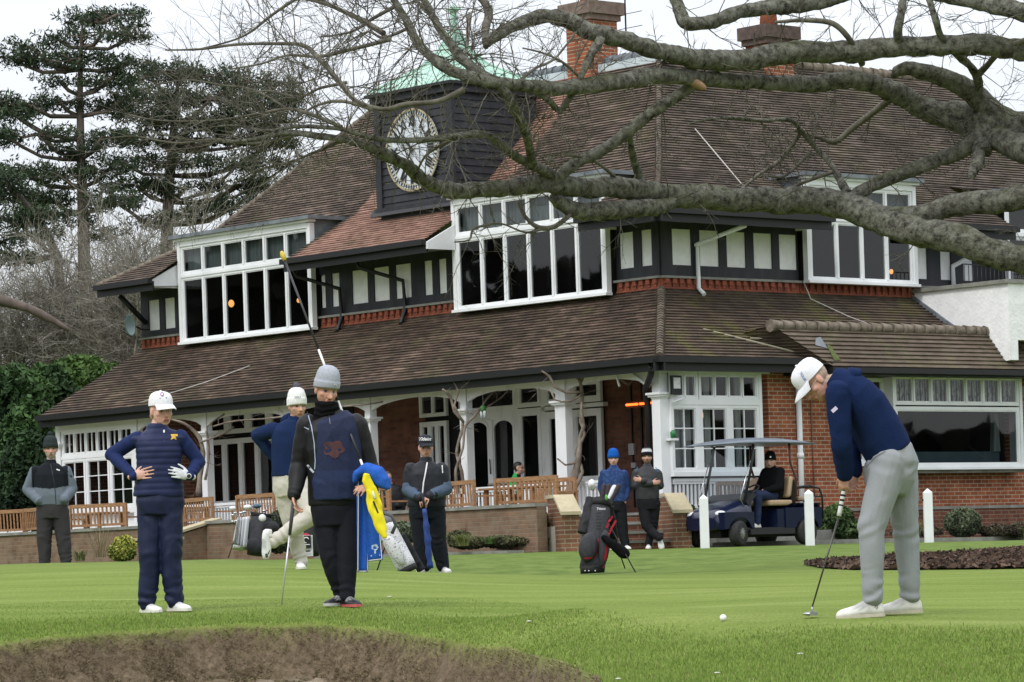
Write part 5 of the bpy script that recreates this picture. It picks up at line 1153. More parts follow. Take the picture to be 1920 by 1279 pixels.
def beanie(parent, H, F, c, s=1.0, tall=.0, pom=None, rib=.012, cuff=.05, m=KNIT, low=.028, tilt=.0, colf=None):
    r, f, u = F; f2 = (f*math.cos(tilt)+u*math.sin(tilt)); u2 = r.cross(f2); n = 48; base = H+(u2*low+f*(-.006))*s; mb = MB()
    prof = [(.93, .0), (.985, -.002), (1.02, .01), (1.02, cuff-.01), (1.0, cuff), (.965, cuff+.002), (.955, cuff+.012), (.89, .076+tall*.6), (.74, .098+tall), (.50, .114+tall), (.24, .122+tall), (.02, .124+tall)]
    for k, (rr, h) in enumerate(prof):
        for j in range(n):
            a = 2*math.pi*j/n; q = rr*(1+rib*math.cos(a*24)*(1 if k < 9 else .3)); drop = -.028*(1-math.sin(a))/2*(1-min(1, h/.08))   # lower at the back
            mb.v.append(tuple(base+(r*(math.cos(a)*q*.086)+f2*(math.sin(a)*q*.104)+u2*(h+drop))*s))
    for k in range(len(prof)-1):
        for j in range(n): q = k*n+j; q2 = k*n+(j+1) % n; mb.f.append((q, q2, q2+n, q+n)); mb.m.append(0); mb.sm.append(True)
    mb.f.append(tuple((len(prof)-1)*n+j for j in range(n))); mb.m.append(0); mb.sm.append(True)
    o = mb.build('beanie', m); colorize(o, colf or c); attach(o, parent)
    if pom:
        pb = MB(); c0 = base+u2*(.135+tall)*s; pb.ell(c0, (.033*s, .033*s, .03*s), n=16, k=10); po = pb.build('bobble', m)
        for v in po.data.vertices: e = (v.co-c0); v.co = c0+e*(1+.25*noise.noise(e*160+c0))
        colorize(po, pom); po.parent = o
    return o
def cap(parent, H, F, c, s=1.0, brimc=None, under=None, low=.036):
    r, f, u = F; n = 40; base = H+(u*low-f*.006)*s; mb = MB()
    prof = [(1.0, 0), (1.005, .018), (.98, .04), (.90, .062), (.74, .08), (.50, .091), (.25, .096), (.03, .097)]
    for rr, h in prof:
        for j in range(n):
            a = 2*math.pi*j/n; drop = -.016*(1-math.sin(a))/2*(1-min(1, h/.06)); q = rr*(1+.006*math.cos(6*a))
            mb.v.append(tuple(base+(r*(math.cos(a)*q*.083)+f*(math.sin(a)*q*.102)+u*(h+drop))*s))
    for k in range(len(prof)-1):
        for j in range(n): q = k*n+j; q2 = k*n+(j+1) % n; mb.f.append((q, q2, q2+n, q+n)); mb.m.append(0); mb.sm.append(True)
    mb.f.append(tuple((len(prof)-1)*n+j for j in range(n))); mb.m.append(0); mb.sm.append(True)
    mb.ell(base+u*.098*s, (.009*s, .009*s, .006*s))
    o = mb.build('cap', FAB); colorize(o, c); attach(o, parent)
    b = MB(); nu, nv = 13, 6; top = []
    for i in range(nv):
        v_ = i/(nv-1)
        for j in range(nu):
            a = math.radians(-62+124*j/(nu-1)); wx = math.sin(a); fy = math.cos(a)
            x = .083*wx*(1+.03*v_); y = .100*fy+v_*.078*max(0, math.cos(a*1.25))**.55; z = .004-.020*v_*v_*.8-.018*(wx**2)*v_-.012*v_
            top.append(base+(r*x+f*y+u*z)*s)
    m_ = len(top); bot = [p-u*.004*s for p in top]; fs = []
    for i in range(nv-1):
        for j in range(nu-1): q = i*nu+j; fs += [(q, q+1, q+1+nu, q+nu), (q+m_, q+nu+m_, q+nu+1+m_, q+1+m_)]
    ed = [j for j in range(nu)]+[i*nu+nu-1 for i in range(1, nv)]+[(nv-1)*nu+j for j in range(nu-2, -1, -1)]+[i*nu for i in range(nv-2, 0, -1)]
    for i in range(len(ed)): a_, b_ = ed[i], ed[(i+1) % len(ed)]; fs.append((a_, b_, b_+m_, a_+m_))
    b.faces(top+bot, fs, smooth=True); bo = b.build('brim', FAB); colorize(bo, brimc or c); bo.parent = o
    return o
PEOPLE = {}
def decal(targets, pts2, faces, D0, m, name, parent, lift=.004):
    """drop a flat motif given in photograph pixels onto the surface it is printed on"""
    trees = []
    for o in targets:
        me = o.data; mw = o.matrix_parent_inverse if False else Matrix.Identity(4)
        trees.append(BVHTree.FromPolygons([v.co for v in me.vertices], [p.vertices[:] for p in me.polygons]))
    V = []
    last = None
    for (px, py) in pts2:
        d = ray(px, py).normalized(); o0 = d*(D0-4); best = None
        for t_ in trees:
            h = t_.ray_cast(o0, d, 12)
            if h[0] is not None and (best is None or h[3] < best): best = h[3]; loc_ = h[0]
        if best is None: V.append(None)
        else: V.append(loc_-d*lift)
    ok = [v for v in V if v is not None]
    if not ok: return None
    md = sum((v.y for v in ok), 0)/len(ok)
    V = [v if v is not None else ray(px, py)*md for v, (px, py) in zip(V, pts2)]
    mb = MB(); mb.faces(V, faces); o = mb.build(name, m, fix=False); attach(o, parent); return o
def text_decal(targets, s, cx, cy, size, D0, m, name, parent, rot=0, bold=.01, sx=1.0, shear=0, lift=.004, sp=None):
    vs, fs = text_pts(s, 1.0, bold); c_, s_ = math.cos(rot), math.sin(rot)
    P = []
    for v in vs:
        x, y = v.x*size*sx+shear*v.y*size, v.y*size; P.append((cx+x*c_+y*s_, cy+x*s_-y*c_))
    return decal(targets, P, fs, D0, m, name, parent, lift)
WPR = mat('print_white', (.75, .75, .75), rough=.6); BPR = mat('print_black', (.015, .015, .02), rough=.6); RPR = mat('print_red', (.35, .02, .04), rough=.6); YPR = mat('print_gold', (.62, .40, .05), rough=.6); BLPR = mat('print_blue', (.05, .12, .35), rough=.6)
SK1 = (.50, .29, .215)
def person(key, label, D, sp):
    """sp: dict of joints in photo pixels with depth offsets, garment sizes and colours"""
    def P(t): return W(t[0], t[1], D+(t[2] if len(t) > 2 else 0))
    J = {k: P(v) for k, v in sp['J'].items()}
    g = sp['foot']; root = empty('person', P(g), 0, label, 'person')
    if sp.get('group'): root['group'] = sp['group']
    vx = sp.get('voxel', .009); F = frame(sp['look'], sp.get('up', (0, 0, 1))); hs = sp.get('hs', 1.0); H = J['head']; rv = Vector(sp.get('rv', (1, 0, 0))).normalized()
    secs = [(P(s[0]), s[1], s[2]) for s in sp['torso']]
    # ---- body: one continuous figure
    b = MB(); head_geo(b, H, F, hs); limb(b, [J['neck'], H-F[2]*.05-F[1]*.015], [.058, .052])
    loft(b, secs, rv, grow=-.03, n=20)
    for k in 'ab':
        limb(b, [J['sh'+k], J['el'+k], J['wr'+k]], [.05, .04, .027]); limb(b, [J['hip'+k], J['kn'+k], J['an'+k]], [.075, .05, .030])
        muscle(b, J['kn'+k], J['an'+k], .042)
        if 'hand'+k in sp:
            h = sp['hand'+k]; hand_geo(b, J['wr'+k], h[0], h[1], h[2], **(h[3] if len(h) > 3 else {}))
        if 'shoe'+k in sp:
            q = sp['shoe'+k]; a_ = P(q[0]); sd = Vector(q[1]).normalized(); su = Vector(q[2].get('up', (0, 0, 1)) if len(q) > 2 else (0, 0, 1)); su = (su-sd*su.dot(sd)).normalized(); limb(b, [J['an'+k], a_+su*.05, a_+su*.035+sd*.12], [.030, .024, .018])
    hc = head_col(H, F, sp.get('skin', SK1), sp.get('hair', (.08, .05, .03)), hs, sp.get('beard', 0), sp.get('beardc'), sp.get('brow'))
    glove = sp.get('glove')
    sock = t0c if not callable(t0c := sp['trousers']['c']) else (.02, .02, .02)
    def bc(p, n):
        if min((p-J['ana']).length, (p-J['anb']).length) < .17: return sock
        if glove and (p-J['wr'+glove[0]]).length < .24 and (p-J['wr'+glove[0]]).dot(Vector(sp['hand'+glove[0]][0]).normalized()) > -.045: return glove[1]
        return hc(p)
    body = remesh(b, 'body', vx, 2, SKINM, root, bc, head_disp(H, F, hs))
    out = {'root': root, 'body': body, 'J': J, 'H': H, 'F': F, 'P': P}
    # ---- trousers
    t = sp['trousers']; tb = MB(); tr = t.get('r', (.105, .082, .068, .07))
    for k in 'ab':
        hp, kn, an = J['hip'+k], J['kn'+k], J['an'+k]; dn = (an-kn).normalized()
        an2 = an+dn*t.get('drop', .02)
        if 'shoe'+k in sp and not t.get('free'):
            q = sp['shoe'+k]; su = Vector(q[2].get('up', (0, 0, 1)) if len(q) > 2 else (0, 0, 1)); an2 = P(q[0])+su*t.get('lift', .088)
        limb(tb, [hp, hp.lerp(kn, .5), kn, kn.lerp(an, .4), an2], [tr[0], (tr[0]+tr[1])/2, tr[1], tr[2]*1.08, tr[3]], 16)
    loft(tb, [(P(s[0]), s[1], s[2]) for s in t['pelvis']], rv)
    spots = []
    for k in 'ab':
        hp, kn, an = J['hip'+k], J['kn'+k], J['an'+k]; d = (an-kn).normalized(); wp = t.get('wr', 1.0)
        spots += [(an.copy(), d, .13, .007*wp, 105), (kn.copy(), (d+Vector((.35, 0, 0))).normalized(), .14, .006*wp, 70), (hp.copy(), (Vector((.7 if k == 'a' else -.7, 0, 1))).normalized(), .16, .005*wp, 60)]
    tc_ = t['c']
    out['trousers'] = remesh(tb, 'trousers', max(vx, .008), 3, t.get('m', FAB), root, (lambda p, n: tc_(p) if callable(tc_) else tc_), folds(t.get('amp', .006), 6, spots, len(PEOPLE)))
    # ---- upper garment
    u = sp['top']; ub = MB(); ar = u.get('r', (.075, .06, .048)); loft(ub, secs, rv, grow=u.get('grow', 0))
    for k in 'ab':
        s_, e_, w_ = J['sh'+k], J['el'+k], J['wr'+k]; w2 = w_-(w_-e_).normalized()*u.get('cuff', .02)
        limb(ub, [s_, s_.lerp(e_, .5), e_, e_.lerp(w2, .5), w2], [ar[0], (ar[0]+ar[1])/2*1.02, ar[1], (ar[1]+ar[2])/2*1.03, ar[2]], 16)
    if u.get('collar', 1): nk = J['neck']; nd = (H-nk).normalized(); loft(ub, [(nk-nd*.04, .085, .08), (nk+nd*u.get('collar_h', .045), .067, .070)], rv, pw=2)
    spots = list(u.get('spots', []))
    for k in 'ab':
        s_, e_, w_ = J['sh'+k], J['el'+k], J['wr'+k]; d = (w_-e_).normalized()
        spots += [(e_.copy(), d, .09, .006, 90), (w_.copy(), d, .08, .005, 110), (s_.copy(), (Vector((1, 0, .6)) if k == 'a' else Vector((-1, 0, .6))).normalized(), .12, .004, 60)]
    uc = u['c']; nk = J['neck']; nd = (H-nk).normalized()
    out['top'] = remesh(ub, u.get('name', 'jacket'), max(vx, .008), 3, u.get('m', FAB), root, (lambda p, n: uc(p) if callable(uc) else uc), folds(u.get('amp', .006), 6.5, spots, len(PEOPLE)+5))
    for k in 'ab':
        if 'shoe'+k in sp:
            q = sp['shoe'+k]; shoe(root, P(q[0]), q[1], **(q[2] if len(q) > 2 else {}))
    PEOPLE[key] = out; return out
# ------------------------------------------------------------------ the woman in navy
NAVY = (.012, .02, .075); NAVY2 = (.008, .013, .045)
def wcol(p): return NAVY
w = person('woman', 'woman in a white cap and navy quilted gilet standing with hands on hips', 28, dict(
    foot=(300, 1146), voxel=.0058, look=(.55, -.82, -.06), hs=1.05, hair=(.30, .19, .10), skin=(.58, .34, .26), brow=(.2, .12, .07),
    rv=(.97, .24, 0),
    J=dict(head=(302, 771), neck=(294, 806), sha=(258, 822), shb=(338, 820), ela=(209, 852, .08), elb=(373, 866, .06), wra=(251, 893, -.12), wrb=(355, 893, -.10),
           hipa=(281, 945), hipb=(318, 945), kna=(280, 1034, -.03), knb=(321, 1036, -.02), ana=(283, 1122), anb=(322, 1120)),
    torso=[((298, 928), .192, .135), ((298, 900), .182, .13), ((298, 872), .165, .125), ((299, 845), .178, .13), ((298, 823), .188, .12), ((297, 812), .15, .09), ((295, 803), .075, .075)],
    handa=((.95, -.25, .18), (.1, .9, -.1), (.1, .1, 1), dict(curl=.12, s=.95, spread=1.15)), handb=((-.85, -.35, .25), (-.1, .9, -.1), (-.1, .1, 1), dict(curl=.25, s=.98)), glove=('b', (.6, .62, .64)),
    trousers=dict(c=NAVY2, r=(.100, .085, .074, .068), pelvis=[((300, 965), .165, .12), ((300, 940), .185, .135), ((300, 918), .17, .125)], drop=.03, m=SHELL, amp=.007, wr=1.3),
    top=dict(c=(.012, .022, .085), r=(.06, .052, .036), m=FAB, amp=.004, name='jersey', grow=-.02, cuff=.0, collar_h=.03),
    toea=(.55, -.85, 0), toeb=(.7, -.7, 0), shoea=((276, 1149), (.62, -.8, 0), dict(L=.26, w=.95)), shoeb=((328, 1146), (.66, -.75, 0), dict(L=.26, w=.95))))
P = w['P']; root = w['root']
# quilted gilet over the jersey
gb = MB(); loft(gb, [(P(s[0]), s[1], s[2]) for s in [((298, 931), .197, .142), ((298, 905), .187, .138), ((298, 872), .172, .132), ((299, 845), .182, .137), ((298, 825), .176, .125), ((297, 813), .145, .095), ((295, 804), .09, .085), ((296, 795), .072, .076)]], (.97, .24, 0))
J = w['J']
for k in 'ab': gb.ell(J['sh'+k]+Vector((0, 0, -.01)), (.062, .07, .06))
zq = P((298, 930)).z
def quilt(p, n): return (.0042)*abs(math.sin((p.z-zq)*math.pi/.047))-.002+.003*noise.noise(p*14)
gil = remesh(gb, 'gilet', .0075, 2, SHELL, root, lambda p, n: (.010, .017, .062), quilt)
text_decal([gil], 'A', 325, 819, .1, 28, YPR, 'badge', root)if False else None
mbp = [(320, 814), (333, 814), (333, 818), (329, 818), (331, 825), (326, 822), (320, 825), (322, 819)]
decal([gil], mbp, [tuple(range(8))], 28, YPR, 'badge', root)
decal([gil], [(306, 806), (308, 806), (309, 830), (307, 830)], [(0, 1, 2, 3)], 28, mat('zip_navy', (.02, .03, .1)), 'zip', root); decal([gil], [(306, 806), (309, 806), (309, 811), (306, 811)], [(0, 1, 2, 3)], 28, WPR, 'zip_pull', root, .008)
decal([w['trousers']], [(257, 1064), (261, 1064), (261, 1069), (257, 1069)], [(0, 1, 2, 3)], 28, WPR, 'logo', root)
cp0 = cap(root, w['H'], w['F'], (.74, .74, .76), s=1.08, low=.046)
def ringd(cx, cy, r0, r1, n=14, kx=1): return [(cx+kx*r*math.cos(2*math.pi*i/n), cy+r*math.sin(2*math.pi*i/n)) for r in (r0, r1) for i in range(n)], [(i, (i+1) % n, (i+1) % n+n, i+n) for i in range(n)]
pp, ff = ringd(304, 739, 2.2, 4.2, kx=.9); decal([cp0], pp, ff, 28, mat('print_lilac', (.3, .12, .3)), 'emblem', root)
text_decal([cp0], 'GOLF CLUB', 306, 747, 3.2, 28, mat('print_lilac', (.3, .12, .3)), 'cap_text', root) if False else None
decal([cp0], [(299, 746), (313, 745), (313, 746.4), (299, 747.4)], [(0, 1, 2, 3)], 28, BLPR, 'emblem_line', root)
hb = MB(); r_, f_, u_ = w['F']; Hh = w['H']
hb.ell(Hh-f_*.05-u_*.035, (.068, .055, .06), w['F']); hb.ell(Hh-f_*.085-u_*.06, (.03, .035, .045), w['F']); limb(hb, [Hh-f_*.1-u_*.06, Hh-f_*.11-u_*.13, Hh-f_*.09-u_*.16], [.02, .022, .008]); hb.ell(Hh-f_*.0+r_*-.074-u_*.0, (.012, .03, .035), w['F'])
remesh(hb, 'hair', .005, 1, mat('hair', (1, 1, 1), attr=True, rough=.6, scale=60, lo=.25, stretch=(1, 1, .3)), root, lambda p, n: (.33, .22, .12), lambda p, n: .004*noise.noise(p*70))
# glove badge / watch on the gloved wrist
gbx = MB(); gbx.lathe(J['wrb']+Vector((.0, -.035, .0)), [(.001, 0), (.021, 0), (.021, .008), (.001, .008)], 16, ax=(Vector((1, 0, 0)), Vector((0, 0, 1)), Vector((0, -1, 0)))); attach(gbx.build('glove_badge', WPR), root)
gbx = MB(); gbx.lathe(J['wrb']+Vector((.0, -.044, .0)), [(.011, 0), (.016, 0), (.016, .002), (.011, .002)], 16, ax=(Vector((1, 0, 0)), Vector((0, 0, 1)), Vector((0, -1, 0)))); attach(gbx.build('glove_badge_ring', BPR), root)
# ------------------------------------------------------------------ the caddie
def cadcol(p): return (.006, .006, .007)
c = person('caddie', 'caddie in a grey beanie and navy mesh bib with a flagstick over one shoulder', 28, dict(
    foot=(644, 1135), voxel=.0058, look=(.42, -.86, -.30), up=(.1, 0, 1), hs=1.1, hair=(.25, .15, .08), skin=(.52, .29, .20), beard=.35, beardc=(.3, .15, .08), brow=(.25, .13, .06),
    rv=(.98, .18, 0),
    J=dict(head=(612, 731), neck=(614, 778), sha=(577, 797), shb=(668, 798), ela=(562, 872, .03), elb=(693, 880, .04), wra=(552, 928, -.10), wrb=(697, 918, -.26),
           hipa=(610, 955), hipb=(652, 955), kna=(620, 1040, -.02), knb=(652, 1042, -.04), ana=(637, 1115, .03), anb=(650, 1118, -.06)),
    torso=[((628, 948), .20, .14), ((628, 915), .205, .145), ((628, 880), .205, .145), ((625, 845), .215, .15), ((623, 808), .222, .14), ((621, 790), .19, .11), ((616, 778), .10, .09)],
    handa=((.0, -.15, -1), (.75, -.3, -.1), (.3, -.9, 0), dict(curl=.55)), handb=((-.45, -.45, .15), (-.5, .2, -.8), (.2, -.3, 1), dict(curl=.85)),
    trousers=dict(c=(.010, .011, .017), r=(.112, .085, .066, .056), pelvis=[((632, 985), .175, .12), ((630, 955), .195, .135), ((629, 930), .185, .13)], drop=.01, amp=.006, wr=.6),
    top=dict(c=cadcol, r=(.085, .072, .05), m=SHELL, amp=.008, collar_h=.06, cuff=.0),
    toea=(-.4, -.9, 0), toeb=(.35, -.9, 0), shoea=((640, 1135, .06), (-.45, -.85, 0), dict(L=.30, c=(.015, .015, .017), sole=(.45, .45, .45), accent=(.5, .5, .5))), shoeb=((652, 1138, -.06), (.4, -.9, 0), dict(L=.30, c=(.015, .015, .017), sole=(.5, .1, .1), accent=(.3, .3, .3)))))
P = c['P']; root = c['root']; J = c['J']
nb = MB(); nk = J['neck']; loft(nb, [(nk-Vector((0, 0, .06)), .125, .11), (nk-Vector((0, 0, .02)), .108, .105), (nk+Vector((-.004, -.01, .03)), .098, .102), (nk+Vector((-.004, -.02, .075)), .092, .10), (nk+Vector((-.002, -.02, .10)), .085, .092)], (1, 0, 0), pw=2)
remesh(nb, 'snood', .006, 2, KNIT, root, lambda p, n: (.006, .006, .007), lambda p, n: .004*math.sin(p.z*140+3*noise.noise(p*12)))
bb_ = MB(); loft(bb_, [(P(s[0]), s[1], s[2]) for s in [((632, 938), .20, .172), ((631, 905), .212, .185), ((631, 870), .205, .178), ((630, 840), .195, .176), ((628, 808), .19, .168), ((626, 790), .165, .15), ((622, 781), .125, .12)]], (.98, .18, 0))
BIB = mat('mesh_bib', (1, 1, 1), attr=True, rough=.7, scale=90, lo=.18, bump=.4, bscale=220, spec=.3)
bc_ = P((627, 840))
def bibc(p, n):
    return (.010, .017, .052) if p.z > P((0, 905)).z-.0 else (.014, .025, .075)
bib = remesh(bb_, 'caddie_bib', .0075, 3, BIB, root, bibc, folds(.007, 7, [(P((630, 925)), Vector((.2, 0, 1)), .2, .006, 60)], 3))
# faded rust print on the chest
pp = []; ff = []
R2 = random.Random(4)
RUST = mat('faded_print', (.085, .028, .022), (.05, .022, .03), rough=.8, scale=60)
for k in range(26):
    a = 2*math.pi*k/26; rr = 16+2.2*math.sin(a*5+1)+R2.uniform(-1.2, 1.2); pp.append((626+rr*math.cos(a)*1.25, 842+rr*math.sin(a)*.95))
pp.append((626, 842)); decal([bib], pp, [(k, (k+1) % 26, 26) for k in range(26)], 28, RUST, 'faded_print', root, .003)
SILV = mat('reflective_piping', (.35, .42, .52), rough=.4)
def line_decal(targets, pts, w_, D0, m, name, parent, lift=.004):
    P_, F_ = [], []
    pts2 = []
    for i in range(len(pts)-1):
        n = max(1, int(math.hypot(pts[i+1][0]-pts[i][0], pts[i+1][1]-pts[i][1])/4))
        for k in range(n): t = k/n; pts2.append((pts[i][0]*(1-t)+pts[i+1][0]*t, pts[i][1]*(1-t)+pts[i+1][1]*t))
    pts2.append(pts[-1])
    for i, (x, y) in enumerate(pts2):
        a = pts2[max(i-1, 0)]; b = pts2[min(i+1, len(pts2)-1)]; dx, dy = b[0]-a[0], b[1]-a[1]; L = math.hypot(dx, dy) or 1
        P_ += [(x-dy/L*w_/2, y+dx/L*w_/2), (x+dy/L*w_/2, y-dx/L*w_/2)]
        if i: q = 2*i; F_.append((q-2, q-1, q+1, q))
    return decal(targets, P_, F_, D0, m, name, parent, lift)
line_decal([bib, c['top']], [(576, 772), (584, 800), (589, 830), (591, 865), (590, 880)], 1.6, 28, SILV, 'piping', root)
line_decal([c['top']], [(570, 801), (579, 805)], 1.8, 28, SILV, 'piping', root); line_decal([c['top']], [(576, 872), (588, 886)], 4.0, 28, mat('silver_band', (.5, .52, .6)), 'reflective_band', root)
line_decal([bib], [(617, 779), (619, 795)], 1.5, 28, mat('zip_grey', (.15, .15, .17)), 'zip', root)
bn = beanie(root, c['H'], c['F'], (.42, .45, .50), s=1.12, tall=.022, rib=.012, cuff=.045, low=.026, tilt=.05)
decal([bn], [(626, 722), (628, 718), (629, 722), (631, 720), (632, 724)], [(0, 1, 2), (2, 3, 4)], 28, WPR, 'hat_logo', root, .008)
# flagstick resting over the shoulder: striped black and white, yellow ferrule, yellow flag gathered in the hand
fs = empty('flagstick', P((692, 905, -.34)), 0, 'black and white banded flagstick with a gathered yellow flag, resting over the caddie shoulder', 'flagstick')
def onl(y): x = 530+(y-478)/2.636; return P((x, y, -.34+.0023*(905-y)))
segs = [(478, 656, 1), (656, 700, 0), (700, 752, 1), (752, 776, 0), (776, 862, 1), (862, 912, 0), (912, 935, 0)]
BLKP = mat('pole_black', (.02, .02, .022), rough=.35); WHP = mat('pole_white', (.72, .72, .72), rough=.35)
for a, b_, k in segs:
    q = MB(); q.tube([onl(a), onl(b_)], .0095 if a > 640 else .0085, 10); attach(q.build('pole_band', BLKP if k else WHP), fs)
q = MB(); q.tube([onl(489), onl(478), onl(472)], [.014, .022, .012], 10); attach(q.build('ferrule', mat('yellow_plastic', (.50, .38, .03), rough=.5)), fs)
yb = MB(); YEL = mat('yellow_flag', (.80, .68, .01), rough=.75)
path = [((688, 889), .020), ((688, 900), .035), ((697, 915), .040), ((698, 935), .055), ((703, 955), .060), ((711, 975), .050), ((718, 995), .040), ((722, 1008), .012)]
loft(yb, [(P((q_[0][0], q_[0][1], -.37)), q_[1], .022, (1, .1, -.2)) for q_ in path], (1, 0, 0), pw=2)
yf = remesh(yb, 'flag', .005, 1, YEL, fs, None, lambda p, n: .007*math.sin((p.x*60+p.z*14)+3*noise.noise(p*10)))
line_decal([yf], [(700, 940), (709, 962)], 3, 28, BPR, 'flag_print', fs)
# putter in the other hand
pt = empty('putter', P((528, 1137, -.1)), 0, 'putter with a long dark grip and pale shaft held upright by the caddie', 'putter')
q = MB(); q.tube([P((551, 936, -.14)), P((543, 1003, -.14))], [.017, .013], 10); attach(q.build('grip', mat('grip_grey', (.06, .06, .065), rough=.8)), pt)
q = MB(); q.tube([P((543, 1003, -.14)), P((527.5, 1136, -.14))], .0065, 8); attach(q.build('shaft', mat('pale_steel', (.6, .6, .62), rough=.3, metal=.5)), pt)
# blue towel over the forearm
tw_ = empty('towel', P((695, 900, -.2)), 0, 'bright blue towel with white edging and a tree emblem draped over the caddie forearm', 'towel')
TB_ = mat('blue_towel', (.012, .085, .42), (.02, .12, .50), rough=.95, scale=60, bump=.5)
tb = MB(); loft(tb, [(P((664, 905, -.24)), .01, .03), (P((670, 890, -.24)), .03, .06), (P((688, 880, -.26)), .05, .075), (P((706, 890, -.28)), .065, .08), (P((720, 905, -.3)), .05, .07), (P((729, 917, -.31)), .012, .04)], (0, 0, 1), pw=2.2)
tv = remesh(tb, 'bunched_fold', .008, 3, TB_, tw_, None, folds(.01, 9, [], 8))
tb = MB()
def sheetcloth(mb, q4, nu, nv, thick, amp, seed):
    A, B, C_, D_ = [P(x) for x in q4]; top = []
    for j in range(nv):
        for i in range(nu):
            u, v = i/(nu-1), j/(nv-1); p = A.lerp(B, u).lerp(D_.lerp(C_, u), v); p = p+Vector((0, -1, 0))*(amp*math.sin(u*8+v*1.5+seed)); top.append(p)
    m_ = len(top); bot = [p+Vector((0, thick, 0)) for p in top]; fs = []
    for j in range(nv-1):
        for i in range(nu-1): k = j*nu+i; fs += [(k, k+1, k+1+nu, k+nu), (k+m_, k+nu+m_, k+nu+1+m_, k+1+m_)]
    ed = list(range(nu))+[j*nu+nu-1 for j in range(1, nv)]+[(nv-1)*nu+i for i in range(nu-2, -1, -1)]+[j*nu for j in range(nv-2, 0, -1)]
    for k in range(len(ed)): a, b = ed[k], ed[(k+1) % len(ed)]; fs.append((a, b, b+m_, a+m_))
    mb.faces(top+bot, fs, smooth=True)
sheetcloth(tb, [(668, 890, -.2), (694, 890, -.2), (690, 1073, -.16), (670, 1073, -.16)], 12, 20, .008, .012, 0); t1 = tb.build('hanging_end', TB_); attach(t1, tw_)
tb = MB(); sheetcloth(tb, [(676, 900, -.24), (706, 905, -.24), (718, 1050, -.21), (690, 1053, -.21)], 12, 20, .008, .010, 2); t2 = tb.build('hanging_end', TB_); attach(t2, tw_)
line_decal([t1], [(672, 895), (671, 1071), (689, 1071), (690, 900)], 1.5, 28, WPR, 'white_edging', tw_); line_decal([t2], [(704, 910), (716, 1048), (691, 1051)], 1.5, 28, WPR, 'white_edging', tw_)
pp = [(703+6.5*math.cos(a)*(1+.15*math.cos(7*a)), 1026+5.5*math.sin(a)*(1+.15*math.cos(5*a))) for a in [2*math.pi*k/20 for k in range(20)]]
decal([t2], pp, [tuple(range(20))], 28, mat('print_pale', (.45, .55, .7)), 'tree_emblem', tw_); decal([t2], [(702, 1031), (704.5, 1031), (705, 1038), (701.5, 1038)], [(0, 1, 2, 3)], 28, mat('print_pale', (.45, .55, .7)), 'tree_emblem', tw_); decal([t2], [(695, 1041), (713, 1039.5), (713, 1042), (695, 1043.5)], [(0, 1, 2, 3)], 28, mat('print_pale', (.45, .55, .7)), 'emblem_lettering', tw_)
# ------------------------------------------------------------------ man in the white bobble hat
m = person('bobble', 'man in a white bobble hat, navy hoodie and cream trousers with crossed legs', 37, dict(
    foot=(562, 1064), voxel=.0075, look=(.45, -.88, -.08), hs=1.1, hair=(.25, .14, .07), skin=(.52, .31, .23), beard=.5, beardc=(.25, .13, .07),
    rv=(.9, .43, 0),
    J=dict(head=(557, 762), neck=(552, 790), sha=(514, 806), shb=(592, 810), ela=(483, 816, .12), elb=(596, 855, .1), wra=(514, 858, .16), wrb=(590, 890, .0),
           hipa=(535, 915), hipb=(562, 915), kna=(548, 985, .06), knb=(586, 965, -.16), ana=(562, 1042, .03), anb=(524, 1008, -.18)),
    torso=[((545, 893), .195, .14), ((545, 865), .195, .14), ((546, 835), .205, .145), ((548, 812), .20, .13), ((550, 800), .16, .1), ((552, 790), .09, .08)],
    handa=((.55, .2, -.9), (.5, .6, 0), (0, -1, 0), dict(curl=.3)),
    trousers=dict(c=(.52, .49, .43), r=(.125, .096, .078, .066), pelvis=[((549, 930), .17, .13), ((547, 908), .19, .14), ((546, 890), .185, .135)], free=1, drop=.07, amp=.008, wr=1.6),
    top=dict(c=(.014, .028, .085), r=(.078, .068, .05), m=KNIT, name='hoodie', amp=.007, collar_h=.05),
    shoea=((562, 1067), (.15, -.98, 0), dict(L=.30, c=(.72, .72, .72))), shoeb=((504, 1006, -.2), (-.14, -.06, -1), dict(L=.30, c=(.72, .72, .72), up=(-.6, -.75, .1)))))
beanie(m['root'], m['H'], m['F'], (.86, .86, .86), s=1.12, tall=.035, rib=.012, cuff=.06, low=.018, tilt=.05, pom=(.12, .12, .16))
text_decal([o for o in m['root'].children if o.name.startswith('beanie')], 'GOLF', 558, 745, 5, 37, BPR, 'hat_lettering', m['root'], lift=.01)
hb = MB(); nk = m['J']['neck']; hb.ell(nk+Vector((-.01, .09, .02)), (.14, .07, .07)); remesh(hb, 'hood', .009, 3, KNIT, m['root'], lambda p, n: (.012, .024, .075), folds(.006, 10, [], 2))
# tick mark on the raised shoe
sw = [(500.5, 1036), (502, 1030), (503.2, 1036), (508.5, 1030.5), (503.5, 1039.5), (501.2, 1040)]
sh = [o for o in bpy.data.objects if o.name.startswith('shoe') and o.parent == m['root']]
decal(sh, [(497, 1040), (499.5, 1037), (500.5, 1041), (507, 1029), (502, 1045), (498.5, 1046)], [(0, 1, 2, 4, 5), (2, 3, 4)], 37, BPR, 'tick_mark', m['root'], .006)
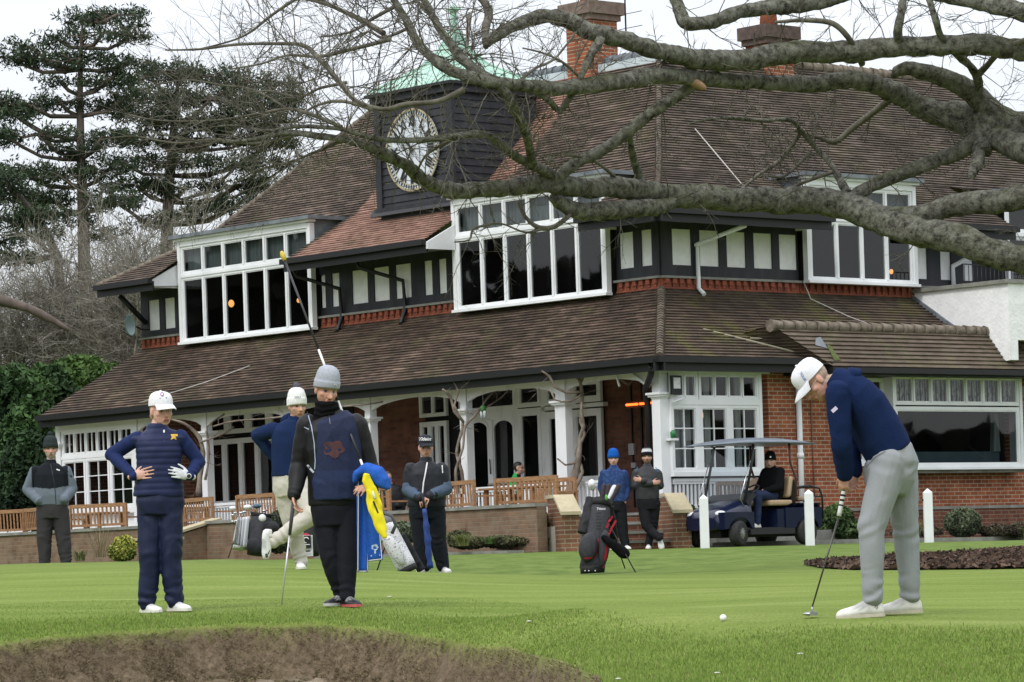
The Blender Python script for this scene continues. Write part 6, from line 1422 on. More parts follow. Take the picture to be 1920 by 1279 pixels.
# ------------------------------------------------------------------ man with the umbrella
m = person('umb', 'older man in a dark lettered cap and glasses leaning on a blue umbrella', 45.4, dict(
    foot=(812, 1074), voxel=.0085, look=(.12, -.98, -.06), hs=1.12, hair=(.3, .28, .26), skin=(.55, .30, .24),
    rv=(1, .03, 0),
    J=dict(head=(798, 839), neck=(799, 864), sha=(771, 880), shb=(828, 880), ela=(766, 918, -.02), elb=(836, 917, -.02), wra=(788, 934, -.27), wrb=(805, 930, -.29),
           hipa=(786, 960), hipb=(816, 960), kna=(789, 1012), knb=(821, 1012), ana=(793, 1062), anb=(829, 1060)),
    torso=[((800, 950), .235, .165), ((800, 932), .24, .175), ((800, 910), .235, .17), ((799, 890), .225, .155), ((799, 876), .19, .12), ((799, 867), .10, .09)],
    handa=((.6, -.2, -.6), (.2, .5, -.8), (.3, -.8, .3), dict(curl=.7)), handb=((-.75, -.25, -.45), (0, .5, -.9), (.2, -.8, .4), dict(curl=.7)),
    trousers=dict(c=(.010, .012, .017), r=(.13, .105, .09, .082), pelvis=[((800, 972), .20, .15), ((800, 955), .225, .165), ((800, 940), .225, .165)], wr=1.5),
    top=dict(c=lambda p: (.010, .012, .018), r=(.085, .072, .055), m=SHELL, name='jacket', amp=.008, cuff=-.0),
    shoea=((794, 1075), (-.25, -.95, 0), dict(L=.29, c=(.6, .6, .6))), shoeb=((831, 1074), (.35, -.93, 0), dict(L=.29, c=(.7, .7, .7)))))
J = m['J']; root = m['root']
sb = MB()
for k in 'ab': e, w_ = J['el'+k], J['wr'+k]; limb(sb, [J['sh'+k].lerp(e, .82), e, e.lerp(w_, .5), w_-(w_-e).normalized()*.03], [.086, .083, .074, .056], 16)
remesh(sb, 'sleeves', .009, 3, MEL, root, lambda p, n: (.07, .10, .15), folds(.006, 9, [], 4))
co_ = cap(root, m['H'], m['F'], (.02, .023, .03), s=1.12, low=.046); text_decal([co_], 'Titleist', 797, 823.5, 8.5, 45.4, WPR, 'cap_lettering', root, bold=.02, shear=.25, lift=.006)
line_decal([m['top']], [(801, 867), (798, 885), (794, 905), (792, 925)], 2.4, 45.4, WPR, 'zip', root); line_decal([m['top']], [(829, 872), (830, 887)], 1.8, 45.4, WPR, 'sleeve_lettering', root); line_decal([m['top']], [(764, 951), (800, 953), (838, 950)], 1.2, 45.4, mat('teal_piping', (.06, .12, .14)), 'hem_piping', root)
g_ = MB(); r_, f_, u_ = m['F']; Hh = m['H']
for q_ in (-1, 1):
    c_ = Hh+r_*(q_*.036)+f_*.098+u_*.0; g_.tube([c_+r_*(.024*math.cos(a))+u_*(.018*math.sin(a)) for a in [2*math.pi*i/12 for i in range(13)]], .0018, 4); g_.tube([c_+r_*q_*.024, Hh+r_*q_*.084-f_*.01+u_*.01], .0018, 4)
attach(g_.build('spectacles', BPR), root)
um = empty('umbrella', m['P']((808, 1076, -.3)), 0, 'furled blue umbrella planted on the grass under the capped man hands', 'umbrella')
Pm = m['P']; q = MB(); q.tube([Pm((792, 925, -.33)), Pm((796, 956, -.33))], [.017, .016], 10); attach(q.build('handle', RUB), um)
q = MB(); A, B = Pm((796, 954, -.33)), Pm((807, 1066, -.33)); n = 14; q.tube([A.lerp(B, k/n) for k in range(n+1)], [.026+.022*math.sin(min(1, k/n*1.4)*math.pi*.55)*(1-.55*k/n)+.004*math.sin(k*2) for k in range(n+1)], 10, nz=.25, nf=14); attach(q.build('canopy', mat('umbrella_blue', (.01, .03, .14), (.02, .06, .26), rough=.6, scale=12)), um)
q = MB(); q.tube([B, Pm((808, 1076, -.33))], .006, 6); attach(q.build('tip', MET), um)
# ------------------------------------------------------------------ man on the left with hands in his pockets
def c_left(p):
    return C_L(p)
Dl = 49; zsplit = W(94, 914, Dl).z
def vestcol(p):
    x = (p-W(95, 900, Dl)).x
    if abs(x) > .245: return (.13, .155, .19)
    edge = zsplit-.02*math.cos(x*9)
    return (.012, .014, .018) if p.z > edge else (.14, .165, .20)
m = person('left', 'grey-bearded man in a charcoal bobble beanie, hands in pockets, at the far left', Dl, dict(
    foot=(104, 1064), voxel=.009, look=(.15, -.98, -.06), hs=1.14, hair=(.1, .1, .1), skin=(.50, .28, .21), beard=.75, beardc=(.38, .36, .34), brow=(.2, .18, .16),
    J=dict(head=(95, 842), neck=(95, 868), sha=(66, 884), shb=(123, 884), ela=(52, 918, .02), elb=(136, 916, .02), wra=(72, 938, -.12), wrb=(121, 936, -.12),
           hipa=(85, 958), hipb=(112, 958), kna=(83, 1010), knb=(119, 1010), ana=(85, 1055), anb=(124, 1053)),
    torso=[((97, 947), .215, .15), ((97, 930), .235, .165), ((96, 908), .225, .155), ((95, 890), .215, .145), ((95, 878), .18, .11), ((95, 870), .10, .09)],
    trousers=dict(c=(.042, .040, .042), r=(.125, .10, .085, .078), pelvis=[((98, 972), .19, .14), ((98, 955), .205, .145), ((97, 942), .20, .145)], m=MEL),
    top=dict(c=vestcol, r=(.078, .07, .062), m=MEL, name='jacket', amp=.008, cuff=.0),
    shoea=((84, 1066), (-.1, -1, 0), dict(L=.29, c=(.02, .02, .02), sole=(.1, .1, .1))), shoeb=((124, 1064), (.2, -1, 0), dict(L=.29, c=(.02, .02, .02), sole=(.1, .1, .1)))))
beanie(m['root'], m['H'], m['F'], (.035, .045, .045), s=1.15, tall=.02, rib=.02, low=.022, pom=(.03, .04, .04), cuff=.045)
line_decal([m['top']], [(95, 870), (99, 890), (103, 915), (105, 945)], 1.3, Dl, BPR, 'zip', m['root']); line_decal([m['top']], [(106, 880), (112, 882)], 2, Dl, WPR, 'chest_logo', m['root']); line_decal([m['top']], [(132, 891), (135, 895)], 3.5, Dl, BPR, 'sleeve_badge', m['root'])
# ------------------------------------------------------------------ two at the steps
m = person('bluehat', 'man in a bright blue beanie and speckled blue top in front of the steps', 63.4, dict(
    foot=(1160, 1030), voxel=.01, look=(.02, -1, -.04), hs=1.1, hair=(.2, .12, .07), skin=(.56, .34, .27),
    J=dict(head=(1150, 860), neck=(1151, 877), sha=(1132, 889), shb=(1170, 889), ela=(1127, 915, .03), elb=(1176, 915, .03), wra=(1134, 935, -.05), wrb=(1173, 936, -.05),
           hipa=(1143, 948), hipb=(1162, 948), kna=(1148, 988), knb=(1167, 988), ana=(1152, 1022), anb=(1171, 1022)),
    torso=[((1152, 941), .205, .14), ((1152, 922), .20, .145), ((1151, 905), .205, .145), ((1151, 893), .195, .125), ((1151, 884), .165, .1), ((1151, 878), .09, .08)],
    handa=((.2, .1, -1), (.6, .3, 0), (0, -1, 0), dict(curl=.4)), handb=((-.2, .1, -1), (-.6, .3, 0), (0, -1, 0), dict(curl=.4)),
    trousers=dict(c=(.009, .010, .013), r=(.115, .095, .08, .072), pelvis=[((1152, 958), .18, .13), ((1152, 946), .195, .14), ((1152, 936), .19, .14)]),
    top=dict(c=lambda p: (.035, .07, .19) if noise.noise(p*26) > .05 and abs((p-W(1151, 905, 63.4)).x) < .2 else (.022, .045, .13), r=(.078, .066, .05), m=MEL, name='midlayer'),
    shoea=((1150, 1031), (-.1, -1, 0), dict(L=.28, c=(.5, .5, .5))), shoeb=((1173, 1030), (.3, -.95, 0), dict(L=.28))))
beanie(m['root'], m['H'], m['F'], (.012, .10, .42), s=1.14, tall=.02, low=.02)
zbeard = (.12, .07, .045)
m = person('greyman', 'bearded man in a striped beanie and grey jacket, arms folded, by the corner column', 63.4, dict(
    foot=(1222, 1028), voxel=.01, look=(-.02, -1, .06), hs=1.1, hair=(.08, .05, .03), skin=(.48, .27, .20), beard=.9, beardc=zbeard,
    J=dict(head=(1213, 857), neck=(1213, 875), sha=(1194, 887), shb=(1233, 887), ela=(1188, 911, .0), elb=(1238, 911, .0), wra=(1222, 906, -.20), wrb=(1204, 901, -.20),
           hipa=(1206, 944), hipb=(1226, 944), kna=(1212, 985, -.06), knb=(1224, 985, .06), ana=(1233, 1012, -.12), anb=(1215, 1018, .05)),
    torso=[((1214, 937), .20, .14), ((1214, 920), .205, .15), ((1213, 904), .21, .15), ((1213, 892), .20, .13), ((1213, 883), .17, .1), ((1213, 876), .09, .08)],
    handa=((.9, -.1, .1), (0, 1, 0), (0, 0, 1), dict(curl=.3)), handb=((-.9, -.1, .2), (0, 1, 0), (0, 0, 1), dict(curl=.3)),
    trousers=dict(c=(.009, .009, .012), r=(.115, .09, .072, .062), pelvis=[((1215, 955), .18, .13), ((1215, 943), .195, .14), ((1215, 932), .19, .14)]),
    top=dict(c=(.030, .031, .035), r=(.076, .066, .052), m=SHELL, name='jacket', amp=.008),
    shoea=((1237, 1010, -.12), (.15, -.25, -.9), dict(L=.28, up=(-.1, -.9, .2))), shoeb=((1216, 1029), (-.05, -1, 0), dict(L=.28))))
def stripes(p):
    z = (p-m['H']).dot(m['F'][2]); return (.6, .6, .62) if (.085 < z < .098 or .118 < z < .135) else (.012, .012, .016)
bo = beanie(m['root'], m['H'], m['F'], (.02, .02, .02), s=1.12, tall=.02, low=.02, colf=stripes)
line_decal([m['top']], [(1196, 876), (1192, 884)], 1.4, 63.4, mat('blue_piping', (.03, .2, .5)), 'piping', m['root']); line_decal([m['top']], [(1229, 876), (1234, 884)], 1.4, 63.4, mat('blue_piping', (.03, .2, .5)), 'piping', m['root'])
# ------------------------------------------------------------------ the golfer putting
m = person('golfer', 'golfer in a white cap, navy jumper and grey trousers bent over his putt', 23.4, dict(
    foot=(1650, 1153), voxel=.006, look=(-.62, -.22, -.75), up=(-.75, -.05, .62), hs=1.1, hair=(.35, .25, .18), skin=(.56, .31, .23), brow=(.3, .18, .1),
    rv=(.12, -1, 0),
    J=dict(head=(1528, 716), neck=(1568, 716, .0), sha=(1570, 736, -.20), shb=(1582, 732, .18), ela=(1578, 832, -.19), elb=(1592, 838, .16), wra=(1584, 890, -.07), wrb=(1602, 884, .07),
           hipa=(1668, 868, -.10), hipb=(1686, 862, .10), kna=(1634, 990, -.13), knb=(1698, 985, .12), ana=(1637, 1112, -.13), anb=(1706, 1108, .14)),
    torso=[((1668, 852), .19, .148), ((1653, 822), .195, .150), ((1637, 792), .20, .148), ((1620, 765), .215, .145), ((1601, 742), .21, .135), ((1583, 724), .17, .11), ((1566, 712), .10, .085), ((1558, 707), .07, .07)],
    handa=((-.12, .25, -1), (.5, .75, 0), (-.6, .3, .1), dict(curl=.62, thumb_in=.4)), handb=((-.22, -.25, -1), (.3, -.85, 0), (-.6, -.2, .1), dict(curl=.62)),
    trousers=dict(c=(.285, .30, .315), r=(.118, .086, .072, .062), pelvis=[((1660, 920), .13, .13), ((1667, 892), .175, .168), ((1672, 866), .185, .168), ((1667, 850), .182, .150), ((1660, 838), .175, .130)], m=MEL, amp=.006, wr=1.3, lift=.12),
    top=dict(c=(.010, .022, .075), r=(.078, .066, .052), m=KNIT, name='jumper', amp=.007, cuff=.01, collar_h=.02),
    shoea=((1637, 1157, -.13), (-1, -.12, -.02), dict(L=.31, c=(.66, .65, .60), accent=(.50, .50, .48), sole=(.52, .48, .38), w=1.12, h=1.32)), shoeb=((1708, 1150, .14), (-1, -.25, 0), dict(L=.31, c=(.66, .65, .60), sole=(.5, .46, .35), w=1.12, h=1.32))))
P = m['P']; root = m['root']; J = m['J']
co_ = cap(root, m['H'], m['F'], (.72, .73, .77), s=1.14, brimc=(.66, .67, .70), low=.04)
hb = MB(); nk = J['neck']; loft(hb, [(P((1588, 716)), .13, .05), (P((1600, 705)), .15, .06), (P((1612, 707)), .12, .05)], (.12, -1, 0)); remesh(hb, 'hood', .008, 3, KNIT, root, lambda p, n: (.009, .020, .068), folds(.004, 12, [], 2))
text_decal([co_], 'TOUR', 1505, 706, 7, 23.4, BLPR, 'cap_lettering', root, rot=math.radians(60), lift=.006)
sh = [o for o in bpy.data.objects if o.name.startswith('shoe') and o.parent == root]
text_decal(sh, 'FJ', 1643, 1137, 10, 23.4, BPR, 'shoe_lettering', root, rot=.12, sx=.9, lift=.006)
line_decal([m['top']], [(1543, 771), (1556, 762)], 8, 23.4, WPR, 'sleeve_flash', root) if False else line_decal([m['top']], [(1560, 772), (1569, 764)], 7, 23.4, mat('print_lilac_white', (.6, .55, .72)), 'sleeve_flash', root)
g_ = MB(); r_, f_, u_ = m['F']; Hh = m['H']; s_ = 1.1
for q_ in (-1, 1):
    c_ = Hh+(r_*(q_*.034)+f_*.092)*s_; g_.tube([c_+r_*(.024*math.cos(a))+u_*(.017*math.sin(a)) for a in [2*math.pi*i/12 for i in range(13)]], .002, 4); g_.tube([c_+r_*q_*.022, Hh+(r_*q_*.078-f_*.0+u_*.008)*s_], .002, 4)
attach(g_.build('spectacles', mat('thin_frames', (.45, .42, .3), rough=.3)), root)
wt = MB(); wd = (J['wrb']-J['elb']).normalized(); wt.lathe(J['wrb']-wd*.055, [(.037, -.014), (.040, -.01), (.040, .01), (.037, .014)], 20, ax=(wd.orthogonal().normalized(), wd.cross(wd.orthogonal().normalized()), wd)); attach(wt.build('watch', RUB), root)
cf = MB()
line_decal([m['trousers']], [(1624, 876), (1640, 858), (1660, 846)], 1.6, 23.4, mat('seam_grey', (.12, .13, .14)), 'pocket_seam', root)
pu = empty('putter', P((1520, 1150, -.05)), 0, 'putter with a white and black grip held by the bent golfer', 'putter')
A, B = P((1590, 880, -.02)), P((1573, 968, -.03)); q = MB(); n = 10; q.tube([A.lerp(B, k/n) for k in range(n+1)], .0155, 10); attach(q.build('grip', mat('white_grip', (.62, .62, .60), rough=.6)), pu)
for y0, y1 in ((915, 921), (927, 931), (936, 940), (946, 949)):
    f0 = lambda y: A.lerp(B, (y-880)/88.0); q = MB(); q.tube([f0(y0), f0(y1)], .0162, 10); attach(q.build('grip_band', RUB), pu)
E_ = P((1523, 1138, -.05)); q = MB(); q.tube([B, E_], [.0062, .0055], 8); attach(q.build('shaft', mat('dark_steel', (.08, .075, .07), rough=.3, metal=.6)), pu)
hc_ = P((1519, 1151, -.05)); q = MB(); q.tube([E_, hc_+Vector((.012, 0, .012))], .006, 8); q.ell(hc_, (.052, .045, .012), n=20, k=6); q.box(hc_.x-.005, hc_.x+.045, hc_.y-.05, hc_.y+.05, hc_.z-.011, hc_.z+.014); attach(q.build('head', mat('satin_steel', (.42, .42, .43), rough=.3, metal=.8)), pu)
bp_ = W(1356, 1160, 23.4); q = MB(); q.ell((0, 0, 0), (.0225, .0225, .0225), n=28, k=18); gb_ = q.build('golf_ball', mat('golf_ball_white', (.82, .82, .82), rough=.3, bump=.15, bscale=600))
gb_.location = (bp_.x, bp_.y, gz(bp_.x, bp_.y)+.022); tag(gb_, 'white golf ball lying on the green in front of the putter', 'golf ball')
# ------------------------------------------------------------------ seated people on the veranda
m = person('greenjacket', 'dark-haired man in a black and green jacket seated on the veranda behind the balustrade', 70.2, dict(
    foot=(968, 945), voxel=.012, look=(.95, -.25, -.08), hs=1.1, hair=(.015, .012, .01), skin=(.50, .30, .23), rv=(.35, .93, 0),
    J=dict(head=(973, 878), neck=(969, 893), sha=(966, 902, -.18), shb=(968, 902, .18), ela=(968, 925, -.22), elb=(970, 925, .2), wra=(990, 928, -.1), wrb=(990, 928, .1),
           hipa=(962, 945, -.1), hipb=(964, 945, .1), kna=(1005, 945, -.1), knb=(1005, 945, .1), ana=(1005, 985, -.1), anb=(1005, 985, .1)),
    torso=[((963, 948), .17, .13), ((964, 930), .18, .13), ((966, 912), .20, .13), ((968, 902), .19, .11), ((969, 895), .10, .08)],
    trousers=dict(c=(.01, .01, .012), r=(.095, .08, .065, .06), pelvis=[((963, 952), .17, .13), ((963, 942), .17, .13)]),
    top=dict(c=lambda p: (.01, .012, .014) if (p-W(966, 905, 70.2)).x > .04 or p.z > W(0, 895, 70.2).z+.28 else (.01, .30, .06), r=(.075, .065, .05), m=SHELL, name='jacket')))
m = person('darkseated', 'person in black seated low on the veranda between the caddie and the capped man', 71.5, dict(
    foot=(735, 985), voxel=.012, look=(.5, -.8, -.2), hs=1.1, hair=(.08, .05, .03), skin=(.45, .27, .2), rv=(.9, .3, 0),
    J=dict(head=(727, 896), neck=(735, 912), sha=(722, 922), shb=(755, 922), ela=(716, 940), elb=(764, 940), wra=(728, 948, -.2), wrb=(745, 948, -.2),
           hipa=(728, 962), hipb=(750, 962), kna=(722, 965, -.4), knb=(750, 965, -.4), ana=(722, 1000, -.4), anb=(750, 1000, -.4)),
    torso=[((740, 965), .2, .15), ((740, 945), .23, .16), ((740, 928), .23, .15), ((738, 918), .2, .12), ((736, 912), .1, .08)],
    trousers=dict(c=(.01, .01, .012), r=(.1, .085, .07, .06), pelvis=[((740, 968), .19, .15), ((740, 955), .19, .15)]),
    top=dict(c=(.008, .008, .009), r=(.085, .07, .055), m=SHELL, name='jacket')))
# ================================================================== golf cart (local: +x forward, y left side, z up)
cg = W(1410, 1022, 64.4); fwd_ang = math.atan2(-.62, -.785)
cart = empty('golf_cart', (cg.x, cg.y, gz(cg.x, cg.y)), fwd_ang, 'dark blue golf cart with a grey canopy and tan seats parked before the glazed corner', 'golf cart')
CNAVY = mat('cart_navy', (.006, .010, .034), rough=.2, spec=.6); CBLK = mat('cart_plastic', (.015, .015, .018), rough=.5); CTAN = mat('tan_vinyl', (.36, .25, .15), (.42, .30, .19), rough=.55, scale=6); CROOF = mat('cart_roof', (.10, .12, .15), (.14, .165, .2), rough=.35, scale=3)
def mbx(): return MB()
# profile-extruded body halves
o = mbx()   # front cowl: loft of cross sections from nose to dash
sec = [(1.18, .40, .30, .52), (1.12, .50, .28, .62), (.98, .56, .28, .70), (.80, .58, .30, .76), (.60, .58, .32, .82), (.50, .58, .30, .86)]
n = 16
for x, hw, zb, zt in sec:
    for j in range(n):
        a = 2*math.pi*j/n; c_, s_ = math.cos(a), math.sin(a); o.v.append((x, hw*math.copysign(abs(c_)**.6, c_), (zb+zt)/2+(zt-zb)/2*math.copysign(abs(s_)**.6, s_)))
for i in range(len(sec)-1):
    for j in range(n): q = i*n+j; q2 = i*n+(j+1) % n; o.f.append((q, q2, q2+n, q+n)); o.m.append(0); o.sm.append(True)
o.f.append(tuple(range(n))); o.m.append(0); o.sm.append(False); o.f.append(tuple(range(n*(len(sec)-1), n*len(sec)))); o.m.append(0); o.sm.append(False)
cowl = o.build('front_cowl', CNAVY, cart)
def arch_panel(x0, x1, y0, y1, zb, zt, cx, r, name, m, segs=10):
    P = [(x0, zb)]
    P = [(x0, zb), (x0, zt), (x1, zt), (x1, zb)]
    a = [math.pi-math.pi*k/segs for k in range(segs+1)]
    lowpts = [(cx+r*math.cos(t_), .22+r*math.sin(t_)) for t_ in a][::-1]
    poly = [(x0, zb), (x0, zt), (x1, zt), (x1, zb)]+[p for p in lowpts if x0 < p[0] < x1 and p[1] > zb]
    q = mbx(); q.prism([(x, y0, z) for x, z in poly], (0, y1-y0, 0)); return q.build(name, m, cart)
for y0, y1 in ((.42, .585), (-.585, -.42)):
    arch_panel(.45, 1.15, y0, y1, .30, .60, .78, .29, 'front_wing', CNAVY); arch_panel(-1.15, -.30, y0, y1, .28, .66, -.82, .29, 'rear_body', CNAVY)
o = mbx(); o.box(-1.2, -.3, -.56, .56, .40, .66); o.prism([(-1.2, -.58, .66), (-.3, -.58, .66), (-.45, -.5, .74), (-1.15, -.5, .74)], (0, 1.08, 0)); o.build('rear_deck', CNAVY, cart)
o = mbx(); o.box(-.5, .62, -.56, .56, .27, .32); o.build('floor', CBLK, cart); o = mbx(); o.box(-.5, .55, -.60, -.54, .20, .30); o.box(-1.1, 1.0, -.3, .3, .16, .28); o.build('chassis', CBLK, cart)
o = mbx(); o.box(-.5, .55, .54, .60, .20, .30); o.build('sill', CBLK, cart)
o = mbx(); o.box(-.42, -.12, -.56, .56, .32, .64); o.build('seat_base', CNAVY, cart)
for y in (-.29, .29):
    o = mbx(); o.box(-.5, .02, y-.27, y+.27, .70, .80); sb_ = o.build('seat', CTAN, cart); bv = sb_.modifiers.new('b', 'BEVEL'); bv.width = .035; bv.segments = 3
    o = mbx(); o.prism([(-.50, y-.25, .84), (-.38, y-.25, .84), (-.48, y-.25, 1.22), (-.58, y-.25, 1.22)], (0, .5, 0)); sb_ = o.build('seat_back', CTAN, cart); bv = sb_.modifiers.new('b', 'BEVEL'); bv.width = .05; bv.segments = 3
o = mbx(); o.box(-.62, -.52, -.5, .5, .7, 1.15); o.build('seat_frame', CBLK, cart)
o = mbx(); o.prism([(.62, -.56, .80), (.42, -.56, .93), (.36, -.56, .90), (.55, -.56, .70)], (0, 1.12, 0)); o.build('dashboard', CBLK, cart)
sw_ = mbx(); cc = Vector((.26, .29, .98)); axw = frame((.55, 0, .8), (0, 1, 0)); sw_.tube([cc+axw[0]*.17*math.cos(a)+axw[2]*.17*math.sin(a) for a in [2*math.pi*k/20 for k in range(21)]], .014, 8, caps=False); sw_.tube([cc-axw[2]*.16, cc+axw[2]*.16], .01, 6); sw_.tube([cc, (.45, .29, .75)], .02, 8); sw_.build('steering_wheel', CBLK, cart)
# roof
o = mbx(); R_ = []; nx_, ny_ = 14, 10
for i in range(nx_):
    for j in range(ny_):
        u, v = -1+2*i/(nx_-1), -1+2*j/(ny_-1); x = -.02+u*1.10; y = v*.60*(1-.06*max(0, abs(u)-.8)/.2); z = 1.80+.075*(1-u**4)*(1-v**4)+.03*math.cos(u*1.5)+(.012 if abs(v) < .5 and abs(u) < .6 else 0); R_.append((x, y, z))
m_ = len(R_); bot = [(x, y, 1.785+.02*(1-(abs(x)/1.1)**2)) for x, y, z in R_]; fs_ = []
for i in range(nx_-1):
    for j in range(ny_-1): q = i*ny_+j; fs_ += [(q, q+1, q+1+ny_, q+ny_), (q+m_, q+ny_+m_, q+ny_+1+m_, q+1+m_)]
ed = [j for j in range(ny_)]+[i*ny_+ny_-1 for i in range(1, nx_)]+[(nx_-1)*ny_+j for j in range(ny_-2, -1, -1)]+[i*ny_ for i in range(nx_-2, 0, -1)]
for k in range(len(ed)): a, b_ = ed[k], ed[(k+1) % len(ed)]; fs_.append((a, b_, b_+m_, a+m_))
o.faces(R_+bot, fs_, smooth=True); o.build('canopy', CROOF, cart)
for y in (-.54, .54):
    o = mbx(); o.tube([(.62, y, .80), (.40, y, 1.55), (.36, y*.95, 1.79)], .024, 8); o.build('front_strut', CBLK, cart)
    o = mbx(); o.tube([(-.55, y, .70), (-.62, y, 1.15), (-.50, y*.98, 1.45), (-.50, y*.95, 1.80)], .02, 8); o.build('rear_strut', mat('brown_strut', (.06, .02, .018), rough=.4), cart)
    o = mbx(); o.tube([(.64, y*1.02, .66), (.74, y*1.02, .84), (.47, y*1.02, 1.50)], .009, 6); o.build('chrome_rail', MET, cart)
o = mbx(); o.prism([(.64, -.52, .82), (.40, -.50, 1.74), (.40, .50, 1.74), (.64, .52, .82)], (.006, 0, .001)); o.build('windscreen', glassmat('clear_screen', (.86, .9, .92), .6), cart)
o = mbx(); o.tube([(-.30, -.57, .72), (-.1, -.575, .86), (-.25, -.57, .90)], .014, 6); o.build('armrest', CBLK, cart)
for y in (-.38, .38):
    o = mbx(); o.ell((1.075, y, .585), (.07, .13, .05), frame((0, 1, 0), (.35, 0, 1))); o.build('headlight', mat('lamp_lens', (.75, .77, .8), rough=.1), cart)
# rear bag rack / rear seat frame
for y in (-.45, .45):
    o = mbx(); o.tube([(-.68, y, .85), (-.70, y, 1.02), (-1.0, y, 1.05), (-1.25, y, 1.0), (-1.32, y, .85), (-1.32, y, .45)], .018, 8); o.build('rack_rail', CBLK, cart)
o = mbx(); o.tube([(-1.32, -.45, .85), (-1.32, .45, .85)], .015, 6); o.tube([(-1.2, -.45, 1.02), (-1.2, .45, 1.02)], .015, 6); o.box(-1.34, -1.2, -.45, .45, .4, .44); o.build('rack_frame', CBLK, cart)
o = mbx(); o.box(-1.2, -.78, -.4, .4, .78, .86); sb_ = o.build('rear_cushion', CTAN, cart); bv = sb_.modifiers.new('b', 'BEVEL'); bv.width = .03; bv.segments = 3
TYR = mat('tyre_rubber', (.018, .018, .019), (.035, .034, .033), rough=.85, scale=30, bump=.4); RIM = mat('rim_alloy', (.35, .35, .36), rough=.3, metal=.8)
def wheel(x, y, steer=0):
    w_ = empty('wheel', (x, y, .225)); w_.parent = cart; w_.rotation_euler = (0, 0, steer); sgn = 1 if y > 0 else -1
    axw = (Vector((1, 0, 0)), Vector((0, 0, 1)), Vector((0, 1, 0)))
    t_ = mbx(); t_.lathe((0, -.09, 0), [(.13, 0), (.19, 0), (.215, .02), (.225, .045), (.226, .135), (.215, .16), (.19, .18), (.13, .18)], 32, 0, axw); t_.build('tyre', TYR, w_)
    r_ = mbx(); r_.lathe((0, -.07, 0), [(.04, 0), (.13, 0), (.14, .01), (.14, .13), (.13, .14), (.04, .12)], 24, 0, axw)
    for k in range(10):
        a = 2*math.pi*k/10; r_.bar((.03*math.cos(a), sgn*.085, .03*math.sin(a)), (.125*math.cos(a+.12), sgn*.078, .125*math.sin(a+.12)), .022, .02, up=(0, 1, 0))
    r_.lathe((0, .08 if sgn > 0 else -.1, 0), [(.035, 0), (.035, .02)], 12, 0, axw); r_.build('rim', RIM, w_)
for x, y in ((.78, .52), (.78, -.52), (-.82, .52), (-.82, -.52)): wheel(x, y, math.radians(18) if x > 0 else 0)
def cl(x, y, z): return cart.matrix_basis @ Vector((x, y, z)) if False else Matrix.Translation(cart.location) @ Matrix.Rotation(fwd_ang, 4, 'Z') @ Vector((x, y, z))
def unproj(p):   # world point -> (px, py, D-D0) for the person builder
    yc = p.x*_s+p.z*_c; xc = p.x*_c-p.z*_s; return (960+F_PX*xc/p.y, 639.5+435.5-F_PX*yc/p.y, p.y-64.4)
ys = .27
def cj(x, y, z): return unproj(cl(x, y+ys, z))
rvv = Matrix.Rotation(fwd_ang, 4, 'Z') @ Vector((0, 1, 0))
def tor(x, z, a, b_): q = cj(x, 0, z); return (q, a, b_)
m = person('driver', 'man in a black beanie and black fleece sitting in the golf cart', 64.4, dict(
    foot=cj(-.2, 0, .3), voxel=.010, look=(-.35, -.93, -.03), hs=1.12, hair=(.05, .04, .03), skin=(.52, .31, .25), rv=tuple(rvv),
    J=dict(head=cj(-.26, 0, 1.50), neck=cj(-.30, 0, 1.36), sha=cj(-.31, .19, 1.30), shb=cj(-.31, -.19, 1.30), ela=cj(-.20, .27, 1.02), elb=cj(-.20, -.26, 1.02), wra=cj(.04, .12, .96), wrb=cj(.04, -.10, .96),
           hipa=cj(-.24, .1, .88), hipb=cj(-.24, -.1, .88), kna=cj(.22, .16, .90), knb=cj(.24, -.14, .90), ana=cj(.22, .16, .44), anb=cj(.26, -.14, .44)),
    torso=[tor(-.26, .82, .20, .15), tor(-.28, .95, .21, .16), tor(-.30, 1.12, .22, .16), tor(-.31, 1.25, .22, .14), tor(-.31, 1.32, .17, .10), tor(-.30, 1.36, .09, .08)],
    handa=((-.3, -.9, -.2), (0, 0, -1), (0, 0, 1), dict(curl=.6)), handb=((-.3, -.9, -.2), (0, 0, -1), (0, 0, 1), dict(curl=.6)),
    trousers=dict(c=(.018, .028, .07), r=(.105, .082, .066, .058), pelvis=[tor(-.2, .78, .18, .14), tor(-.24, .86, .19, .15), tor(-.26, .92, .19, .14)]),
    top=dict(c=(.006, .006, .007), r=(.085, .072, .052), m=KNIT, name='fleece', amp=.008, cuff=0, collar_h=.05),
    shoea=(cj(.25, .16, .325), tuple(Matrix.Rotation(fwd_ang, 4, 'Z') @ Vector((1, 0, 0))), dict(L=.28)), shoeb=(cj(.30, -.14, .325), tuple(Matrix.Rotation(fwd_ang, 4, 'Z') @ Vector((1, 0, 0))), dict(L=.28))))
beanie(m['root'], m['H'], m['F'], (.008, .008, .009), s=1.14, tall=.015, low=.024)
pc = unproj(m['H']); decal([o for o in m['root'].children if o.name.startswith('beanie')], [(pc[0]-1.5, pc[1]-9), (pc[0]+2, pc[1]-9), (pc[0]+1.5, pc[1]-6), (pc[0]-1, pc[1]-6)], [(0, 1, 2, 3)], 64.4, WPR, 'hat_logo', m['root'], .01)
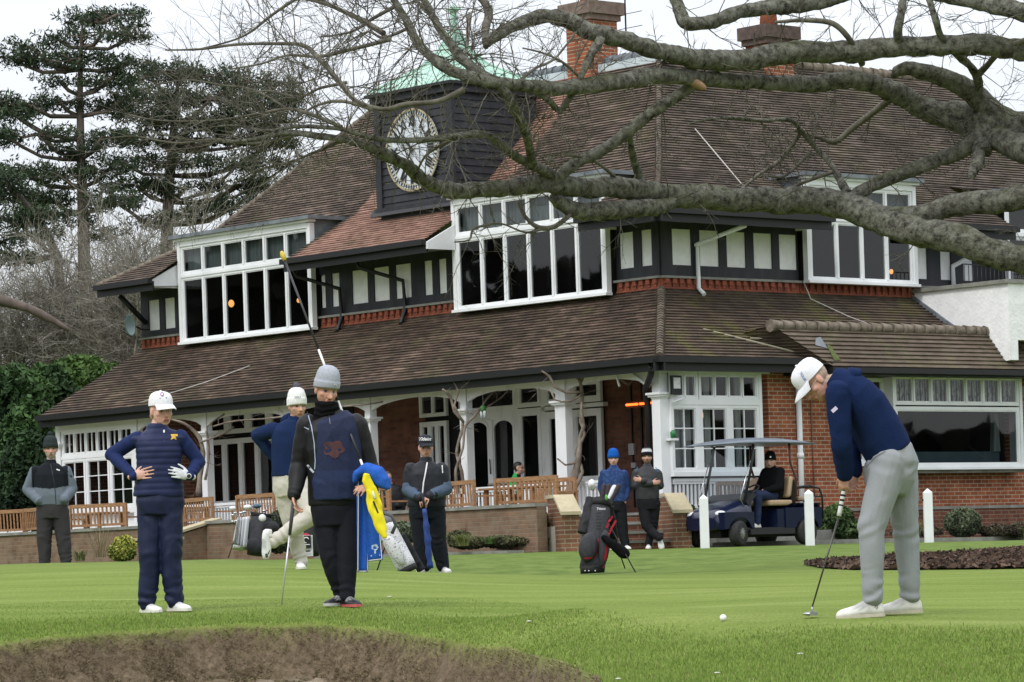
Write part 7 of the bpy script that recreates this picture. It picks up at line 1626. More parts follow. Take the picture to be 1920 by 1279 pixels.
# ================================================================== golf bags
def tapered(mb, p, q, r0, r1, flat=.85, n=20, k=8, side=(1, 0, 0), bulge=.06):
    p, q = Vector(p), Vector(q); d = (q-p).normalized(); s_ = Vector(side); s_ = (s_-d*s_.dot(d)).normalized(); f_ = s_.cross(d)
    L = (q-p).length; mb.lathe(p, [((r0+(r1-r0)*i/k)*(1+bulge*math.sin(math.pi*i/k)), L*i/k) for i in range(k+1)], n, 0, (s_, f_, d), 1, flat)
def club_heads(bag, P, tops, kinds):
    for (a, b_, k) in [(t[0], t[1], t[2]) for t in tops]:
        pass
BAGK = mat('bag_nylon', (.02, .021, .026), (.035, .036, .042), rough=.7, scale=20, bump=.3, bscale=90); BAGB = mat('bag_black', (.006, .006, .007), (.012, .012, .013), rough=.7, scale=10); BRED = mat('bag_red', (.36, .01, .025), rough=.6); BWH = mat('bag_white', (.62, .62, .64), rough=.6)
# --- black and red stand bag
D = 47.0
def Q(px, py, dd=0): return W(px, py, D+dd)
bag = empty('golf_bag', Q(1108, 1076), 0, 'black and red stand bag standing on the grass in front of the steps', 'golf bag')
o = mbx(); tapered(o, Q(1110, 1068), Q(1128, 948, .22), .165, .125, .8); attach(o.build('body', BAGK), bag)
o = mbx(); tapered(o, Q(1111, 1075), Q(1110, 1060), .155, .16, .8, k=2, bulge=0); attach(o.build('base', BAGB), bag)
o = mbx(); o.ell(Q(1103, 1026, -.1), (.125, .07, .19), (Vector((1, 0, 0)), Vector((0, 1, 0)), Vector((.12, .1, 1)).normalized()), 18, 12); pk = o.build('pocket', BAGK); attach(pk, bag)
o = mbx(); o.ell(Q(1132, 1028, -.06), (.075, .06, .24), (Vector((1, 0, 0)), Vector((0, 1, 0)), Vector((.12, .1, 1)).normalized()), 16, 12); attach(o.build('pocket', BAGK), bag)
allb = [x for x in bag.children]
line_decal(allb, [(1148, 968), (1141, 980), (1137, 990)], 4, D, BRED, 'red_stripe', bag); line_decal(allb, [(1155, 976), (1147, 990), (1141, 1004)], 4, D, BRED, 'red_stripe', bag); line_decal(allb, [(1139, 1020), (1135, 1045), (1132, 1066)], 4.5, D, BRED, 'red_stripe', bag); line_decal(allb, [(1090, 1046), (1100, 1047), (1112, 1046)], 3, D, BRED, 'red_stripe', bag); line_decal(allb, [(1122, 1010), (1121, 1030), (1115, 1048)], 1.4, D, BRED, 'red_stripe', bag)
for k in range(7): line_decal(allb, [(1117, 962+k*6), (1127, 962+k*6)], 2.2, D, BAGB, 'ribbing', bag) if k < 6 else None
text_decal(allb, 'Titleist', 1127, 954, 6, D, WPR, 'bag_lettering', bag, shear=.2); text_decal(allb, 'G', 1149, 1040, 20, D, WPR, 'side_emblem', bag, rot=1.4, sx=.7, bold=.03)
for x in (1096, 1103, 1115): decal(allb, [(x, 1069), (x+2, 1069), (x+2, 1071), (x, 1071)], [(0, 1, 2, 3)], D, WPR, 'stud', bag)
o = mbx(); tapered(o, Q(1128, 950, .21), Q(1130, 938, .24), .13, .135, .85, k=2, bulge=0); attach(o.build('collar', BAGB), bag)
for x0, x1 in ((1152, 1192),): o = mbx(); o.tube([Q(1143, 985, .15), Q(x1, 1074, -.45)], .009, 6); attach(o.build('stand_leg', RUB), bag)
o = mbx(); o.tube([Q(1143, 985, .2), Q(1172, 1066, .5)], .009, 6); attach(o.build('stand_leg', RUB), bag)
ja = mbx()   # jacket hung over the back, strap and towel
tapered(ja, Q(1092, 1000, .1), Q(1112, 935, .3), .07, .09, .5); tapered(ja, Q(1110, 945, .3), Q(1150, 940, .3), .08, .07, .8); tapered(ja, Q(1142, 950, .2), Q(1152, 1010, .3), .06, .05, .6)
jk = remesh(ja, 'jacket', .009, 3, SHELL, bag, lambda p, n: (.006, .006, .007), folds(.01, 8, [], 3))
ja = mbx(); limb(ja, [Q(1132, 1008, -.12), Q(1150, 1022, -.16), Q(1170, 1038, -.15)], [.035, .055, .07]); remesh(ja, 'hanging_towel', .008, 3, KNIT, bag, lambda p, n: (.006, .006, .007), folds(.012, 9, [], 5))
for (x, y, x2, y2, c_) in ((1122, 935, 1110, 910, 'white'), (1128, 938, 1132, 912, 'dark'), (1135, 938, 1141, 912, 'dark'), (1140, 936, 1152, 914, 'white'), (1146, 938, 1160, 912, 'dark')):
    o = mbx(); a, b_ = Q(x, y, .25), Q(x2, y2, .32)
    if c_ == 'white' and x < 1130:
        o.ell(b_, (.055, .055, .07)); h_ = o.build('headcover', BWH)
        for v in h_.data.vertices: v.co += (v.co-b_)*(.35*noise.noise(v.co*30))
        attach(h_, bag)
    else:
        limb(o, [a, a.lerp(b_, .6), b_], [.025, .04, .035]); attach(o.build('headcover', BWH if c_ == 'white' else mat('headcover_grape', (.02, .014, .022), rough=.7)), bag)
o = mbx(); o.ell(Q(1137, 933, .1), (.02, .02, .04)); attach(o.build('tag', mat('lime', (.1, .4, .05), rough=.6)), bag)
# --- white patterned stand bag lying back behind the caddie
D = 44.5
wb = empty('golf_bag', Q(765, 1074), 0, 'white flecked stand bag tilted back between the caddie and the umbrella', 'golf bag')
WF = mat('white_flecked', (.60, .60, .62), (.20, .20, .22), rough=.6, scale=55, detail=2, lo=.58, hi=.62)
o = mbx(); tapered(o, Q(764, 1066), Q(722, 988, .15), .12, .125, .9, bulge=.02); attach(o.build('body', WF), wb); o = mbx(); tapered(o, Q(767, 1073), Q(762, 1063), .12, .125, .9, k=2, bulge=0); attach(o.build('base', BAGB), wb)
o = mbx(); o.ell(Q(741, 1032, -.12), (.08, .05, .2), frame((0, -1, 0), Q(722, 988)-Q(764, 1066))); attach(o.build('pocket', WF), wb)
o = mbx(); o.tube([Q(705, 970, -.05), Q(715, 960, -.1), Q(735, 968, -.12), Q(742, 985, -.1), Q(735, 1000, -.05)], .022, 8); attach(o.build('strap', mat('strap_grey', (.09, .09, .1), rough=.8)), wb)
o = mbx(); tapered(o, Q(722, 990, .15), Q(714, 975, .18), .13, .125, .9, k=2, bulge=0); attach(o.build('collar', mat('collar_grey', (.15, .15, .16), rough=.7)), wb)
o = mbx(); o.tube([Q(730, 1000, .1), Q(664, 1072, -.1)], .009, 6); attach(o.build('stand_leg', RUB), wb); o = mbx(); o.tube([Q(730, 1000, .2), Q(706, 1073, .5)], .009, 6); attach(o.build('stand_leg', RUB), wb)
o = mbx(); tapered(o, Q(790, 1070, .3), Q(752, 1005, .35), .05, .06, .6); attach(remesh(o, 'dark_cover', .01, 2, SHELL, wb, lambda p, n: (.006, .006, .007), folds(.01, 9, [], 6)), wb) if False else remesh(o, 'dark_cover', .01, 2, SHELL, wb, lambda p, n: (.006, .006, .007), folds(.01, 9, [], 6))
# --- two bags by the flank wall
D = 52.0
b1 = empty('golf_bag', Q(488, 1042), 0, 'dark grey cart bag with metal drivers showing, left of the man in cream trousers', 'golf bag')
o = mbx(); tapered(o, Q(485, 1040), Q(490, 968, .1), .17, .15, .85); attach(o.build('body', BAGK), b1); o = mbx(); o.ell(Q(477, 1024, -.12), (.13, .07, .12)); attach(o.build('pocket', BAGK), b1); o = mbx(); o.ell(Q(508, 990, -.08), (.12, .09, .10)); attach(o.build('pocket', BAGB), b1)
o = mbx(); tapered(o, Q(490, 970, .1), Q(491, 962, .1), .155, .16, .85, k=2, bulge=0); attach(o.build('collar', BAGB), b1)
o = mbx(); o.tube([Q(505, 965), Q(518, 966), (Q(522, 985)), Q(516, 1000)], .018, 8); attach(o.build('strap', BAGB), b1)
o = mbx(); o.lathe(Q(492, 971, -.2), [(.001, 0), (.052, 0), (.052, .012), (.001, .012)], 20, ax=(Vector((1, 0, 0)), Vector((0, 0, 1)), Vector((0, -1, 0)))); attach(o.build('round_tag', WPR), b1)
for (x, y, kx, m_) in ((464, 951, .06, 'w'), (482, 949, .062, 'b'), (495, 958, .03, 's'), (500, 957, .02, 'r')):
    o = mbx(); a = Q(484+(x-484)*.5, 968, .08); b_ = Q(x, y, 0); o.tube([a, b_], .006, 6); attach(o.build('shaft', MET), b1)
    o = mbx(); o.ell(b_, (kx, kx*.9, kx*.62), n=16, k=10); attach(o.build('club_head', {'w': mat('white_gloss', (.7, .7, .72), rough=.2), 'b': mat('blue_grey_gloss', (.05, .09, .14), rough=.15), 's': MET, 'r': mat('red_gloss', (.4, .05, .03), rough=.3)}[m_]), b1)
b2 = empty('golf_bag', Q(452, 1040), 0, 'slim white and grey stand bag with hanging white towels, leftmost of the golf bags', 'golf bag')
o = mbx(); tapered(o, Q(448, 1030), Q(457, 972, .1), .10, .09, .9); attach(o.build('body', WF), b2)
D = 51.8
def cloth_drop(q4, m_, nm, par): 
    o = mbx(); P = globals()['Q']
    A, B, C_, D_ = [Q(*x) for x in q4]; nu, nv = 12, 12; top = []
    for j in range(nv):
        for i in range(nu):
            u, v = i/(nu-1), j/(nv-1); p = A.lerp(B, u).lerp(D_.lerp(C_, u), v); top.append(p+Vector((0, -.03*math.sin(u*11+v*2)*(.3+v), 0)))
    k_ = len(top); bot = [p+Vector((0, .01, 0)) for p in top]; fs = []
    for j in range(nv-1):
        for i in range(nu-1): k = j*nu+i; fs += [(k, k+1, k+1+nu, k+nu), (k+k_, k+nu+k_, k+nu+1+k_, k+1+k_)]
    ed = list(range(nu))+[j*nu+nu-1 for j in range(1, nv)]+[(nv-1)*nu+i for i in range(nu-2, -1, -1)]+[j*nu for j in range(nv-2, 0, -1)]
    for k in range(len(ed)): a, b_ = ed[k], ed[(k+1) % len(ed)]; fs.append((a, b_, b_+k_, a+k_))
    o.faces(top+bot, fs, smooth=True); return attach(o.build(nm, m_), par)
cloth_drop([(444, 972, -.15), (456, 972, -.15), (454, 1024, -.12), (438, 1021, -.12)], mat('striped_towel', (.5, .5, .52), (.2, .2, .22), rough=.9, scale=14, stretch=(3, 1, .3)), 'towel', b2)
cloth_drop([(455, 970, -.18), (468, 968, -.18), (462, 1026, -.15), (450, 1027, -.15)], mat('white_towel', (.62, .62, .68), rough=.95), 'towel', b2)
o = mbx(); o.tube([Q(447, 990), Q(428, 1046, -.2)], .008, 6); attach(o.build('stand_leg', RUB), b2)
for (x, y, r_) in ((436, 953, .05), (437, 966, .03), (444, 977, .03), (436, 978, .025), (441, 962, .028), (452, 962, .03), (458, 960, .03)):
    o = mbx(); o.tube([Q(452, 975, .05), Q(x, y)], .006, 5); attach(o.build('shaft', MET), b2); o = mbx(); o.ell(Q(x, y), (r_, r_*.6, r_*.6)); attach(o.build('club_head', MET if r_ < .05 else MATS['white_gloss']), b2)
b3 = empty('golf_bag', Q(580, 1040), 0, 'black, red and white golf bag half hidden between the cream trousers and the caddie', 'golf bag')
D = 50
o = mbx(); tapered(o, Q(578, 1040), Q(584, 975, .1), .15, .14, .85); attach(o.build('body', BAGB), b3); o = mbx(); o.ell(Q(573, 1008, -.14), (.07, .03, .06)); attach(o.build('red_flap', BRED), b3); o = mbx(); o.box(*(lambda a: (a.x-.09, a.x+.09, a.y, a.y+.03, a.z-.17, a.z+.12))(Q(574, 1020, -.19))); attach(o.build('white_panel', BWH), b3)
o = mbx(); o.box(*(lambda a: (a.x-.065, a.x+.065, a.y, a.y+.02, a.z-.085, a.z+.085))(Q(574, 1016, -.215))); dkp = o.build('dark_patch', BAGB); attach(dkp, b3)
o = mbx(); qq = Q(574, 1013, -.22); o.tube([qq+Vector((.038*math.cos(a), 0, .038*math.sin(a))) for a in [.3+k*.5 for k in range(10)]], .008, 5); o.bar(qq+Vector((-.05, 0, -.06)), qq+Vector((.05, 0, -.06)), .004, .01); attach(o.build('ring_emblem', WPR), b3)
o = mbx(); o.bar(Q(566, 1034, -.225), Q(582, 1033, -.225), .005, .02); attach(o.build('strap_bar', BAGB), b3)
# ================================================================== the old oak whose limbs reach in from the right
BARK = bpy.data.materials.new('lichen_bark'); BARK.use_nodes = True; t = BARK.node_tree; p = t.nodes['Principled BSDF']; p.inputs['Roughness'].default_value = .95; p.inputs['Specular IOR Level'].default_value = .15
tc = N(t, 'ShaderNodeTexCoord')
b1_ = ramp(nzn(11, 8, (1, 1, 1), .75), [(.36, (.035, .032, .026)), (.45, (.13, .125, .102)), (.54, (.22, .215, .178)), (.66, (.36, .36, .30))])
vor = N(t, 'ShaderNodeTexVoronoi', Scale=34.0); t.links.new(tc.outputs['Object'], vor.inputs['Vector'])
lich = N(t, 'ShaderNodeMath', operation='MULTIPLY'); t.links.new(maprange(nzn(5.5, 8, (1, 1, 1), .8), .47, .60, 0, .8), lich.inputs[0]); t.links.new(maprange(vor.outputs[0], .15, .5, 1, .25), lich.inputs[1])
b2_ = mixc(lich.outputs[0], b1_, (.31, .335, .26))
gm_ = N(t, 'ShaderNodeNewGeometry'); sn = N(t, 'ShaderNodeSeparateXYZ'); t.links.new(gm_.outputs['Normal'], sn.inputs[0])
mo = N(t, 'ShaderNodeMath', operation='MULTIPLY'); t.links.new(maprange(sn.outputs[2], .2, .8, 0, 1), mo.inputs[0]); t.links.new(maprange(nzn(1.6, 5), .50, .64, 0, .55), mo.inputs[1])
b3_ = mixc(mo.outputs[0], b2_, (.10, .12, .03)); t.links.new(b3_, p.inputs['Base Color'])
bp = N(t, 'ShaderNodeBump', Strength=1.0, Distance=.09); t.links.new(nzn(16, 8, (1, 1, 1), .8), bp.inputs['Height']); t.links.new(bp.outputs[0], p.inputs['Normal'])
TWG = mat('twig_bark', (.06, .053, .040), (.15, .14, .108), rough=.95, scale=6, detail=5)
def ODep(px, py): return 41.5-(1920-px)/1920*4.5+1.1*math.sin(px/210+.6)+.8*math.sin(py/70+px/400)
oak = empty('oak_tree', (9.2, 42.0, gz(9.2, 42.0)), 0, 'old bare oak with lichen-covered limbs reaching in from the upper right', 'tree')
BR = [  # traced limbs: x, y, width in photograph pixels
 [(2250,620,90),(2080,560,70),(1960,510,58),(1900,480,58),(1800,452,60),(1700,425,58),(1600,392,56),(1500,375,54),(1400,371,50),(1300,366,46),(1200,358,44),(1100,350,40),(1040,346,38),(960,352,34),(900,358,32),(850,358,32),(800,340,28),(770,318,26),(740,300,24),(705,280,22),(660,264,17),(600,256,13),(540,250,11),(480,260,8),(420,266,6),(350,262,4),(280,245,2.5)],
 [(1262,372,26),(1240,386,32),(1180,394,36),(1100,394,36),(1062,386,30),(1036,368,22)],
 [(2280,360,80),(2200,340,70),(2050,350,56),(1960,362,50),(1880,372,48),(1800,384,46),(1740,400,44),(1680,406,42),(1640,402,40),(1580,384,36)],
 [(1580,380,26),(1640,350,26),(1700,325,28),(1760,300,30),(1800,284,32),(1835,262,40),(1860,240,44)],
 [(1590,365,20),(1560,312,12),(1530,278,11),(1500,242,10),(1480,225,9),(1430,226,8),(1390,222,7),(1345,222,5),(1290,232,3)],
 [(1500,250,10),(1462,300,9),(1420,330,7),(1385,360,6)],
 [(2250,140,60),(2050,105,48),(1980,100,46),(1900,92,42),(1800,86,40),(1700,88,40),(1600,96,42),(1500,100,44),(1420,108,44),(1340,114,40),(1250,100,36),(1180,80,36),(1120,62,36),(1080,44,34),(1040,30,30),(1000,32,28),(960,52,24),(930,70,22),(914,80,20)],
 [(912,88,12),(911,60,16),(914,20,18),(898,-5,14),(865,-20,12)],
 [(2280,320,110),(2200,280,96),(2050,250,80),(1960,240,70),(1850,225,56),(1760,210,46),(1700,184,42),(1660,166,40),(1600,152,36),(1540,155,34),(1470,156,32),(1400,152,30),(1340,150,30),(1260,142,34),(1180,150,34),(1100,160,32),(1040,164,28),(980,160,26),(920,155,24),(870,140,24),(830,122,22),(790,90,18),(770,50,16),(745,10,14),(730,-20,12)],
 [(1345,146,26),(1300,160,24),(1260,186,22),(1220,215,24),(1180,245,24),(1140,275,24),(1090,300,22),(1060,320,24),(1036,345,26)],
 [(1045,340,26),(1000,310,20),(960,290,18),(930,262,18),(900,250,14),(860,254,14),(800,262,13),(740,262,12),(690,256,10),(640,242,9),(560,238,7),(500,245,6),(430,235,4),(340,250,3)],
 [(1000,310,18),(985,250,18),(965,205,22),(945,172,22),(925,150,20)],
 [(945,160,22),(905,140,20),(865,108,20),(830,60,16),(800,10,14),(785,-20,12)],
 [(868,168,14),(820,190,10),(760,196,10),(720,205,8),(670,190,9),(640,158,12),(600,112,11),(570,86,9),(520,82,7),(440,84,6),(380,92,5),(310,94,3)],
 [(1125,75,20),(1110,100,16),(1095,132,14),(1080,162,13),(1062,190,15),(1048,206,13),(1028,188,12),(1000,170,13),(965,165,14)],
 [(1690,90,20),(1685,60,18),(1690,20,16),(1696,-20,15)],
 [(1845,285,30),(1838,230,24),(1836,180,18),(1832,148,18),(1815,122,16),(1790,98,16),(1765,68,14),(1752,30,14),(1735,-20,13)],
 [(1835,140,16),(1852,122,13),(1875,98,12),(1920,76,12),(1980,60,12)],
 [(1850,220,34),(1840,262,32),(1832,298,28),(1824,322,20),(1820,332,10)],
 [(2260,360,66),(2100,300,60),(1980,262,54),(1910,235,50),(1850,196,44),(1800,162,40),(1760,140,34),(1710,128,30),(1680,134,22),(1676,142,14)],
 [(2270,420,90),(2150,350,78),(1980,296,64),(1900,270,58),(1840,246,52),(1760,215,46),(1700,185,40)],
 [(2270,240,60),(2150,80,50),(1980,36,42),(1900,18,36),(1820,4,28),(1740,-12,22)],
 [(1262,-20,24),(1272,15,26),(1288,44,30),(1330,42,28),(1400,20,28),(1470,10,32),(1540,4,28),(1600,-16,28),(1760,-60,30),(1950,-50,36),(2130,30,44),(2270,200,54)],
 [(1616,120,14),(1595,78,12),(1570,50,12),(1545,40,11),(1500,38,9),(1452,42,5)],
 [(1668,188,16),(1600,240,13),(1566,266,12),(1530,256,8),(1490,244,6)],
 [(720,62,12),(680,40,12),(640,20,9),(600,4,8),(540,-8,6)],
 [(610,0,7),(560,-2,6),(510,28,6),(470,60,5),(430,78,4),(360,95,2.5)],
 [(735,72,10),(660,92,8),(600,106,7),(540,104,5),(490,120,4),(430,130,2.5)],
 [(650,155,8),(600,165,6),(560,182,5),(500,170,3.5),(450,180,2.5)],
 [(705,280,14),(650,264,10),(600,282,6),(550,302,5),(480,320,4),(430,350,3),(360,368,2)],
 [(640,238,9),(580,214,8),(540,205,7),(480,214,5),(400,226,4),(300,226,3),(240,214,2)],
 [(560,252,9),(480,268,7),(400,262,6),(330,268,4),(250,256,3),(190,262,2)],
 [(540,205,5),(480,170,4),(420,160,3.5),(350,150,3),(290,160,2)],
 [(860,255,8),(800,290,5),(780,330,4)],
 [(700,205,8),(640,190,7),(590,200,5),(545,230,4)],
 [(1070,402,9),(1040,425,11),(1010,428,10),(985,408,8),(972,380,6)],
 [(1022,428,7),(985,436,4),(940,420,4),(900,425,5),(886,432,5),(880,450,4),(852,454,3)],
 [(1570,320,9),(1500,345,7),(1440,372,5),(1420,385,4)],
 [(1520,285,8),(1470,330,6),(1430,330,4),(1380,350,3)],
 [(1180,245,12),(1185,290,16),(1198,330,18),(1205,352,18)],
 [(1060,290,8),(1110,300,6),(1150,330,8),(1160,350,10)],
 [(880,30,10),(878,70,8),(872,110,6)],[(745,10,9),(700,35,7),(660,60,5),(600,70,3)],[(800,20,6),(770,-10,5)],
 [(770,50,8),(720,70,6),(690,60,4),(650,80,3)],[(960,165,8),(1000,130,6),(1040,110,5),(1080,60,4)],[(1100,160,7),(1060,120,5),(1020,100,4),(980,90,3)]]
limbs = []
for bi, br in enumerate(BR):
    pts = []
    for x, y, w_ in br:
        D_ = ODep(x, y); pts.append((W(x, y, D_), w_*.47*D_/F_PX))
    c_ = catmull(pts, lambda r: max(.05, min(.10, r*.55)))
    c2 = []
    for i, (q, r) in enumerate(c_):
        k = .35*r; c2.append((q+Vector((noise.noise(q*1.7), noise.noise(q*1.7+Vector((9, 0, 0))), noise.noise(q*1.7+Vector((0, 9, 0)))))*k, r))
    limbs.append(c2); mb = MB(); big = max(r for _, r in c2) > .05
    mb.tube([q for q, r in c2], [r for q, r in c2], 20 if big else 7, nz=.24 if big else .12, nf=7.0)
    mb.build('limb', BARK if big else TWG, oak, fix=False)
    if oak.children[-1].parent: pass
# trunk outside the frame
mb = MB(); base = Vector((9.2, 42.0, gz(9.2, 42.0)-.3)); top = W(2230, 300, ODep(2230, 300))
mb.tube([q for q, r in catmull([(base, .75), (base+Vector((0, 0, 1.2)), .52), ((base+top)/2+Vector((.1, 0, 0)), .48), (top, .5), (top+Vector((.6, .3, 2.5)), .35), (top+Vector((1.8, .5, 6)), .15)], .35)], [r for q, r in catmull([(base, .75), (base+Vector((0, 0, 1.2)), .52), ((base+top)/2, .48), (top, .5), (top+Vector((.6, .3, 2.5)), .35), (top+Vector((1.8, .5, 6)), .15)], .35)], 18, nz=.15); mb.build('trunk', BARK, oak, fix=False)
for o in list(oak.children): o.matrix_parent_inverse = Matrix.Translation(oak.location).inverted()
# twigs: many thin forking shoots, all one part of the tree
class Tw:
    def __init__(s): s.V = []; s.F = []
    def seg(s, pts, r0, r1, n=3):
        b = len(s.V); k = len(pts)
        for i, p in enumerate(pts):
            d = (pts[min(i+1, k-1)]-pts[max(i-1, 0)]).normalized(); a = d.orthogonal().normalized(); c = d.cross(a); r = r0+(r1-r0)*i/(k-1)
            for j in range(n): an = 2*math.pi*j/n; s.V.append(p+(a*math.cos(an)+c*math.sin(an))*r)
        for i in range(k-1):
            for j in range(n): q = b+i*n+j; q2 = b+i*n+(j+1) % n; s.F.append((q, q2, q2+n, q+n))
    def build(s, name, m, parent=None): me = np_mesh(name, s.V, s.F, m, smooth=True); o = obj(name, me); 
def rdir(rr=R): 
    while 1:
        v = Vector((rr.uniform(-1, 1), rr.uniform(-1, 1), rr.uniform(-1, 1)))
        if .1 < v.length < 1: return v.normalized()
tw = Tw()
def shoot(tw, p, d, L, r, depth, up=.12, kink=.35, rr=R, kids=3):
    n = 5 if depth else 3; pts = [p]; q = p; dd = d.normalized()
    for i in range(n): dd = (dd+rdir(rr)*kink*.6+Vector((0, 0, up))*.5).normalized(); q = q+dd*(L/n); pts.append(q)
    tw.seg(pts, r, r*.45)
    if depth:
        for k in range(kids):
            i = rr.randint(1, n-1); b = (pts[i+1 if i+1 < len(pts) else i]-pts[i-1]).normalized(); nd = (b+rdir(rr)*.9).normalized(); shoot(tw, pts[i], nd, L*rr.uniform(.4, .7), r*.6, depth-1, up, kink, rr, kids)
for li, c2 in enumerate(limbs):
    acc = 0; L = sum((c2[i+1][0]-c2[i][0]).length for i in range(len(c2)-1))
    for i in range(1, len(c2)-1):
        q, r = c2[i]; seg = (c2[i+1][0]-q).length; px_ = 960+F_PX*q.x/q.y
        dens = (5.8 if r < .06 else 3.4 if r < .1 else 1.3)*(1.6 if px_ < 950 else 1.15)
        if px_ > 2050: continue
        k = dens*seg; cnt = int(k)+(R.random() < k-int(k))
        for _ in range(cnt):
            d = (c2[i+1][0]-q).normalized(); sd = rdir(); sd = (sd-d*sd.dot(d)*.6); sd.z += .15; sd.y *= .7
            L_ = R.uniform(.25, .85)*(1.15 if px_ < 900 else .85); shoot(tw, q, (sd.normalized()+d*.35).normalized(), L_, min(.008, max(.0042, r*.4)), 2, up=.05)
me = np_mesh('twigs', tw.V, tw.F, TWG, smooth=True); o = obj('twigs', me); tag(attach(o, oak), kind='stuff')
# a fresh saw scar on the crossing limb
q0 = W(1305, 157, ODep(1305, 157)-.19); mb = MB(); mb.ell(q0, (.13, .06, .05), frame((0, -1, 0), (.55, 0, 1))); attach(mb.build('bare_wood_scar', mat('bare_wood', (.36, .22, .12), (.24, .15, .09), rough=.8, scale=20)), oak)

# ================================================================== foliage helpers
def leafcloud(name, C, S, m, c_lo, c_hi, parent=None, kind=None, aspect=.5, seed=0, up=.0, shade=None, jit=.25):
    """C: n x 3 leaf centres, S: sizes -> leaf quads"""
    rs_ = np.random.RandomState(seed); n = len(C); C = np.asarray(C, float); S = np.asarray(S, float)[:, None]
    a = rs_.randn(n, 3); a[:, 2] += up; a /= np.linalg.norm(a, axis=1)[:, None]; b = np.cross(a, rs_.randn(n, 3)); b /= np.linalg.norm(b, axis=1)[:, None]; a *= S; b *= S*aspect
    V = np.stack([C-a, C+b*.9-a*.1, C+a, C-b*.9-a*.1], 1).reshape(-1, 3)
    me = np_mesh(name, V, np.arange(n*4).reshape(-1, 4), m)
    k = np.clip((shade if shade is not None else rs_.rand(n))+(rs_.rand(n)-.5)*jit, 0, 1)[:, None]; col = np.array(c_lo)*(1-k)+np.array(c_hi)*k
    cc = np.ones((n, 4, 4), np.float32); cc[:, :, :3] = col[:, None, :]
    me.color_attributes.new('Col', 'FLOAT_COLOR', 'POINT').data.foreach_set('color', cc.ravel())
    o = obj(name, me)
    if parent: attach(o, parent)
    if kind: tag(o, kind=kind)
    return o
LEAFM = mat('foliage', (1, 1, 1), attr=True, rough=.75, scale=2, lo=.2, spec=.25)
NEEDM = mat('needles', (1, 1, 1), attr=True, rough=.8, scale=1, lo=.2, spec=.2)
PBARK = mat('pine_bark', (.07, .055, .045), (.16, .125, .105), rough=.95, scale=3, detail=8, stretch=(1, 1, .3), bump=.6)
# ================================================================== pines on the left
def pine(label, D, trunk, plates, rr, dens=1.0, boughs=()):
    base = W(*trunk[0][:2], D); g0 = gz(base.x, D) if D < 95 else .5; base.z = min(base.z, g0)
    root = empty('pine_tree', (base.x, base.y, base.z), 0, label, 'tree', 'tall pines at the left')
    tp = [(W(x, y, D), w_/2*D/F_PX) for x, y, w_ in trunk]; c_ = catmull(tp, .6)
    mb = MB(); mb.tube([q for q, r in c_], [r for q, r in c_], 10, nz=.12, nf=2); attach(mb.build('trunk', PBARK, None, fix=False), root)
    C = []; S = []; SH = []; lb = MB()
    def axis_pt(z):
        best = min(c_, key=lambda t_: abs(t_[0].z-z)); return best[0]
    for (cx, cy, rx, ry) in plates:
        for lay in range(2 if rx > 45 else 1):
            dd = rr.uniform(-1.0, 1.0)*rx*D/F_PX*(1.0 if rx > 25 else .6); cc_ = W(cx+rr.uniform(-6, 6), cy+rr.uniform(-3, 3), D+dd); RX, RY = rx*D/F_PX, ry*D/F_PX
            st = axis_pt(cc_.z-RY*.5-abs((cc_-axis_pt(cc_.z)).length)*.25); mid = st.lerp(cc_, .55)+Vector((0, 0, -.12*(cc_-st).length)); 
            lb.tube([q for q, r in catmull([(st, 1), (mid, 1), (cc_, 1)], .5)], [max(.02, .065*(1-i/14)) for i in range(len(catmull([(st, 1), (mid, 1), (cc_, 1)], .5)))], 5, nz=.15)
            nc = max(12, int(RX*RY*38*dens+10))
            for _ in range(nc):
                u = rr.uniform(-1, 1); w_ = rr.uniform(-1, 1); e = 1-.75*(u*u+w_*w_)*.8
                if e < .05: continue
                pc_ = cc_+Vector((u*RX, w_*RX*.8, rr.uniform(-1, 1)*RY*max(.25, e)+.18*RY*noise.noise(Vector((u*3, w_*3, cx)))))
                if rr.random() < .25: 
                    k_ = catmull([(cc_, 1), (cc_.lerp(pc_, .6)-Vector((0, 0, .08)), 1), (pc_, 1)], .5); lb.tube([q for q, r in k_], [.022]*len(k_), 3)
                m_ = rr.randint(22, 34); rad = rr.uniform(.22, .40)
                for _ in range(m_):
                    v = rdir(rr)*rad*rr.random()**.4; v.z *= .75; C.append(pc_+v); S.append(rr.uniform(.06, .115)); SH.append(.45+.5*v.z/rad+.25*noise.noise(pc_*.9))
    attach(lb.build('boughs', PBARK, None, fix=False), root)
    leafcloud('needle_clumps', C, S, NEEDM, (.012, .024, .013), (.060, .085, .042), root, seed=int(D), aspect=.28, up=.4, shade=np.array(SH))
    root.children[-1]['kind'] = 'stuff'
    return root
rp = random.Random(11)
pine('tall straight pine at the far left, its crown reaching the top of the photograph', 108,
 [(170, 1070, 30), (165, 700, 27), (158, 500, 24), (156, 400, 21), (152, 300, 17), (150, 180, 12), (152, 90, 7), (155, 40, 4)],
 [(150, 30, 42, 18), (215, 28, 50, 14), (190, 62, 75, 15), (110, 75, 45, 16), (60, 88, 45, 18), (240, 75, 38, 14), (25, 108, 40, 14), (75, 112, 60, 14), (150, 110, 60, 16), (235, 118, 50, 14), (200, 150, 60, 14), (110, 148, 45, 12), (50, 195, 60, 14), (110, 190, 40, 14), (190, 200, 50, 14), (30, 212, 50, 16), (240, 175, 40, 12), (70, 250, 70, 13), (190, 255, 60, 14), (20, 260, 35, 18), (130, 280, 50, 12), (40, 320, 65, 13), (120, 330, 60, 16), (200, 318, 55, 16), (30, 370, 50, 16), (95, 372, 50, 16), (210, 372, 50, 18), (150, 420, 40, 12), (200, 440, 40, 14)], rp, 1.0)
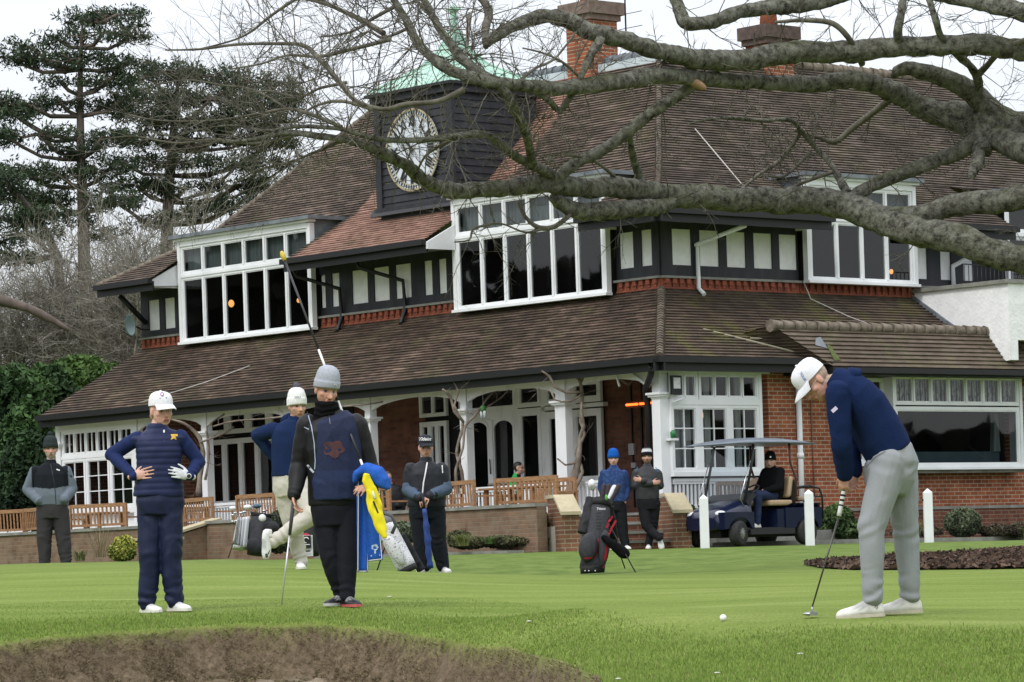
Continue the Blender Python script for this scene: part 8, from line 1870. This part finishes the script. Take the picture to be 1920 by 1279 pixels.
pine('broad dense pine behind the left end of the clubhouse roof', 112,
 [(310, 1070, 34), (310, 700, 30), (312, 480, 26), (316, 380, 22), (322, 280, 16), (330, 190, 10), (335, 140, 5)],
 [(320, 130, 60, 18), (385, 140, 60, 16), (450, 155, 55, 18), (285, 150, 45, 18), (520, 160, 30, 12), (300, 185, 80, 20), (390, 185, 90, 20), (490, 195, 70, 22), (550, 178, 28, 18), (270, 215, 60, 20), (350, 225, 90, 18), (450, 235, 90, 18), (530, 228, 45, 18), (290, 262, 70, 16), (400, 268, 100, 16), (510, 268, 50, 16), (230, 300, 45, 14), (330, 305, 80, 18), (440, 308, 70, 18), (540, 305, 30, 14), (260, 350, 60, 16), (350, 352, 60, 14), (450, 350, 60, 16), (500, 345, 30, 14), (230, 385, 45, 14), (400, 390, 55, 12), (340, 405, 50, 10), (455, 378, 40, 12), (270, 420, 40, 12)], rp, 1.15)
pine('leaning pine with low spreading boughs at the left edge', 100,
 [(112, 1070, 26), (116, 700, 22), (116, 560, 20), (108, 480, 16), (80, 420, 12), (40, 370, 8), (5, 340, 5)],
 [(20, 350, 50, 22), (-30, 330, 60, 22), (80, 400, 60, 16), (10, 410, 55, 20), (60, 440, 50, 14), (-40, 450, 70, 30), (20, 480, 50, 14)], rp, .9)
# ================================================================== bare scrub between the pines and the roof, and the evergreen hedge
SCR = mat('scrub_bark', (.13, .12, .095), (.29, .27, .22), rough=.95, scale=2)
def bareshrub(label, px, pyb, D, hpx, wpx, rr, n=15):
    b = W(px, pyb, D); root = empty('bare_shrub', (b.x, b.y, b.z), 0, label, 'shrub', 'bare winter scrub under the pines'); tw = Tw(); H_ = hpx*D/F_PX; Wd = wpx*D/F_PX
    for k in range(n):
        d = Vector((rr.uniform(-1, 1)*Wd/H_, rr.uniform(-1, 1)*.5, 1)).normalized(); q = b+Vector((rr.uniform(-.3, .3)*Wd, rr.uniform(-.5, .5), 0))
        n_s = 8; pts = [q]; L = H_*rr.uniform(.6, 1.05)
        for i in range(n_s): d = (d+rdir(rr)*.22).normalized(); q = q+d*L/n_s; pts.append(q)
        tw.seg(pts, .04, .01, 4)
        for i in range(2, n_s+1):
            for _ in range(4): shoot(tw, pts[i], (d*.5+rdir(rr)).normalized(), rr.uniform(.7, 1.7), .013, 2, up=.1, kink=.5, rr=rr, kids=3)
    me = np_mesh('branches', tw.V, tw.F, SCR, smooth=True); attach(obj('branches', me), root)
for i, (px, w_, h_, D, lab) in enumerate([(30, 55, 260, 96, 'bare grey scrub at the left edge above the evergreen bushes'), (115, 60, 285, 97, 'bare grey scrub under the tall pine, second from the left edge'), (195, 60, 300, 95, 'tangled bare scrub left of the satellite dish'), (255, 50, 310, 93, 'pale bare scrub rising beside the upper left eave'), (330, 60, 400, 101, 'tall bare scrub behind the left bay window roof')]):
    bareshrub(lab, px, 760, D, h_, w_, rp)
mb = MB(); c_ = catmull([(W(-190, 1060, 90), .42), (W(-180, 800, 90), .33), (W(-130, 620, 90), .26), (W(-60, 560, 90), .18), (W(20, 568, 90), .13), (W(80, 590, 90), .1), (W(130, 620, 90), .05)], .3); mb.tube([q for q, r in c_], [r for q, r in c_], 8, nz=.2)
fb = mb.build('bare_tree', PBARK, None, fix=False); tag(fb, 'bare tree whose thick bough arches in at the left edge above the evergreen bushes', 'tree')
def bush(name, label, cat, blobs, D0, cnt, size, clo, chi, seed, group=None, base=None, dens_in=.15, stems=True, aspect=.55):
    rr = random.Random(seed); C, S, SH = [], [], []; tot = sum(b[2]*b[3] for b in blobs); x0, y0 = base
    bs = W(x0, y0, D0); root = empty(name, (bs.x, bs.y, bs.z), 0, label, cat, group)
    for (cx, cy, rx, ry, dd) in [(b[0], b[1], b[2], b[3], b[4] if len(b) > 4 else 0) for b in blobs]:
        c = W(cx, cy, D0+dd); RX, RY = rx*D0/F_PX, ry*D0/F_PX; n = int(cnt*rx*ry/tot)
        for _ in range(n):
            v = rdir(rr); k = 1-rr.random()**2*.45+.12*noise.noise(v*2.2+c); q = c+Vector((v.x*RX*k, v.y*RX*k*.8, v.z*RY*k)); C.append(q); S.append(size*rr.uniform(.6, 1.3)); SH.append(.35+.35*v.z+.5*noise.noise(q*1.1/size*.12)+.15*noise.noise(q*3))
    if stems:
        mb = MB()
        for k in range(7): cx = blobs[rr.randrange(len(blobs))]; tp = W(cx[0]+rr.uniform(-.5, .5)*cx[2], cx[1], D0); c_ = catmull([(bs+Vector((rr.uniform(-.3, .3)*RX, 0, 0)), .03), (bs.lerp(tp, .5)+rdir(rr)*.1*RX, .02), (tp, .01)], .3); mb.tube([q for q, r in c_], [max(.008, size*.12)]*len(c_), 5)
        attach(mb.build('stems', TWG, None, fix=False), root)
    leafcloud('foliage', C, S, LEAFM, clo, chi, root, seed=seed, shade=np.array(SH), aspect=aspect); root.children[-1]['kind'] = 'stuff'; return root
GH = 'dark evergreen bushes at the left end of the clubhouse'
bush('evergreen_bush', 'dark laurel bush at the left edge behind the man with hands in pockets', 'bush', [(20, 760, 80, 75, 0), (-40, 820, 90, 120, 1), (60, 860, 70, 110, -1), (20, 920, 90, 70, -1.5), (85, 740, 60, 55, 1)], 86, 26000, .10, (.012, .030, .011), (.07, .14, .04), 21, GH, (30, 985))
bush('evergreen_bush', 'lighter laurel bush rising behind the left end of the veranda roof', 'bush', [(150, 720, 70, 55, 2), (110, 790, 60, 60, 1), (190, 740, 55, 50, 3), (215, 720, 35, 40, 3.5)], 89, 17000, .10, (.022, .05, .015), (.11, .19, .05), 22, GH, (130, 985))
bush('evergreen_bush', 'deep shaded laurel bush under the left veranda eave', 'bush', [(60, 900, 60, 90, 0), (85, 960, 40, 50, 0)], 83.5, 9000, .09, (.008, .018, .01), (.035, .075, .025), 23, GH, (70, 1000))  # shade under the eave is put into these darker leaf colours
# small planting by the walls
GP = 'low shrubs along the terrace wall'
bush('yellow_shrub', 'small yellow variegated shrub against the low wall left of the woman', 'shrub', [(233, 1025, 22, 20), (228, 1035, 26, 18)], 66, 3200, .035, (.05, .09, .02), (.50, .48, .10), 31, None, (232, 1052))
bush('clipped_shrub', 'round clipped grey-green shrub by the right-hand brick wall', 'shrub', [(1805, 980, 36, 28)], 69, 9000, .028, (.035, .05, .028), (.20, .23, .14), 32, None, (1805, 1008))
bush('green_shrub', 'dark green shrub in front of the terrace wall left of the step pier', 'shrub', [(1010, 980, 35, 20), (1000, 990, 28, 16), (1030, 985, 20, 20)], 64.5, 4200, .04, (.018, .035, .014), (.07, .12, .035), 33, GP, (1010, 1008))
bush('green_shrub', 'grey-green mounded shrub just right of the blue towel', 'shrub', [(755, 1000, 28, 22), (735, 1010, 20, 15)], 62, 3200, .035, (.05, .06, .04), (.20, .23, .15), 34, GP, (750, 1025))
bush('green_shrub', 'low dark shrub behind the two golf bags at the flank wall', 'shrub', [(535, 975, 30, 22), (520, 1015, 30, 22), (600, 1000, 40, 30)], 65, 4200, .04, (.02, .035, .015), (.09, .11, .05), 35, GP, (540, 1035))
bush('green_shrub', 'leafy shrub behind the golf cart rear rack', 'shrub', [(1570, 975, 32, 30), (1590, 995, 40, 20), (1540, 995, 25, 20)], 68, 4500, .05, (.02, .04, .015), (.09, .15, .045), 36, None, (1570, 1015))
bush('green_shrub', 'small dark shrub between the right step pier and the golf cart', 'shrub', [(1296, 975, 16, 26), (1300, 990, 20, 20)], 65.5, 1800, .04, (.018, .035, .014), (.08, .13, .04), 37, None, (1298, 1010))
bush('heather_hedge', 'low brown-green heather running along the bed between the capped man and the step pier', 'hedge', [(880, 1018, 40, 12), (940, 1016, 40, 12), (1000, 1014, 40, 12), (860, 1008, 24, 14)], 64.2, 8000, .03, (.04, .045, .022), (.15, .15, .07), 38, None, (940, 1030), stems=False)
bush('heather_hedge', 'low brown heather at the foot of the right-hand brick wall beside the round shrub', 'hedge', [(1870, 995, 40, 12), (1920, 993, 40, 14), (1720, 998, 50, 9)], 69.2, 6000, .03, (.035, .03, .022), (.12, .10, .06), 39, None, (1870, 1008), stems=False)
# strappy and grassy plants
def tuft(label, px, py, D, hpx, wpx, n, clo, chi, seed, name='grass_tuft', droop=.5):
    rr = random.Random(seed); b = W(px, py, D); root = empty(name, (b.x, b.y, b.z), 0, label, 'plant'); V, F, CC = [], [], []
    for k in range(n):
        a = rr.uniform(0, 6.283); d = Vector((math.cos(a), math.sin(a), 0)); L = hpx*D/F_PX*rr.uniform(.6, 1.15); o_ = b+d*rr.random()*wpx*.25*D/F_PX; sp_ = rr.uniform(.1, .6)*wpx/hpx; wd = d.cross(Vector((0, 0, 1)))*.006; nn = 4; bse = len(V); kk = rr.random(); c = [clo[i]*(1-kk)+chi[i]*kk for i in range(3)]
        for i in range(nn+1): u = i/nn; q = o_+d*(L*sp_*u**1.6)+Vector((0, 0, L*(u-droop*u**3*.6))); V += [q-wd*(1-u*.8), q+wd*(1-u*.8)]; CC += [*c, 1, *c, 1]
        for i in range(nn): q = bse+2*i; F.append((q, q+1, q+3, q+2))
    me = np_mesh('blades', V, F, LEAFM); me.color_attributes.new('Col', 'FLOAT_COLOR', 'POINT').data.foreach_set('color', CC); attach(obj('blades', me), root)
tuft('pale grass clump against the terrace wall right of the man with the umbrella', 868, 1024, 63.6, 30, 50, 260, (.08, .10, .03), (.28, .30, .12), 41)
tuft('thin grass clump by the wall right of the man with hands in pockets', 150, 1052, 64, 28, 40, 160, (.08, .09, .04), (.25, .25, .12), 42)
tuft('strappy yellow-green plant behind the legs of the bent golfer', 1712, 1012, 68.5, 60, 60, 130, (.10, .14, .03), (.35, .38, .12), 43, 'strappy_plant', .9)
tuft('strappy plant at the right edge by the brick wall', 1925, 1008, 69, 45, 50, 90, (.06, .12, .03), (.22, .28, .09), 44, 'strappy_plant', .9)
tuft('dry stalks against the wall behind the man with hands in pockets', 190, 1045, 64, 60, 60, 70, (.14, .10, .06), (.3, .24, .15), 45, 'dry_stems', .1)
tuft('bright green foliage at the foot of the bed left of the step pier', 918, 1020, 63.9, 18, 40, 200, (.06, .12, .03), (.16, .26, .08), 46)
# ================================================================== climbers on the veranda posts
VINE = mat('vine_wood', (.11, .085, .065), (.26, .22, .18), rough=.95, scale=5, bump=.3)
def climber(label, D, stems, rr, twigs=26):
    b = W(*stems[0][0][:2], D); root = empty('climber', (b.x, b.y, b.z), 0, label, 'climber', 'bare climbers on the veranda posts'); mb = MB(); tw = Tw()
    for st in stems:
        c_ = catmull([(W(x, y, D)+Vector((0, rr.uniform(-.08, .08), 0)), w_/2*D/F_PX) for x, y, w_ in st], .12); mb.tube([q for q, r in c_], [r for q, r in c_], 8, nz=.25, nf=8)
        for i in range(0, len(c_)-1):
            if rr.random() < .22: shoot(tw, c_[i][0], rdir(rr), rr.uniform(.2, .6), .006, 1, up=.05, kink=.6, rr=rr, kids=2)
    attach(mb.build('stems', VINE, None, fix=False), root)
    if tw.V: attach(obj('twigs', np_mesh('twigs', tw.V, tw.F, VINE, smooth=True)), root); root.children[-1]['kind'] = 'stuff'
climber('bare climber twisting up the post right of the green-jacketed man, behind the left step pier', 68.1, [[(1064, 930, 16), (1078, 890, 14), (1086, 850, 10), (1088, 820, 8), (1094, 800, 7), (1090, 770, 6), (1092, 740, 7), (1085, 710, 6), (1068, 700, 4)], [(1072, 925, 8), (1092, 885, 7), (1080, 850, 6), (1096, 815, 6), (1088, 790, 5), (1093, 760, 5)], [(1092, 735, 6), (1060, 735, 6), (1040, 725, 5), (1030, 705, 5), (1015, 695, 3)], [(1090, 715, 5), (1110, 700, 5), (1150, 702, 5), (1180, 722, 4), (1190, 705, 4), (1160, 692, 3)], [(1085, 865, 5), (1060, 872, 4), (1045, 860, 3)], [(1090, 740, 4), (1070, 752, 4), (1040, 750, 4), (1032, 730, 4)]], random.Random(51))
climber('bare double-stemmed climber up the post left of the arched veranda doors', 70.3, [[(870, 925, 7), (866, 885, 6), (856, 850, 6), (864, 815, 6), (868, 790, 6), (852, 772, 6), (845, 745, 5), (830, 730, 4)], [(858, 925, 6), (855, 880, 5), (868, 840, 5), (872, 800, 5), (890, 780, 5), (905, 760, 4), (925, 735, 4), (960, 725, 3)], [(868, 790, 5), (852, 760, 4), (860, 735, 4), (848, 712, 3)], [(895, 775, 3), (940, 745, 3), (955, 730, 2)]], random.Random(52))
climber('gnarled climber behind the woman, arching along the veranda fascia', 76.5, [[(372, 930, 11), (376, 880, 10), (381, 850, 9), (374, 820, 8), (354, 800, 6), (335, 790, 4), (318, 786, 2)], [(385, 900, 5), (392, 850, 4), (388, 800, 4), (400, 790, 3), (430, 770, 3), (440, 760, 2)], [(376, 830, 4), (420, 812, 4), (438, 800, 3)]], random.Random(53))
climber('thin bare shoots strung along the fascia above the caddie', 72.6, [[(640, 762, 3), (700, 757, 3), (760, 745, 3), (820, 738, 3), (850, 730, 3)], [(560, 778, 3), (500, 785, 3), (440, 790, 3), (400, 800, 3)]], random.Random(54))
